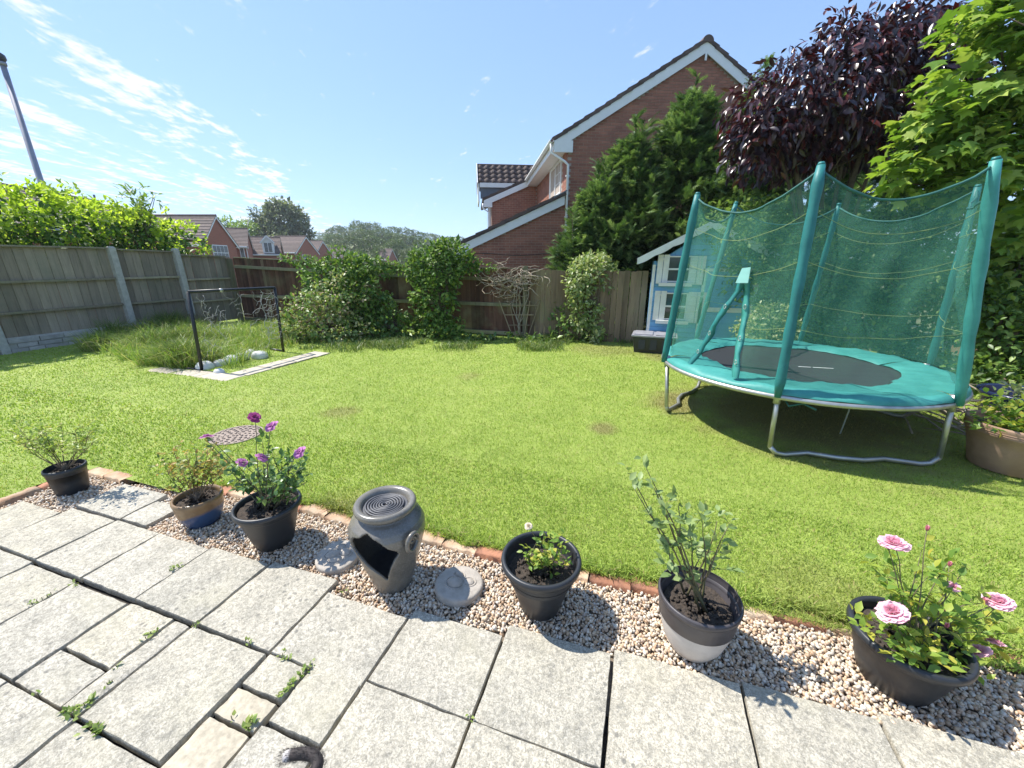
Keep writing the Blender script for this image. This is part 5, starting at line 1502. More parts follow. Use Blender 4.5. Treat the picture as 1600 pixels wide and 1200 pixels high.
# net panels
def net_panel(a0, a1, door=False):
    b0, b1 = TP(a0, TR + .005, TZ + .05), TP(a1 if a1 > a0 else a1 + 360, TR + .005, TZ + .05)
    t0, t1 = tops[a0] - Vector((0, 0, .03)), tops[a1] - Vector((0, 0, .03))
    nu, nv_ = 30, 24
    aa1 = a1 if a1 > a0 else a1 + 360
    def at(u, v):
        bot = TP(a0 + (aa1 - a0) * u, TR - .03, TZ + .05).lerp(b0.lerp(b1, u), .35)
        top = t0.lerp(t1, u); top.z -= .20 * (1 - (2 * u - 1) ** 2)
        p = bot.lerp(top, v)
        cdir = Vector((TC[0], TC[1], p.z)) - p; cdir.z = 0; cdir.normalize()
        fold = .030 * math.sin(u * 17 + v * 5 + a0) * math.sin(math.pi * v) + .030 * math.sin(u * 7 - v * 8 + a0 * .3) + .02 * math.sin(u * 31 + v * 2.0) * (v > .5) * (v - .5)
        return p + cdir * (fold * min(1, 6 * u, 6 * (1 - u)) + .05 * math.sin(math.pi * u) * math.sin(math.pi * v))
    V = []; Fc = []
    for j in range(nv_ + 1):
        for i in range(nu + 1): V.append(tuple(at(i / nu, j / nv_)))
    def opening(u, v):            # an inverted V, laced at the top
        if not door or v > .62: return False
        k = 1 - v / .62
        return (.60 - .34 * k * (1.0 - .15 * k)) < u < (.60 + .13 * k)
    for j in range(nv_):
        for i in range(nu):
            if not opening((i + .5) / nu, (j + .5) / nv_): Fc.append((j * (nu + 1) + i, j * (nu + 1) + i + 1, (j + 1) * (nu + 1) + i + 1, (j + 1) * (nu + 1) + i))
    MB().add(V, Fc).build('net_panel', m_net, tramp, True, world=True)
    MB().tube([at(u, 1) + Vector((0, 0, .004)) for u in np.linspace(0, 1, 20)], .009, 6).build('top_rope', m_dtrim, tramp, True, world=True)
    for vv in (.30, .62, .84):
        us = np.linspace(0, 1, 24)
        if door and vv < .5: us = np.linspace(.74, 1, 10)
        MB().tube([at(u, vv) for u in us], .0019, 5).build('yellow_band', m_yel, tramp, True, world=True)
    if door:
        apex = at(.60, .63)
        L = [at(.60 - .34 * k * (1 - .15 * k), .62 * (1 - k)) for k in np.linspace(0, 1, 14)]
        Rr = [at(.60 + .13 * k, .62 * (1 - k)) for k in np.linspace(0, 1, 14)]
        for nm, ln in (('door_strap', L), ('door_strap', Rr)):
            mb = MB(); n = len(ln); vs = []
            for i, p in enumerate(ln):
                w = .034 + .008 * math.sin(i * 1.7); side = (b1 - b0).normalized()
                cd = (p - Vector((TC[0], TC[1], p.z))).normalized() * (.012 + .006 * math.sin(i * 2.1))
                vs += [tuple(p - side * w + cd), tuple(p + cd * 1.6), tuple(p + side * w + cd), tuple(p - cd * .3)]
            fs = []
            for i in range(n - 1):
                for k in range(4): fs.append((i * 4 + k, i * 4 + (k + 1) % 4, (i + 1) * 4 + (k + 1) % 4, (i + 1) * 4 + k))
            mb.add(vs, fs); mb.build(nm, m_sleeve if ln is L else m_teal, tramp, True, world=True)
            for i in (4, 8, 11):
                cd = (ln[i] - Vector((TC[0], TC[1], ln[i].z))).normalized()
                MB().tube([ln[i] + cd * (.03) + Vector((0, 0, .02 * math.sin(q))) + (b1 - b0).normalized() * .012 * math.cos(q) for q in np.linspace(0, 6.28, 9)], .003, 5, closed=False).build('clip', m_steel, tramp, True, world=True)
        cd = (apex - Vector((TC[0], TC[1], apex.z))).normalized(); side = (b1 - b0).normalized()
        ap = apex + cd * .03
        MB().slab([ap - side * .07 - Vector((0, 0, .075)), ap + side * .05 - Vector((0, 0, .07)), ap + side * .05 + Vector((0, 0, .06)), ap - side * .03 + Vector((0, 0, .05))], cd, .004).build('door_patch', simple('faded_patch', (.30, .62, .58), rough=.6), tramp, world=True)
for i in range(6): net_panel(ang[i], ang[(i + 1) % 6], i == 0)
# seam straps beside the right-hand poles (doubled net)
for a, du in ((310, .07),):
    p0, p1 = TP(a + 14, TR - .01, TZ + .05), tops[10].lerp(tops[310], .75)
    MB().tube([p0.lerp(p1, u) for u in np.linspace(0, 1, 8)], .006, 6).build('net_seam', m_dtrim, tramp, True, world=True)
MB().tube([TP(252, 1.2, TZ - .05), TP(254, 1.24, TZ - .10), TP(258, 1.24, TZ - .06), TP(262, 1.27, TZ - .09)], .008, 6).build('loose_cord', m_dtrim, tramp, True, world=True)
MB().tube([TP(290, .75, TZ - .03), TP(291, .77, .35), TP(290, .76, .12)], .006, 6).build('hanging_cord', simple('grey_cord', (.35, .38, .40), rough=.6), tramp, True, world=True)

# ---- playhouse
m_blue = simple('blue_painted_board', (.16, .40, .66), (.11, .31, .56), 4, .55, .3, 50, .003, vary=.10, coord='World', stretch=(.3, 1, 1))
m_white = simple('white_paint', (.74, .74, .71), (.62, .61, .57), 6, .6, .3, 50, .003, coord='World')
m_felt = simple('roof_felt', (.30, .28, .25), (.22, .20, .18), 12, .95, .5, 60, .006, coord='World')
PY = 7.95
ph = thing('playhouse', 'blue wooden playhouse with white shutters behind the trampoline', 'playhouse', (1.0, PY, 0))
def pxz(px, py, dy=0.0): p = onY(px, py, PY); return p[0], p[2]
xl, xr = .14, 1.86; xm = 1.0
ez_, rz_ = 1.56, 2.24
def wall_top(x): return ez_ + (rz_ - .06 - ez_) * (1 - abs(x - xm) / (xm - xl))
z = .06
MB().slab([(xl, PY + .02, 0), (xr, PY + .02, 0), (xr, PY + .02, ez_), (xm, PY + .02, rz_ - .08), (xl, PY + .02, ez_)], (0, 1, 0), .03).build('front_wall', m_blue, ph, world=True)
for xx in (xl, xr - .03): MB().span(xx, xx + .03, PY + .052, PY + 1.5, 0, ez_).build('side_wall', m_blue, ph, world=True)
MB().slab([(xl, PY + 1.5, 0), (xr, PY + 1.5, 0), (xr, PY + 1.5, ez_), (xm, PY + 1.5, rz_ - .08), (xl, PY + 1.5, ez_)], (0, 1, 0), .03).build('rear_wall', m_blue, ph, world=True)
while z < rz_ - .1:
    zt = min(z + .092, rz_ - .09)
    if z < ez_: xa, xb = xl, xr
    else:
        k = (zt - ez_) / (rz_ - .06 - ez_); xa, xb = xl + (xm - xl) * k, xr - (xr - xm) * k
    if xb - xa > .1:
        MB().add([(xa, PY + .018, zt), (xb, PY + .018, zt), (xb, PY + .004, z + .012), (xa, PY + .004, z + .012), (xa, PY + .014, z), (xb, PY + .014, z)], [(0, 3, 2, 1), (3, 4, 5, 2)]).build('plank', m_blue, ph, world=True)
        for sx_ in ((xl - .004, -1),):
            if z < ez_: MB().box((xl - .006, PY + .77, z + .046), (.014, 1.42, .086)).build('plank', m_blue, ph, world=True)
    z += .092
for xx in (xl - .02, xr - .03): MB().span(xx, xx + .05, PY - .022, PY + .003, 0, ez_).build('corner_strip', m_white, ph, world=True)
# roof and wavy barge boards
for s_ in (-1, 1):
    xe = xm + s_ * 1.16; ze = rz_ - .60
    nrm = Vector((s_ * (rz_ - ze), 0, 1.16)).normalized()
    MB().slab([(xe, PY - .16, ze), (xe, PY + 1.65, ze), (xm, PY + 1.65, rz_), (xm, PY - .16, rz_)], nrm, .03).build('roof', m_felt, ph, world=True)
    n = 26; V = []; Fc = []
    for i in range(n + 1):
        u = i / n; x_ = xe + (xm - xe) * u; z_ = ze + (rz_ - ze) * u
        lo = z_ - .075 - .022 * abs(math.sin(u * math.pi * 4.0))
        for yv in (PY - .195, PY - .165): V += [(x_, yv, z_ + .035), (x_, yv, lo)]
    for i in range(n):
        a_ = i * 4; b2 = a_ + 4
        Fc += [(a_, b2, b2 + 1, a_ + 1), (a_ + 2, a_ + 3, b2 + 3, b2 + 2), (a_, a_ + 2, b2 + 2, b2), (a_ + 1, b2 + 1, b2 + 3, a_ + 3)]
    MB().add(V, Fc).build('bargeboard', m_white, ph, world=True)
def px_rect(x0, y0, x1, y1): a_ = pxz(x0, y0); c_ = pxz(x1, y1); return a_[0], c_[0], c_[1], a_[1]
def play_window(r, cols=1):
    x0, x1, z0, z1 = px_rect(*r)
    f_ = MB(); t_ = .022
    f_.span(x0, x1, PY - .03, PY + .0, z1 - t_, z1).span(x0, x1, PY - .03, PY, z0, z0 + t_).span(x0, x0 + t_, PY - .03, PY, z0 + t_, z1 - t_).span(x1 - t_, x1, PY - .03, PY, z0 + t_, z1 - t_).span(x0 + t_, x1 - t_, PY - .028, PY, (z0 + z1) / 2 - .016, (z0 + z1) / 2 + .016)
    w = f_.build('window', m_white, ph, world=True)
    MB().span(x0 + t_, x1 - t_, PY - .012, PY - .006, z0 + t_, (z0 + z1) / 2 - .016).build('pane', m_pane, w, world=True)
    MB().span(x0 + t_, x1 - t_, PY - .012, PY - .006, (z0 + z1) / 2 + .016, z1 - t_).build('pane', m_pane, w, world=True)
    MB().span(x0 - .1, x1 + .05, PY - .12, PY - .032, z0 - .07, z0 - .01).build('window_box', m_white, ph, world=True)
    return x0, x1, z0, z1
play_window((1043, 400, 1076, 441)); play_window((1038, 457, 1070, 500))
for r in ((1029, 398, 1042, 443), (1079, 400, 1098, 445), (1024, 454, 1037, 500), (1076, 456, 1097, 505)):
    x0, x1, z0, z1 = px_rect(*r); w = (x1 - x0 - .008) / 2
    for q in range(2): MB().span(x0 + q * (w + .008), x0 + q * (w + .008) + w, PY - .045, PY - .025, z0, z1).build('shutter_board', m_white, ph, world=True)
    MB().span(x0 + .01, x1 - .01, PY - .055, PY - .046, z1 - .09, z1 - .06).build('shutter_batten', m_white, ph, world=True)
x0, x1, z0, z1 = px_rect(1104, 424, 1158, 546); z0 = .08
dr = MB().span(x0, x1, PY - .035, PY - .005, z0, z1).build('door', m_blue, ph, world=True)
fr = MB(); fr.span(x0 - .05, x0, PY - .045, PY, 0, z1 + .05).span(x1, x1 + .05, PY - .045, PY, 0, z1 + .05).span(x0, x1, PY - .045, PY, z1, z1 + .05); fr.build('door_frame', m_white, ph, world=True)
MB().span(x0 + .03, x1 - .03, PY - .05, PY - .037, (z0 + z1) / 2 - .02, (z0 + z1) / 2 + .06).build('door_rail', m_white, dr, world=True)
MB().box((x0 + .1, PY - .06, (z0 + z1) / 2 + .1), (.03, .03, .09)).build('handle', m_steel, dr, world=True)

# ---- storage box in front of it
m_blackp = simple('black_plastic', (.030, .031, .034), (.022, .023, .025), 8, .42, .15, 60, .002)
m_lid = simple('highlit_grey_lid', (.34, .33, .35), (.22, .22, .24), 7, .4)  # grey lid, with its light highlight put into the colour
sb = thing('storage_box', 'low black plastic storage box by the playhouse, its grey lid paled with a painted highlight', 'storage box', (.27, 7.66, 0), -.05)
V = [(-.33, -.21, 0), (.33, -.21, 0), (.33, .21, 0), (-.33, .21, 0), (-.37, -.24, .3), (.37, -.24, .3), (.37, .24, .3), (-.37, .24, .3)]
MB().add(V, [(3, 2, 1, 0), (4, 5, 6, 7), (0, 1, 5, 4), (1, 2, 6, 5), (2, 3, 7, 6), (3, 0, 4, 7)]).build('body', m_blackp, sb, bevel=.015)
for xx in (-.2, 0, .2): MB().box((xx, -.236, .16), (.12, .02, .18), rot=(-.1, 0, 0)).build('rib', m_blackp, sb, bevel=.006)
MB().box((0, 0, .318), (.79, .52, .036)).build('lid', m_lid, sb, bevel=.012)
for xx in (-.19, .19): MB().box((xx, 0, .344), (.33, .42, .018)).build('lid_panel', m_lid, sb, bevel=.008)

# ---- small goal with a torn net
m_black = simple('black_enamel', (.018, .019, .022), (.012, .013, .015), 10, .4, spec=.5)
g1, g2 = G(316, 580), G(443, 550)
goal = thing('football_goal', 'small black metal goal frame with the torn net hanging', 'goal', (g1[0], g1[1], 0))
gz = 1.19
A_, B_ = Vector((g1[0], g1[1], 0)), Vector((g2[0], g2[1], 0)); lean = Vector((.06, .03, 0))
MB().tube([A_, A_ + lean + Vector((0, 0, gz))], .024, 10).build('post', m_black, goal, True, world=True)
MB().tube([B_, B_ + lean * .6 + Vector((0, 0, gz - .02))], .024, 10).build('post', m_black, goal, True, world=True)
MB().tube([A_ + lean + Vector((0, 0, gz)), B_ + lean * .6 + Vector((0, 0, gz - .02))], .024, 10).build('crossbar', m_black, goal, True, world=True)
MB().tube([A_ + lean + (B_ - A_) * .31 + Vector((0, 0, gz - .006)), A_ + lean + (B_ - A_) * .34 + Vector((0, 0, gz - .006))], .028, 10).build('joint_sleeve', m_steel, goal, True, world=True)
C_ = Vector((*G(266, 575), 0)); D_ = Vector((*G(302, 568), 0))
MB().tube([A_ + Vector((0, 0, .02)), C_ + Vector((0, 0, .02))], .02, 8).build('ground_bar', m_black, goal, True, world=True)
MB().tube([C_ + Vector((0, 0, .02)), C_.lerp(D_, .5) + Vector((0, 0, .05)), D_ + Vector((0, 0, .03))], .02, 8).build('ground_bar', m_black, goal, True, world=True)
MB().tube([B_ + Vector((0, 0, .02)), B_ + Vector((-.65, .1, .02))], .02, 8).build('ground_bar', m_black, goal, True, world=True)
nb_ = MB(); rg2 = random.Random(8)
for i in range(60):
    u = rg2.choice((rg2.uniform(.02, .35), rg2.uniform(.78, .99), rg2.uniform(.02, .99)))
    zt = gz - rg2.uniform(.02, .9) * (1 if u > .7 or u < .3 else .5)
    p = A_.lerp(B_, u) + lean * .8 + Vector((0, 0, zt)); pts = [p]
    dx = rg2.choice((-1, 1)) * (B_ - A_).normalized()
    for k in range(6):
        p = p + dx * rg2.uniform(-.02, .06) + Vector((rg2.uniform(-.03, .03), 0, rg2.uniform(-.07, .012))); p.z = max(p.z, .02); pts.append(p.copy())
    nb_.tube(pts, .0026, 4)
for k in range(9):       # the strip of net still knotted to the far post
    z_ = 1.1 - k * .1
    nb_.tube([B_ + lean * .5 + Vector((0, 0, z_)), A_.lerp(B_, .9) + lean * .6 + Vector((0, 0, z_ - .03)), A_.lerp(B_, .80) + lean * .6 + Vector((0, 0, z_ + .01))], .0028, 4)
nb_.tube([A_.lerp(B_, .80) + lean * .6 + Vector((.02 * math.sin(k * 2), .03 * math.sin(k * 1.3), gz - .03 - k * .07)) for k in range(13)], .005, 5)
o = nb_.build('net', simple('net_cord', (.42, .42, .40), (.30, .30, .29), 20, .8), goal, True, world=True); o['kind'] = 'stuff'

# ---- white stones
m_stone = simple('white_stone', (.66, .66, .64), (.50, .50, .48), 5, .8, .5, 30, .01, vary=.08, coord='World')
for i, (px, py, r, lb) in enumerate(((321, 577, .125, 'big white round stone touching the foot of the goal post'), (344, 572, .10, 'second white stone from the goal post in the row'), (361, 568, .135, 'largest white stone in the middle of the row'), (379, 563, .11, 'grassy cream stone between the two large white stones'), (392, 556, .10, 'half hidden white stone at the back of the row'), (407, 560, .13, 'bluish white stone at the far end of the row'), (343, 584, .075, 'smallest white stone in front of the row'))):
    g = G(px, py); bmn = bmesh.new(); bmesh.ops.create_icosphere(bmn, subdivisions=3, radius=1)
    rg3 = random.Random(i)
    ph_ = [rg3.uniform(0, 6) for _ in range(4)]
    for v_ in bmn.verts:
        k = 1 + .05 * math.sin(v_.co.x * 3 + ph_[0]) + .05 * math.sin(v_.co.y * 4 + ph_[1]) + .03 * math.sin(v_.co.z * 6 + ph_[2])
        v_.co = Vector((v_.co.x * r * k, v_.co.y * r * k * .92, max(-.3, v_.co.z) * r * .86 * k))
    me = bpy.data.meshes.new('garden_stone'); bmn.to_mesh(me); bmn.free(); me.materials.append(m_stone)
    me.polygons.foreach_set('use_smooth', [True] * len(me.polygons))
    o = link('garden_stone', me); o.location = (g[0], g[1], r * .26); tag(o, lb, 'stone', 'white stones by the goal')

# ---- slab path round the old pond
path = tag(MB().quad((-7.2, 3.70, .003), (-5.42, 3.70, .003), (-5.42, 4.02, .003), (-7.2, 4.02, .003)).quad((-5.78, 4.02, .003), (-5.38, 4.02, .003), (-5.38, 5.62, .003), (-5.78, 5.62, .003)).build('path', m_soil), 'earth under the slab path by the goal', kind='structure')
m_path = simple('pale_path_slab', (.52, .46, .36), (.42, .37, .29), 6, .9, .5, 40, .005, coord='World')
for (x0, x1, y0, y1) in ((-7.16, -6.62, 3.70, 3.98), (-6.62, -6.05, 3.72, 4.0), (-6.05, -5.44, 3.70, 4.02), (-5.76, -5.40, 4.02, 4.45), (-5.76, -5.40, 4.45, 4.9), (-5.74, -5.38, 4.9, 5.3), (-5.72, -5.36, 5.3, 5.62)):
    pave(x0, x1, y0, y1, 0, m_path, parent=path, z=.022, th=.018)

# ---- manhole cover
m_iron = simple('weathered_cover', (.34, .27, .22), (.22, .175, .145), 18, .8, .6, 70, .006, coord='World')
mc = thing('manhole_cover', 'round brown patterned manhole cover set in the lawn', 'manhole cover', (-3.62, 2.46, 0))
MB().lathe([(.001, .006), (.205, .006), (.205, -.02)], 40).build('plate', m_iron, mc, False)
MB().lathe([(.208, -.02), (.208, .010), (.225, .010), (.228, -.02)], 40).build('frame', m_iron, mc)
for r in (.03, .07, .11, .15, .19):
    n_ = max(6, int(r * 120))
    for k in range(n_):
        a = 2 * math.pi * k / n_
        MB().box((0, 0, .010), (.024 if n_ > 6 else .016, .014, .009)).build('tread', m_iron, mc).matrix_basis = Matrix.Rotation(a, 4, 'Z') @ Matrix.Translation((0, r, 0)) @ Matrix.Rotation(.5, 4, 'Z')

# ============================================================ POTS AND POTTED PLANTS
m_soilp = simple('potting_soil', (.085, .065, .05), (.04, .032, .026), 40, 1.0, 1.0, 90, .012, coord='World')
m_char = simple('charcoal_plastic', (.030, .033, .037), (.022, .024, .028), 10, .42, .15, 80, .002)
GZ = -.022
def pot(label, x, y, r, rb, zr, mat, rim=.016, soil=.05, prof=None, bands=None, group='pots along the patio edge'):
    t = thing('plant_pot', label, 'pot', (x, y, GZ), 0, group)
    h = zr - GZ
    if prof is None:
        prof = [(rb * .92, 0), (rb, .006), (rb + (r - rb) * .35, h * .4), (rb + (r - rb) * .68, h * .78), (r - rim * .9, h - .05)]
    pr = list(prof)
    MB().lathe([(.001, .003)] + pr, 48).build('body', mat, t, True)
    tr_ = pr[-1][0]
    MB().lathe([(tr_, h - .05), (tr_ + .004, h - .034), (r - .002, h - .030), (r, h - .016), (r - .003, h - .004), (r - .010, h), (r - rim, h - .003), (r - rim - .004, h - .02), (r - rim - .006, h - .05)], 48).build('rim', mat if not bands else bands, t, True)
    zs = h - soil; ri = tr_ - .012
    MB().lathe([(r - rim - .006, h - .045), (ri * .97, zs - .02)], 48).build('inner_wall', mat if not bands else bands, t, True)
    # lumpy soil
    rgs = random.Random(int(x * 100)); V = [(0, 0, zs + .01)]; Fc = []; ns = 40; rs = (.35, .7, 1.0)
    for q in rs:
        for k in range(ns): a = 2 * math.pi * k / ns; V.append((q * ri * math.cos(a), q * ri * math.sin(a), zs + rgs.uniform(-.008, .010) * (1.2 - q * .6)))
    for k in range(ns): Fc.append((0, 1 + k, 1 + (k + 1) % ns))
    for j in range(2):
        for k in range(ns): a_, b2 = 1 + j * ns + k, 1 + j * ns + (k + 1) % ns; Fc.append((a_, b2, b2 + ns, a_ + ns))
    MB().add(V, Fc).build('soil', m_soilp, t, True)
    lumps = MB()
    vs, ts, _ = pebbles(np.stack([ri * .8 * np.sqrt(RNG.random(90)) * np.cos(q_ := RNG.random(90) * 6.283), ri * .8 * np.sqrt(RNG.random(90)) * np.sin(q_), np.full(90, zs + .006)], 1), RNG.uniform(.004, .011, 90), RNG)
    o = link('soil_crumbs', fast_mesh('soil_crumbs', vs, ts, m_soilp, None, True), t); o['kind'] = 'stuff'
    return t, GZ + zs
POT1, s1 = pot('small charcoal pot with a bare twiggy bush at the gravel corner', -3.899, 1.395, .115, .088, .183, m_char, .010, .035)
# glazed pot: brown above, blue dip below
m_glaze, nt, b = new_mat('brown_and_blue_glaze')
tcx = nt.nodes.new('ShaderNodeTexCoord'); sx = nt.nodes.new('ShaderNodeSeparateXYZ'); nt.links.new(tcx.outputs['Object'], sx.inputs[0])
dip = nt.nodes.new('ShaderNodeMath'); dip.operation = 'MULTIPLY_ADD'; nt.links.new(sx.outputs[0], dip.inputs[0]); dip.inputs[1].default_value = -.28; nt.links.new(sx.outputs[2], dip.inputs[2])
dn = nt.nodes.new('ShaderNodeMath'); dn.operation = 'MULTIPLY_ADD'; nt.links.new(noise(nt, 16, 4), dn.inputs[0]); dn.inputs[1].default_value = .02; nt.links.new(dip.outputs[0], dn.inputs[2])
brn = ramp(nt, noise(nt, 12, 5), [(.3, (.17, .105, .055)), (.7, (.30, .20, .10))])
cc = mixc(nt, maprange(nt, dn.outputs[0], .085, .105), (.035, .075, .17), brn)
nt.links.new(cc, b.inputs['Base Color']); b.inputs['Roughness'].default_value = .25
POT2, s2 = pot('brown and blue glazed pot left of the purple rose', -2.606, 1.442, .137, .088, .172, m_glaze, .016, .035, prof=[(.085, 0), (.092, .006), (.112, .05), (.126, .10), (.130, .145)])
POT3, s3 = pot('wide charcoal pot holding the purple rose', -1.991, 1.438, .181, .103, .252, m_char, .018, .03)
POT4, s4 = pot('charcoal pot with a small cream rose right of the stone vase', -.343, 1.486, .190, .094, .275, m_char, .02, .085)
m_pale = simple('pale_stone_plastic', (.60, .55, .50), (.50, .46, .42), 20, .5, .2, 90, .002)
m_aub = simple('dark_band_plastic', (.075, .068, .072), (.058, .052, .056), 20, .4)
POT5, s5 = pot('two-tone pot, dark above and pale below, with a tall rose', .345, 1.50, .166, .095, .262, m_pale, .008, .07, prof=[(.085, 0), (.094, .006), (.122, .06), (.140, .125), (.148, .17)], bands=m_aub)
MB().lathe([(.1495, .168), (.152, .172), (.160, .25), (.1655, .275)], 48).build('dark_band', m_aub, POT5, True)
POT6, s6 = pot('large charcoal pot with pink roses nearest the right corner', 1.114, 1.60, .187, .118, .212, m_char, .022, .045)

m_terra = simple('terracotta', (.42, .27, .19), (.33, .20, .14), 9, .85, .3, 50, .003)
T7 = thing('terracotta_pot', 'large terracotta pot with leafy plant beside the trampoline', 'pot', (2.94, 3.97, 0))
MB().lathe([(.001, .003), (.20, 0), (.212, .01), (.255, .2), (.285, .30), (.292, .305), (.294, .318), (.290, .322), (.296, .35), (.302, .37), (.298, .385), (.285, .385), (.275, .36), (.265, .25)], 48).build('body', m_terra, T7, True)
for z in (.325, .34): MB().lathe([(.293, z - .004), (.299, z), (.294, z + .004)], 48).build('ridge', m_terra, T7, True)
MB().lathe([(.001, .325), (.15, .33), (.27, .315)], 32).build('soil', m_soilp, T7, True)
m_cobalt = simple('dark_blue_glaze', (.022, .032, .085), (.015, .022, .06), 10, .2)
T8 = thing('blue_pot', 'dark blue glazed pot behind the terracotta pot', 'pot', (3.52, 4.80, 0))
MB().lathe([(.001, .003), (.20, 0), (.26, .15), (.29, .36), (.325, .40), (.33, .425), (.315, .435), (.29, .42), (.27, .3)], 48).build('body', m_cobalt, T8, True)
MB().lathe([(.001, .315), (.15, .32), (.275, .31)], 32).build('soil', m_soilp, T8, True)

# ---- plants
m_stem = simple('green_brown_stem', (.14, .15, .06), (.12, .085, .05), 30, .7, coord='World')
m_woody = simple('woody_stem', (.20, .15, .10), (.11, .08, .055), 30, .85, .5, 80, .004, coord='World')
m_rose = leafmat('rose_leaf', [(.06, .13, .04), (.09, .18, .05), (.14, .24, .065), (.22, .32, .10)], .3, rough=.35, spec=.55)
m_rose_y = leafmat('yellowing_rose_leaf', [(.14, .25, .05), (.22, .34, .06), (.34, .42, .07), (.52, .46, .08)], .4, rough=.4)
m_bronze = leafmat('bronze_green_leaf', [(.12, .20, .05), (.22, .28, .07), (.40, .32, .09), (.50, .30, .10)], .35)
m_blueb = leafmat('small_green_leaf', [(.20, .30, .06), (.28, .38, .08), (.38, .46, .12), (.44, .42, .14)], .35)
def petal_mesh(kind, mat, seed):
    rg = random.Random(seed); mb = MB()
    layers = {'full': ((.10, 6, 1.25, .30), (.22, 8, .95, .42), (.38, 10, .62, .52), (.52, 12, .30, .55), (.60, 13, .02, .55)),
              'open': ((.10, 5, 1.0, .45), (.25, 7, .45, .75), (.30, 8, .1, .80)),
              'bud': ((.03, 5, 1.45, .75), (.08, 6, 1.40, .85))}[kind]
    for (r0, n, lift, ln) in layers:
        for i in range(n):
            a = 2 * math.pi * (i + rg.uniform(-.25, .25)) / n + r0 * 7
            lf2 = lift + rg.uniform(-.12, .12); L = ln * rg.uniform(.85, 1.12); w = (2.2 * math.pi * (r0 + .25) / n) * .62 + .06
            ca, sa = math.cos(a), math.sin(a); V = []
            for j in range(4):
                t = j / 3; rr = r0 * .5 + L * t * math.cos(lf2 + .25 * t); zz = L * t * math.sin(lf2 - .35 * t) + .02
                ww = w * (.45 + .55 * math.sin(math.pi * (.12 + .62 * t)))
                for k in (-1, 0, 1):
                    cup = .10 * (1 if k else 0) * (t)
                    x, y_ = rr * ca - k * ww * sa, rr * sa + k * ww * ca
                    V.append((x, y_, zz + cup + (rg.uniform(-.03, .03) if j == 3 else 0)))
            mb.add(V, [(j * 3 + k, j * 3 + k + 1, j * 3 + k + 4, j * 3 + k + 3) for j in range(3) for k in range(2)])
    return mb.mesh('flower', mat, True)
def petal_mat(name, c1, c2):
    m, nt, b = new_mat(name)
    tcn = nt.nodes.new('ShaderNodeTexCoord'); ln = nt.nodes.new('ShaderNodeVectorMath'); ln.operation = 'LENGTH'; nt.links.new(tcn.outputs['Object'], ln.inputs[0])
    nt.links.new(ramp(nt, ln.outputs['Value'], [(.05, c2), (.75, c1)]), b.inputs['Base Color'])
    b.inputs['Roughness'].default_value = .6; b.inputs['Specular IOR Level'].default_value = .2
    tr = nt.nodes.new('ShaderNodeBsdfTranslucent'); tr.inputs['Color'].default_value = c4(c1)
    mx = nt.nodes.new('ShaderNodeMixShader'); mx.inputs[0].default_value = .3
    nt.links.new(b.outputs[0], mx.inputs[1]); nt.links.new(tr.outputs[0], mx.inputs[2]); nt.links.new(mx.outputs[0], nt.nodes['Material Output'].inputs['Surface'])
    return m
m_pink = petal_mat('pink_petal', (.86, .56, .64), (.80, .36, .46)); m_bud = petal_mat('bud_pink', (.80, .36, .42), (.70, .24, .30))
m_purp = petal_mat('purple_petal', (.56, .22, .50), (.66, .36, .52)); m_dpurp = petal_mat('deep_purple_petal', (.36, .06, .22), (.40, .10, .26)); m_cream = petal_mat('cream_petal', (.78, .70, .56), (.76, .66, .46))
FL = {'pink': petal_mesh('full', m_pink, 1), 'bud': petal_mesh('bud', m_bud, 2), 'purple': petal_mesh('open', m_purp, 3), 'deep': petal_mesh('open', m_dpurp, 4), 'cream': petal_mesh('full', m_cream, 5)}
def stemline(a, b2, bow, n=7, rg=None):
    a, b2 = Vector(a), Vector(b2); side = Vector((bow[0], bow[1], 0))
    return [a.lerp(b2, i / (n - 1)) + side * math.sin(math.pi * i / (n - 1)) + Vector((rg.uniform(-.006, .006), rg.uniform(-.006, .006), 0)) * (0 < i < n - 1) for i in range(n)]
def Fof(x, y): return -x * _sy + y * _cy
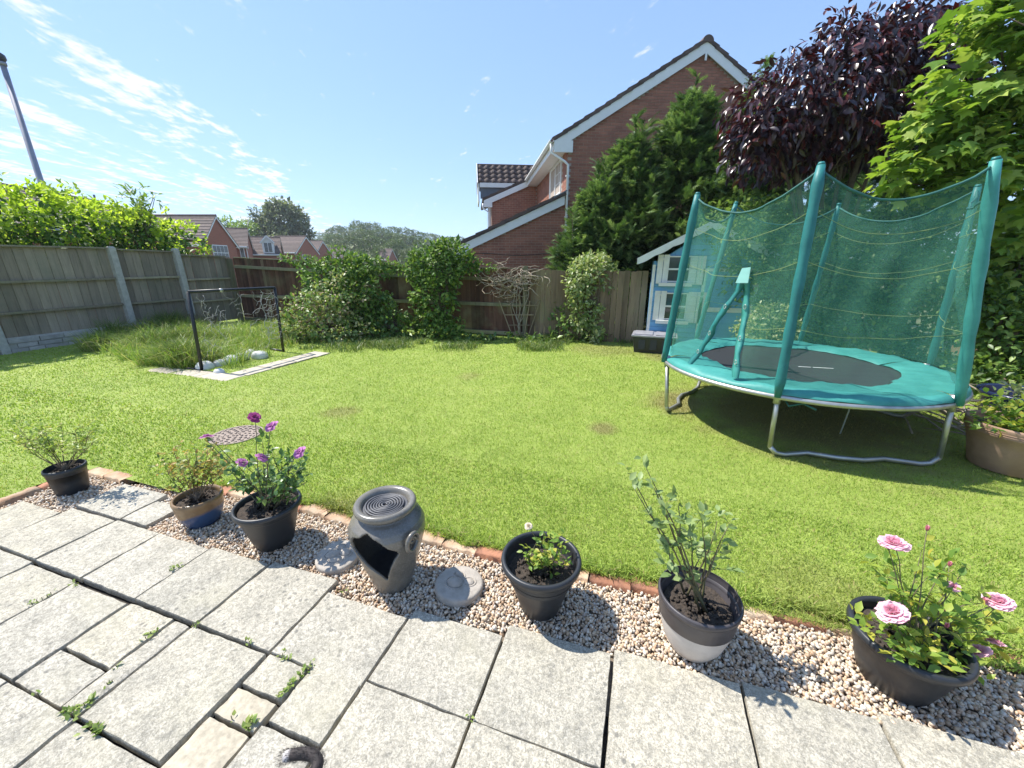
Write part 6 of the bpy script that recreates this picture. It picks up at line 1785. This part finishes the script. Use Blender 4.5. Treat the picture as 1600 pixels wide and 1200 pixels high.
def potted(name, label, pot_o, zs, tips, mat_leaf, leaf, mat_stem, seed, leaf_kind='oval', n_leaf=4, from_u=.35, r0=.005, flowers=(), base_sp=.05, sub=2, sub_len=.09, clus=3, depth=.10, cat='rose', base_px=None, group=None, extra=()):
    """stems run from the soil to tips given as photograph pixels at about the pot's own distance; leaves grow in sprigs along them"""
    rg = random.Random(seed); nrg = np.random.default_rng(seed)
    cx, cy = pot_o.location.x, pot_o.location.y; F = Fof(cx, cy)
    t = thing(name, label, cat, (cx, cy, zs - .01), 0, group)
    LP, LD, LN = [], [], []
    def sprig(p, d):
        d = d.normalized()
        for k in range(clus):
            q = p + d * (k * leaf * .55); sd = Vector((rg.gauss(0, 1), rg.gauss(0, 1), rg.gauss(.25, .6))).normalized()
            LP.append(tuple(q)); LD.append(tuple((d * .5 + sd).normalized())); LN.append((rg.gauss(0, .45), rg.gauss(0, .45), 1))
    for (px, py, dF) in tips:
        tip = Vector(onF(px, py, F + dF)); b0 = Vector((cx + rg.uniform(-base_sp, base_sp), cy + rg.uniform(-base_sp, base_sp), zs - .012))
        pts = stemline(b0, tip, (rg.uniform(-.03, .03), rg.uniform(-.03, .03)), rg=rg)
        L = (tip - b0).length
        MB().tube(pts, [r0 * (1 - .75 * i / 6) for i in range(7)], 6).build('stem', mat_stem, t, True, world=True)
        for k in range(n_leaf):
            u = from_u + (1 - from_u) * (k + rg.random()) / n_leaf
            i = min(5, int(u * 6)); p = pts[i].lerp(pts[i + 1], u * 6 - i)
            dr = Vector((rg.gauss(0, 1), rg.gauss(0, 1), rg.uniform(.1, .9)))
            sprig(p, dr)
        twigs = MB()
        for k in range(sub):
            u = rg.uniform(max(.3, from_u), .95); i = min(5, int(u * 6)); p = pts[i].lerp(pts[i + 1], u * 6 - i)
            dr = Vector((rg.gauss(0, 1), rg.gauss(0, 1), rg.uniform(.2, .9))).normalized(); q = p + dr * sub_len * rg.uniform(.6, 1.3)
            MB().tube([p, p.lerp(q, .5) + Vector((0, 0, .006)), q], [r0 * .4, r0 * .3, r0 * .2], 5).build('twig', mat_stem, t, True, world=True)
            sprig(p.lerp(q, .6), dr); sprig(q, dr)
        sprig(tip, tip - pts[-2])
    for (px, py) in extra: sprig(Vector(onF(px, py, F + rg.uniform(-.08, .08))), Vector((rg.gauss(0, 1), rg.gauss(0, 1), .4)))
    n = len(LP)
    foliage(t, leaf_kind, np.array(LP), np.array(LD), np.array(LN), leaf * nrg.uniform(.7, 1.25, n), mat_leaf, nrg, min(n, 300))
    for (px, py, dF, kind, r, tl) in flowers:
        p = Vector(onF(px, py, F + dF))
        M = inv_of(t) @ Matrix.Translation(p - Vector((0, 0, r * .3))) @ Euler((tl[0], tl[1], rg.uniform(0, 6))).to_matrix().to_4x4() @ Matrix.Diagonal((r, r, r * (.9 if kind != 'bud' else 1.0), 1))
        fo = link('flower' if kind != 'bud' else 'flower_bud', FL[kind], t, M=M)
        b0 = Vector((cx + rg.uniform(-base_sp, base_sp), cy + rg.uniform(-base_sp, base_sp), zs - .012))
        MB().tube(stemline(b0, p - Vector((0, 0, r * .25)), (rg.uniform(-.02, .02), rg.uniform(-.02, .02)), rg=rg), [r0 * .8, r0 * .7, r0 * .6, r0 * .5, r0 * .45, r0 * .4, r0 * .4], 6).build('stem', mat_stem, t, True, world=True)
        MB().lathe([(.001, -r * .15), (r * .16, -r * .05), (r * .2, r * .12)], 8).build('calyx', m_stem, t, True).matrix_basis = inv_of(t) @ Matrix.Translation(p - Vector((0, 0, r * .3)))
    return t
potted('twiggy_bush', 'spreading twiggy bush with sparse leaves in the leftmost pot', POT1, s1, [(12, 672, .05), (30, 690, -.06), (45, 664, .02), (70, 672, 0), (95, 664, .05), (118, 668, 0), (140, 672, -.03), (155, 664, .04), (148, 690, -.05), (25, 662, .1), (60, 690, -.08)], m_blueb, .028, m_woody, 401, n_leaf=8, from_u=.4, r0=.0042, base_sp=.012, sub=7, sub_len=.08, clus=3, cat='bush')
MB().tube([(-3.899, 1.395, s1 - .01), (-3.896, 1.395, s1 + .05)], [.022, .014], 8).build('stump', m_woody, bpy.data.objects['twiggy_bush'], True, world=True)
potted('bronze_bush', 'twiggy bush with orange-tinged leaves in the glazed pot', POT2, s2, [(255, 722, 0), (272, 705, .05), (290, 712, -.04), (305, 702, .04), (325, 700, 0), (345, 708, .05), (360, 718, -.03), (262, 738, -.06), (350, 735, .06), (315, 722, 0), (335, 725, .05)], m_bronze, .030, m_woody, 402, n_leaf=8, from_u=.4, r0=.004, base_sp=.012, sub=5, sub_len=.07, clus=3, cat='bush')
MB().tube([(-2.606, 1.442, s2 - .01), (-2.603, 1.442, s2 + .055)], [.02, .014], 8).build('stump', m_woody, bpy.data.objects['bronze_bush'], True, world=True)
potted('purple_rose', 'rose bush with purple flowers in the wide charcoal pot', POT3, s3, [(372, 742, .0), (395, 725, .02), (425, 708, 0), (440, 722, .05), (468, 730, 0), (478, 745, -.04), (352, 730, .05), (410, 690, 0), (452, 712, .05), (445, 745, -.06), (425, 752, -.05), (462, 752, .03), (325, 690, .05)], m_rose, .040, m_stem, 403, n_leaf=7, from_u=.3, r0=.005, base_sp=.05, sub=3, sub_len=.07, clus=3,
       flowers=[(397, 648, 0, 'deep', .040, (.5, .3)), (423, 662, .02, 'purple', .042, (.4, .3)), (409, 711, -.04, 'purple', .040, (.7, .1)), (378, 719, -.03, 'purple', .036, (.6, -.2)), (467, 703, 0, 'purple', .042, (.5, .4)), (322, 679, .05, 'purple', .036, (.3, -.2))])
potted('cream_rose', 'small young rose with one cream flower', POT4, s4, [(838, 848, .0), (852, 838, .03), (866, 842, 0), (878, 836, .04), (845, 872, -.04), (862, 868, 0), (880, 852, .02), (852, 880, -.04), (872, 882, -.03)], m_rose_y, .030, m_stem, 404, n_leaf=4, from_u=.3, r0=.0035, base_sp=.03, sub=2, sub_len=.05, clus=3, flowers=[(826, 820, 0, 'cream', .022, (.3, -.2))])
potted('tall_rose', 'leggy rose with round grey-green leaves in the two-tone pot', POT5, s5, [(985, 742, .02), (992, 765, -.03), (1010, 732, .05), (1022, 762, 0), (1032, 790, .03), (1060, 790, 0), (1075, 812, .02), (1098, 815, 0), (1120, 815, .04), (1138, 822, 0), (1130, 845, .03), (1040, 880, -.05), (1100, 860, 0)], leafmat('grey_green_rose_leaf', [(.16, .24, .085), (.24, .33, .12), (.34, .42, .17), (.12, .19, .06)], .3, rough=.45), .044, m_stem, 405, n_leaf=2, from_u=.5, r0=.0055, base_sp=.045, sub=1, sub_len=.06, clus=3)
potted('pink_rose', 'bushy rose with large pink blooms in the right-hand pot', POT6, s6, [(1385, 905, .05), (1400, 880, .1), (1440, 860, .1), (1480, 880, .1), (1500, 900, .08), (1450, 900, .05), (1420, 940, .0), (1520, 940, .06), (1540, 975, .02), (1480, 950, .0), (1345, 960, 0), (1360, 985, -.05), (1400, 1010, -.1), (1440, 1020, -.1), (1470, 1010, -.08), (1510, 1000, -.04), (1420, 1030, -.12), (1480, 1035, -.12), (1515, 1050, -.1), (1560, 960, .08), (1575, 990, .04), (1500, 975, 0), (1545, 1005, .02)], m_rose_y, .040, m_stem, 406, n_leaf=4, from_u=.35, r0=.004, base_sp=.07, sub=2, sub_len=.06, clus=3,
       flowers=[(1398, 842, .05, 'pink', .055, (-.15, .1)), (1397, 950, -.06, 'pink', .058, (.55, .0)), (1562, 934, .05, 'pink', .056, (.1, .3)), (1530, 1013, -.04, 'pink', .046, (-.3, .7)), (1556, 1000, .0, 'pink', .036, (-.2, .5)), (1491, 914, .05, 'pink', .026, (.1, .5)),
                (1449, 826, .08, 'bud', .022, (0, 0)), (1389, 856, .05, 'bud', .020, (0, .1)), (1484, 882, .08, 'bud', .022, (0, 0)), (1476, 953, .0, 'bud', .022, (0, 0)), (1479, 978, -.03, 'bud', .022, (0, 0)), (1538, 940, .05, 'bud', .026, (0, .2)), (1549, 946, .05, 'bud', .020, (0, .2))])
potted('leafy_plant', 'leafy green plant in the terracotta pot', T7, .33, [(1530, 650, .0), (1545, 640, .05), (1560, 632, 0), (1575, 640, .1), (1590, 632, .0), (1605, 640, .05), (1535, 668, -.08), (1560, 672, -.12), (1580, 668, -.1), (1595, 682, -.1), (1620, 660, 0), (1610, 690, -.1)], m_rose_y, .062, m_stem, 407, n_leaf=5, from_u=.25, r0=.004, base_sp=.12, sub=3, sub_len=.1, clus=3, cat='plant')
potted('withered_plant', 'withered pale plant in the dark blue pot', T8, .32, [(1560, 612, 0), (1580, 620, 0), (1595, 610, 0), (1575, 600, .1), (1605, 600, 0)], m_varieg, .06, m_woody, 408, n_leaf=3, from_u=.3, r0=.005, base_sp=.12, sub=2, sub_len=.12, clus=2, cat='plant')

# ---- stone vase fountain
m_vase, nt, b = new_mat('grey_glazed_vase')
cc = ramp(nt, noise(nt, 9, 6, .6, 'Object'), [(.3, (.10, .095, .082)), (.6, (.17, .155, .125)), (.8, (.22, .18, .13))])
cc = mixc(nt, maprange(nt, noise(nt, 130, 3, .6, 'Object'), .45, .7, 0, .5), cc, (.22, .21, .20))
nt.links.new(cc, b.inputs['Base Color']); b.inputs['Roughness'].default_value = .27; b.inputs['Specular IOR Level'].default_value = .7
bump(nt, b, noise(nt, 40, 4, .6, 'Object'), .15, .004)
VX, VY = -1.127, 1.402
vase = thing('stone_vase', 'grey glazed vase fountain with a broken-out hole and spiral top', 'vase', (VX, VY, GZ))
vprof = [(.098, 0), (.106, .03), (.122, .09), (.142, .16), (.162, .23), (.178, .29), (.187, .335), (.186, .37), (.172, .40), (.148, .42), (.128, .432), (.122, .445)]
vz = np.array([q[1] for q in vprof]); vr = np.array([q[0] for q in vprof])
hth = R_(-80)
seg = 200; zz_ = np.linspace(0, .445, 120)
V = []; Fc = []
for z in zz_:
    r = float(np.interp(z, vz, vr))
    for k in range(seg): a = 2 * math.pi * k / seg; V.append((r * math.cos(a), r * math.sin(a), z))
def hole(a, z):
    d = (a - hth + math.pi) % (2 * math.pi) - math.pi
    zc = .29
    u = (d * .16 + (z - zc) * .25) / .108; w = (z - zc) / (.115 if z > zc else .175)
    ed = .05 * math.sin(9 * math.atan2(w, u)) + .10 * math.sin(5 * math.atan2(w, u) + 1)
    if z < zc: u = u / max(.25, 1 - (zc - z) / .19)
    return u * u + w * w < 1 + ed
for i in range(len(zz_) - 1):
    for k in range(seg):
        if not hole(2 * math.pi * (k + .5) / seg, (zz_[i] + zz_[i + 1]) / 2): Fc.append((i * seg + k, i * seg + (k + 1) % seg, (i + 1) * seg + (k + 1) % seg, (i + 1) * seg + k))
vo_ = MB().add(V, Fc).build('body', m_vase, vase, True)
sd = vo_.modifiers.new('solid', 'SOLIDIFY'); sd.thickness = .014; sd.offset = -1
MB().lathe([(.120, .440), (.137, .446), (.150, .462), (.152, .476), (.146, .487), (.136, .490), (.120, .484), (.112, .472), (.110, .452), (.0995, .448)], 64).build('rim', m_vase, vase, True)
m_spiral = simple('dark_slate_spiral', (.11, .11, .115), (.07, .07, .075), 20, .5, .3, 90, .003)
lidp = MB().lathe([(.001, .462), (.108, .462), (.108, .44)], 48).build('top_plate', m_spiral, vase)
sp_pts = []
for i in range(260):
    u = i / 259; a = u * 7 * 2 * math.pi; r = .008 + .094 * u
    sp_pts.append((r * math.cos(a), r * math.sin(a) * .95, .468 + .002 * math.sin(i * .37)))
MB().tube(sp_pts, .0052, 6).build('spiral_ridge', m_spiral, vase, True)
# shelf and dark bowl inside
MB().lathe([(.001, .10), (.08, .10), (.112, .12)], 40).build('inner_basin', m_spiral, vase, True)
for a_ in (R_(-20), R_(160)):
    ca, sa = math.cos(a_), math.sin(a_); tx, ty = -sa, ca
    pts = [(ca * (.182 + .028 * math.sin(q / 2 + .2)) + tx * .040 * math.cos(q), sa * (.182 + .028 * math.sin(q / 2 + .2)) + ty * .040 * math.cos(q), .345 + .048 * math.sin(q)) for q in np.linspace(0, 2 * math.pi, 26)[:-1]]
    MB().tube(pts, .0105, 9, closed=True).build('handle_ring', m_vase, vase, True)
    pts = [(ca * .193 + tx * (.024 - .0028 * i) * math.cos(i * .7), sa * .193 + ty * (.024 - .0028 * i) * math.cos(i * .7), .345 + (.026 - .003 * i) * math.sin(i * .7)) for i in range(9)]
    MB().tube(pts, .008, 7).build('handle_boss', m_vase, vase, True)

# ---- cast stepping stones
m_step = simple('cast_grey_stone', (.44, .39, .33), (.32, .285, .24), 24, .85, .7, 90, .004, coord='World')
def stepping(label, x, y, r, tilt, motif):
    t = thing('stepping_stone', label, 'stepping stone', (x, y, GZ), 0, 'cast stepping stones in the gravel')
    t.rotation_euler = tilt
    MB().lathe([(.001, -.01), (r * .97, -.01), (r, .0), (r, .026), (r * .97, .034), (r * .90, .036), (.001, .036)], 48).build('disc', m_step, t, True)
    for (u, v, rx, ry, hh, rot) in motif:
        bmn = bmesh.new(); bmesh.ops.create_icosphere(bmn, subdivisions=2, radius=1)
        me = bpy.data.meshes.new('relief'); bmn.to_mesh(me); bmn.free(); me.materials.append(m_step); me.polygons.foreach_set('use_smooth', [True] * len(me.polygons))
        link('relief', me, t, M=Matrix.Translation((u * r, v * r, .034)) @ Matrix.Rotation(rot, 4, 'Z') @ Matrix.Diagonal((rx * r, ry * r, hh * 1.6, 1)))
        MB().tube([(u * r + (rx + .05) * r * math.cos(q) * math.cos(rot) - (ry + .05) * r * math.sin(q) * math.sin(rot), v * r + (rx + .05) * r * math.cos(q) * math.sin(rot) + (ry + .05) * r * math.sin(q) * math.cos(rot), .036) for q in np.linspace(0, 6.283, 28)[:-1]], .0045, 5, closed=True).build('relief_line', m_step, t, True)
d1 = G(528, 869); d2 = G(717, 913)
stepping('pale cast stepping stone partly behind the vase on its left', d1[0], d1[1], .118, (.05, .02, .3), ((-.2, 0, .38, .26, .012, .5), (.3, .15, .32, .24, .012, -.5), (.05, -.35, .3, .2, .01, .2), (.0, .45, .2, .16, .01, 0)))
stepping('round cast stepping stone with ladybird relief right of the vase', d2[0], d2[1], .125, (-.06, .02, -.2), ((-.12, -.12, .36, .30, .016, .2), (-.22, .32, .20, .15, .014, .1), (.34, .22, .24, .20, .008, .4)))

# ---- weeds in the joints
m_weed = leafmat('weed_leaf', [(.17, .26, .06), (.24, .33, .08), (.34, .40, .12), (.13, .21, .05)], .35)
def weed(label, pts_px, n, leaf, seed):
    rg = np.random.default_rng(seed)
    P = []
    for (px, py) in pts_px: g = G(px, py); P.append((g[0], g[1], -.012))
    t = thing('weed', label, 'weed', P[0], 0, 'weeds in the patio joints')
    LP, LD, LN = [], [], []
    for i in range(n):
        p = P[rg.integers(len(P))]; a = rg.random() * 6.283
        LP.append((p[0] + rg.normal() * .008, p[1] + rg.normal() * .008, -.006 + rg.random() * .014)); LD.append((math.cos(a), math.sin(a), rg.uniform(.15, 1.2))); LN.append((rg.normal() * .4, rg.normal() * .4, 1))
    foliage(t, 'oval', np.array(LP), np.array(LD), np.array(LN), leaf * .82 * rg.uniform(.5, 1.3, n), m_weed, rg, n)
    for p in P: MB().tube([(p[0], p[1], -.04), (p[0], p[1], .012)], .0016, 5).build('stem', m_stem, t, True, world=True)
weed('largest weed trailing along the joint beside the buff blocks', [(436, 1086), (444, 1080), (452, 1074), (460, 1064), (470, 1054), (478, 1046), (486, 1040)], 60, .024, 1)
weed('upright weed at the corner of the buff blocks', [(388, 1140), (392, 1130), (394, 1124)], 22, .028, 2)
weed('broad weed in the lower left joint', [(104, 1112), (112, 1118), (122, 1106), (132, 1102), (142, 1096)], 46, .028, 3)
weed('leafy weed just right of the lower left joint crossing', [(140, 1136), (148, 1138), (156, 1140)], 30, .028, 4)
weed('small pale weed on the long joint below the glazed pot', [(265, 892), (272, 889), (280, 885)], 18, .022, 5)
weed('tiny weed at the joint crossing on the left', [(118, 912), (121, 915)], 12, .020, 6)
weed('thin weed lying across a slab crack', [(228, 998), (236, 990), (246, 985), (182, 1042)], 14, .030, 7)
weed('tiny weed on the cross joint behind the long slab', [(302, 975), (304, 979)], 9, .018, 8)
weed('small weed in the joint near the middle of the patio', [(384, 1002), (390, 1005), (442, 1024), (448, 1029)], 20, .020, 9)
weed('row of mossy tufts along the leftmost long joint', [(50, 944), (58, 940), (66, 936), (74, 932), (80, 928)], 20, .018, 10)
weed('small weed in the joint by the lower buff block', [(168, 1070), (176, 1066), (362, 1122), (60, 1086)], 16, .020, 11)
weed('single seedling at the gravel edge by the dropped slab', [(533, 924), (537, 922)], 8, .018, 12)
weed('sprig in the right-hand slab joint', [(733, 1128), (735, 1120)], 7, .016, 13)

# ---- twig heap behind the trampoline
th_ = thing('twig_heap', 'heap of dry sticks behind the trampoline by the blue pot', 'twig heap', (3.0, 4.95, 0))
rg2 = random.Random(31); mb = MB()
for i in range(70):
    a = rg2.uniform(0, 6.28); L = rg2.uniform(.25, .8); c_ = Vector((3.0 + rg2.gauss(0, .28), 4.95 + rg2.gauss(0, .25), rg2.uniform(.02, .34)))
    d = Vector((math.cos(a), math.sin(a), rg2.uniform(-.25, .25))) * L / 2
    p0_, p1_ = c_ - d, c_ + d; p0_.z = max(.012, p0_.z); p1_.z = max(.012, p1_.z)
    mb.tube([p0_, c_ + Vector((0, 0, .02)), p1_], [.009, .008, .004], 5)
o = mb.build('sticks', m_twig, th_, True, world=True); o['kind'] = 'stuff'
pl = thing('plank', 'pale offcut of board leaning on the twig heap', 'plank', (2.72, 4.55, 0))
MB().box((0, 0, .30), (.34, .17, .018), rot=(.35, .5, .4)).build('board', m_trel, pl)

# ============================================================ THE CAT (its tail shows at the bottom of the picture)
m_cat, nt, b = new_mat('cat_fur')
tcx = nt.nodes.new('ShaderNodeTexCoord')
at = nt.nodes.new('ShaderNodeAttribute'); at.attribute_name = 'white'
fur = ramp(nt, noise(nt, 60, 5, .7, 'Object', stretch=(1, 1, .4)), [(.35, (.012, .010, .010)), (.6, (.035, .026, .024)), (.8, (.09, .075, .07))])
nt.links.new(mixc(nt, at.outputs['Fac'], fur, (.62, .58, .56)), b.inputs['Base Color'])
b.inputs['Roughness'].default_value = .75; b.inputs['Sheen Weight'].default_value = .05
cat = thing('cat', 'black cat with a white-ringed tail tip raised over the slabs', 'cat', (-.62, .1, 0))
def chain(pts): return pts
J = []; E_ = []; Rr = []
def add(p, r, parent=None):
    J.append(p); Rr.append(r)
    if parent is not None: E_.append((parent, len(J) - 1))
    return len(J) - 1
o_ = Vector((-.62, .1, 0))
def W(x, y, z): return (x, y, z)
pel = add(W(-.64, .26, .20), (.062, .068)); bl1 = add(W(-.63, .17, .195), (.068, .078), pel); bl2 = add(W(-.62, .07, .195), (.064, .072), bl1); ch = add(W(-.61, -.02, .20), (.056, .070), bl2)
nk = add(W(-.605, -.085, .235), (.040, .044), ch); hd_ = add(W(-.60, -.135, .265), (.044, .042), nk); mz = add(W(-.60, -.178, .252), (.020, .018), hd_)
for s_ in (-1, 1):
    h1 = add(W(-.64 + s_ * .042, .25, .15), (.036, .042), pel); k1 = add(W(-.64 + s_ * .050, .215, .105), (.024, .028), h1); hk = add(W(-.64 + s_ * .050, .275, .055), (.014, .014), k1); ft = add(W(-.64 + s_ * .050, .262, .014), (.013, .013), hk); add(W(-.64 + s_ * .050, .225, .011), (.015, .011), ft)
    sh_ = add(W(-.61 + s_ * .036, -.02, .15), (.026, .034), ch); el = add(W(-.61 + s_ * .038, .0, .10), (.018, .020), sh_); wr = add(W(-.61 + s_ * .038, -.012, .045), (.013, .013), el); pw = add(W(-.61 + s_ * .038, -.015, .014), (.013, .013), wr); add(W(-.61 + s_ * .038, -.042, .011), (.014, .011), pw)
    e1 = add(W(-.60 + s_ * .026, -.125, .300), (.014, .010), hd_); add(W(-.60 + s_ * .034, -.122, .330), (.004, .003), e1)
pt = pel
tail = [(-.645, .325, .235), (-.66, .385, .27), (-.69, .44, .295), (-.715, .478, .305)]
g_ = [G(500, 1192, .31), G(492, 1180, .315), G(478, 1177, .318), G(463, 1178, .318), G(450, 1181, .315), G(441, 1184, .312)]
tail += [(q[0], q[1], z) for q, z in zip(g_, (.31, .315, .318, .318, .315, .312))]
for i, p in enumerate(tail): pt = add(W(*p), (.021 - .0008 * i, .021 - .0008 * i), pt)
me = bpy.data.meshes.new('cat_body'); me.from_pydata([(p[0] - o_.x, p[1] - o_.y, p[2]) for p in J], E_, [])
co = link('body', me, cat)
sk = co.modifiers.new('skin', 'SKIN'); sk.use_smooth_shade = True
if not me.skin_vertices: me.attributes.new
for i, (rx, ry) in enumerate(Rr):
    me.skin_vertices[0].data[i].radius = (rx, ry); me.skin_vertices[0].data[i].use_root = (i == 0)
ss = co.modifiers.new('sub', 'SUBSURF'); ss.levels = 2; ss.render_levels = 2
dg = bpy.context.evaluated_depsgraph_get(); dg.update()
me2 = bpy.data.meshes.new_from_object(co.evaluated_get(dg))
co.modifiers.clear(); co.data = me2
me2.materials.clear(); me2.materials.append(m_cat)
wa_ = me2.attributes.new('white', 'FLOAT', 'POINT')
tp = Vector(tail[-1]) - Vector((o_.x, o_.y, 0)); rgc = random.Random(3)
vals = []
for v_ in me2.vertices:
    d = (v_.co - tp).length
    vals.append(max(0.0, min(1.0, (d - .008) / .006)) * max(0.0, min(1.0, (.030 - d) / .010)) if v_.co.y > .2 else (1.0 if v_.co.z < .03 else 0.0))
    pass
wa_.data.foreach_set('value', vals)
me2.polygons.foreach_set('use_smooth', [True] * len(me2.polygons))
# fur standing off the tail
hr = np.random.default_rng(5); HP = []; HD = []
for i in range(3, len(tail) - 1):
    a_, b2 = np.array(tail[i]), np.array(tail[i + 1]); n = 260
    u = hr.random((n, 1)); p = a_ * (1 - u) + b2 * u; q = unit(n, hr); q -= 0; HP.append(p + q * .016); HD.append(q + (b2 - a_) / np.linalg.norm(b2 - a_) * .9)
HP = np.concatenate(HP); HD = np.concatenate(HD); n = len(HP)
sd_ = np.cross(HD, unit(n, hr)); sd_ /= np.linalg.norm(sd_, axis=1, keepdims=True); HDn = HD / np.linalg.norm(HD, axis=1, keepdims=True)
Vh = np.stack([HP - sd_ * .0006, HP + sd_ * .0006, HP + HDn * hr.uniform(.004, .010, (n, 1))], 1).reshape(-1, 3) - np.array([o_.x, o_.y, 0])
o = link('tail_fur', fast_mesh('tail_fur', Vh, np.arange(n * 3).reshape(-1, 3), m_cat), cat); o['kind'] = 'stuff'
for s_ in (-1, 1):
    MB().lathe([(.001, -.006), (.006, -.003), (.007, 0), (.006, .003), (.001, .006)], 10).build('eye', simple('cat_eye', (.35, .40, .08), rough=.1), cat, True).matrix_basis = Matrix.Translation((.02 + s_ * .02, -.272, .272))
MB().box((.02, -.296, .258), (.010, .006, .006)).build('nose', simple('cat_nose', (.20, .09, .08), rough=.5), cat, bevel=.002)

# ============================================================ HAZE: the air between here and the hill
hz = MB().span(-610, 610, -610, 610, -4.5, 34).build('haze', None)
m_hz = bpy.data.materials.new('haze_air'); m_hz.use_nodes = True
nt = m_hz.node_tree
for n_ in list(nt.nodes): nt.nodes.remove(n_)
ho = nt.nodes.new('ShaderNodeOutputMaterial'); pv = nt.nodes.new('ShaderNodeVolumePrincipled')
pv.inputs['Color'].default_value = (.86, .93, 1.0, 1); pv.inputs['Density'].default_value = 0.0005; pv.inputs['Anisotropy'].default_value = .3
nt.links.new(pv.outputs[0], ho.inputs['Volume'])
hz.data.materials.append(m_hz)
tag(hz, 'pale summer haze filling the air out to the hill', 'haze', kind='stuff')
scene.cycles.volume_bounces = 0
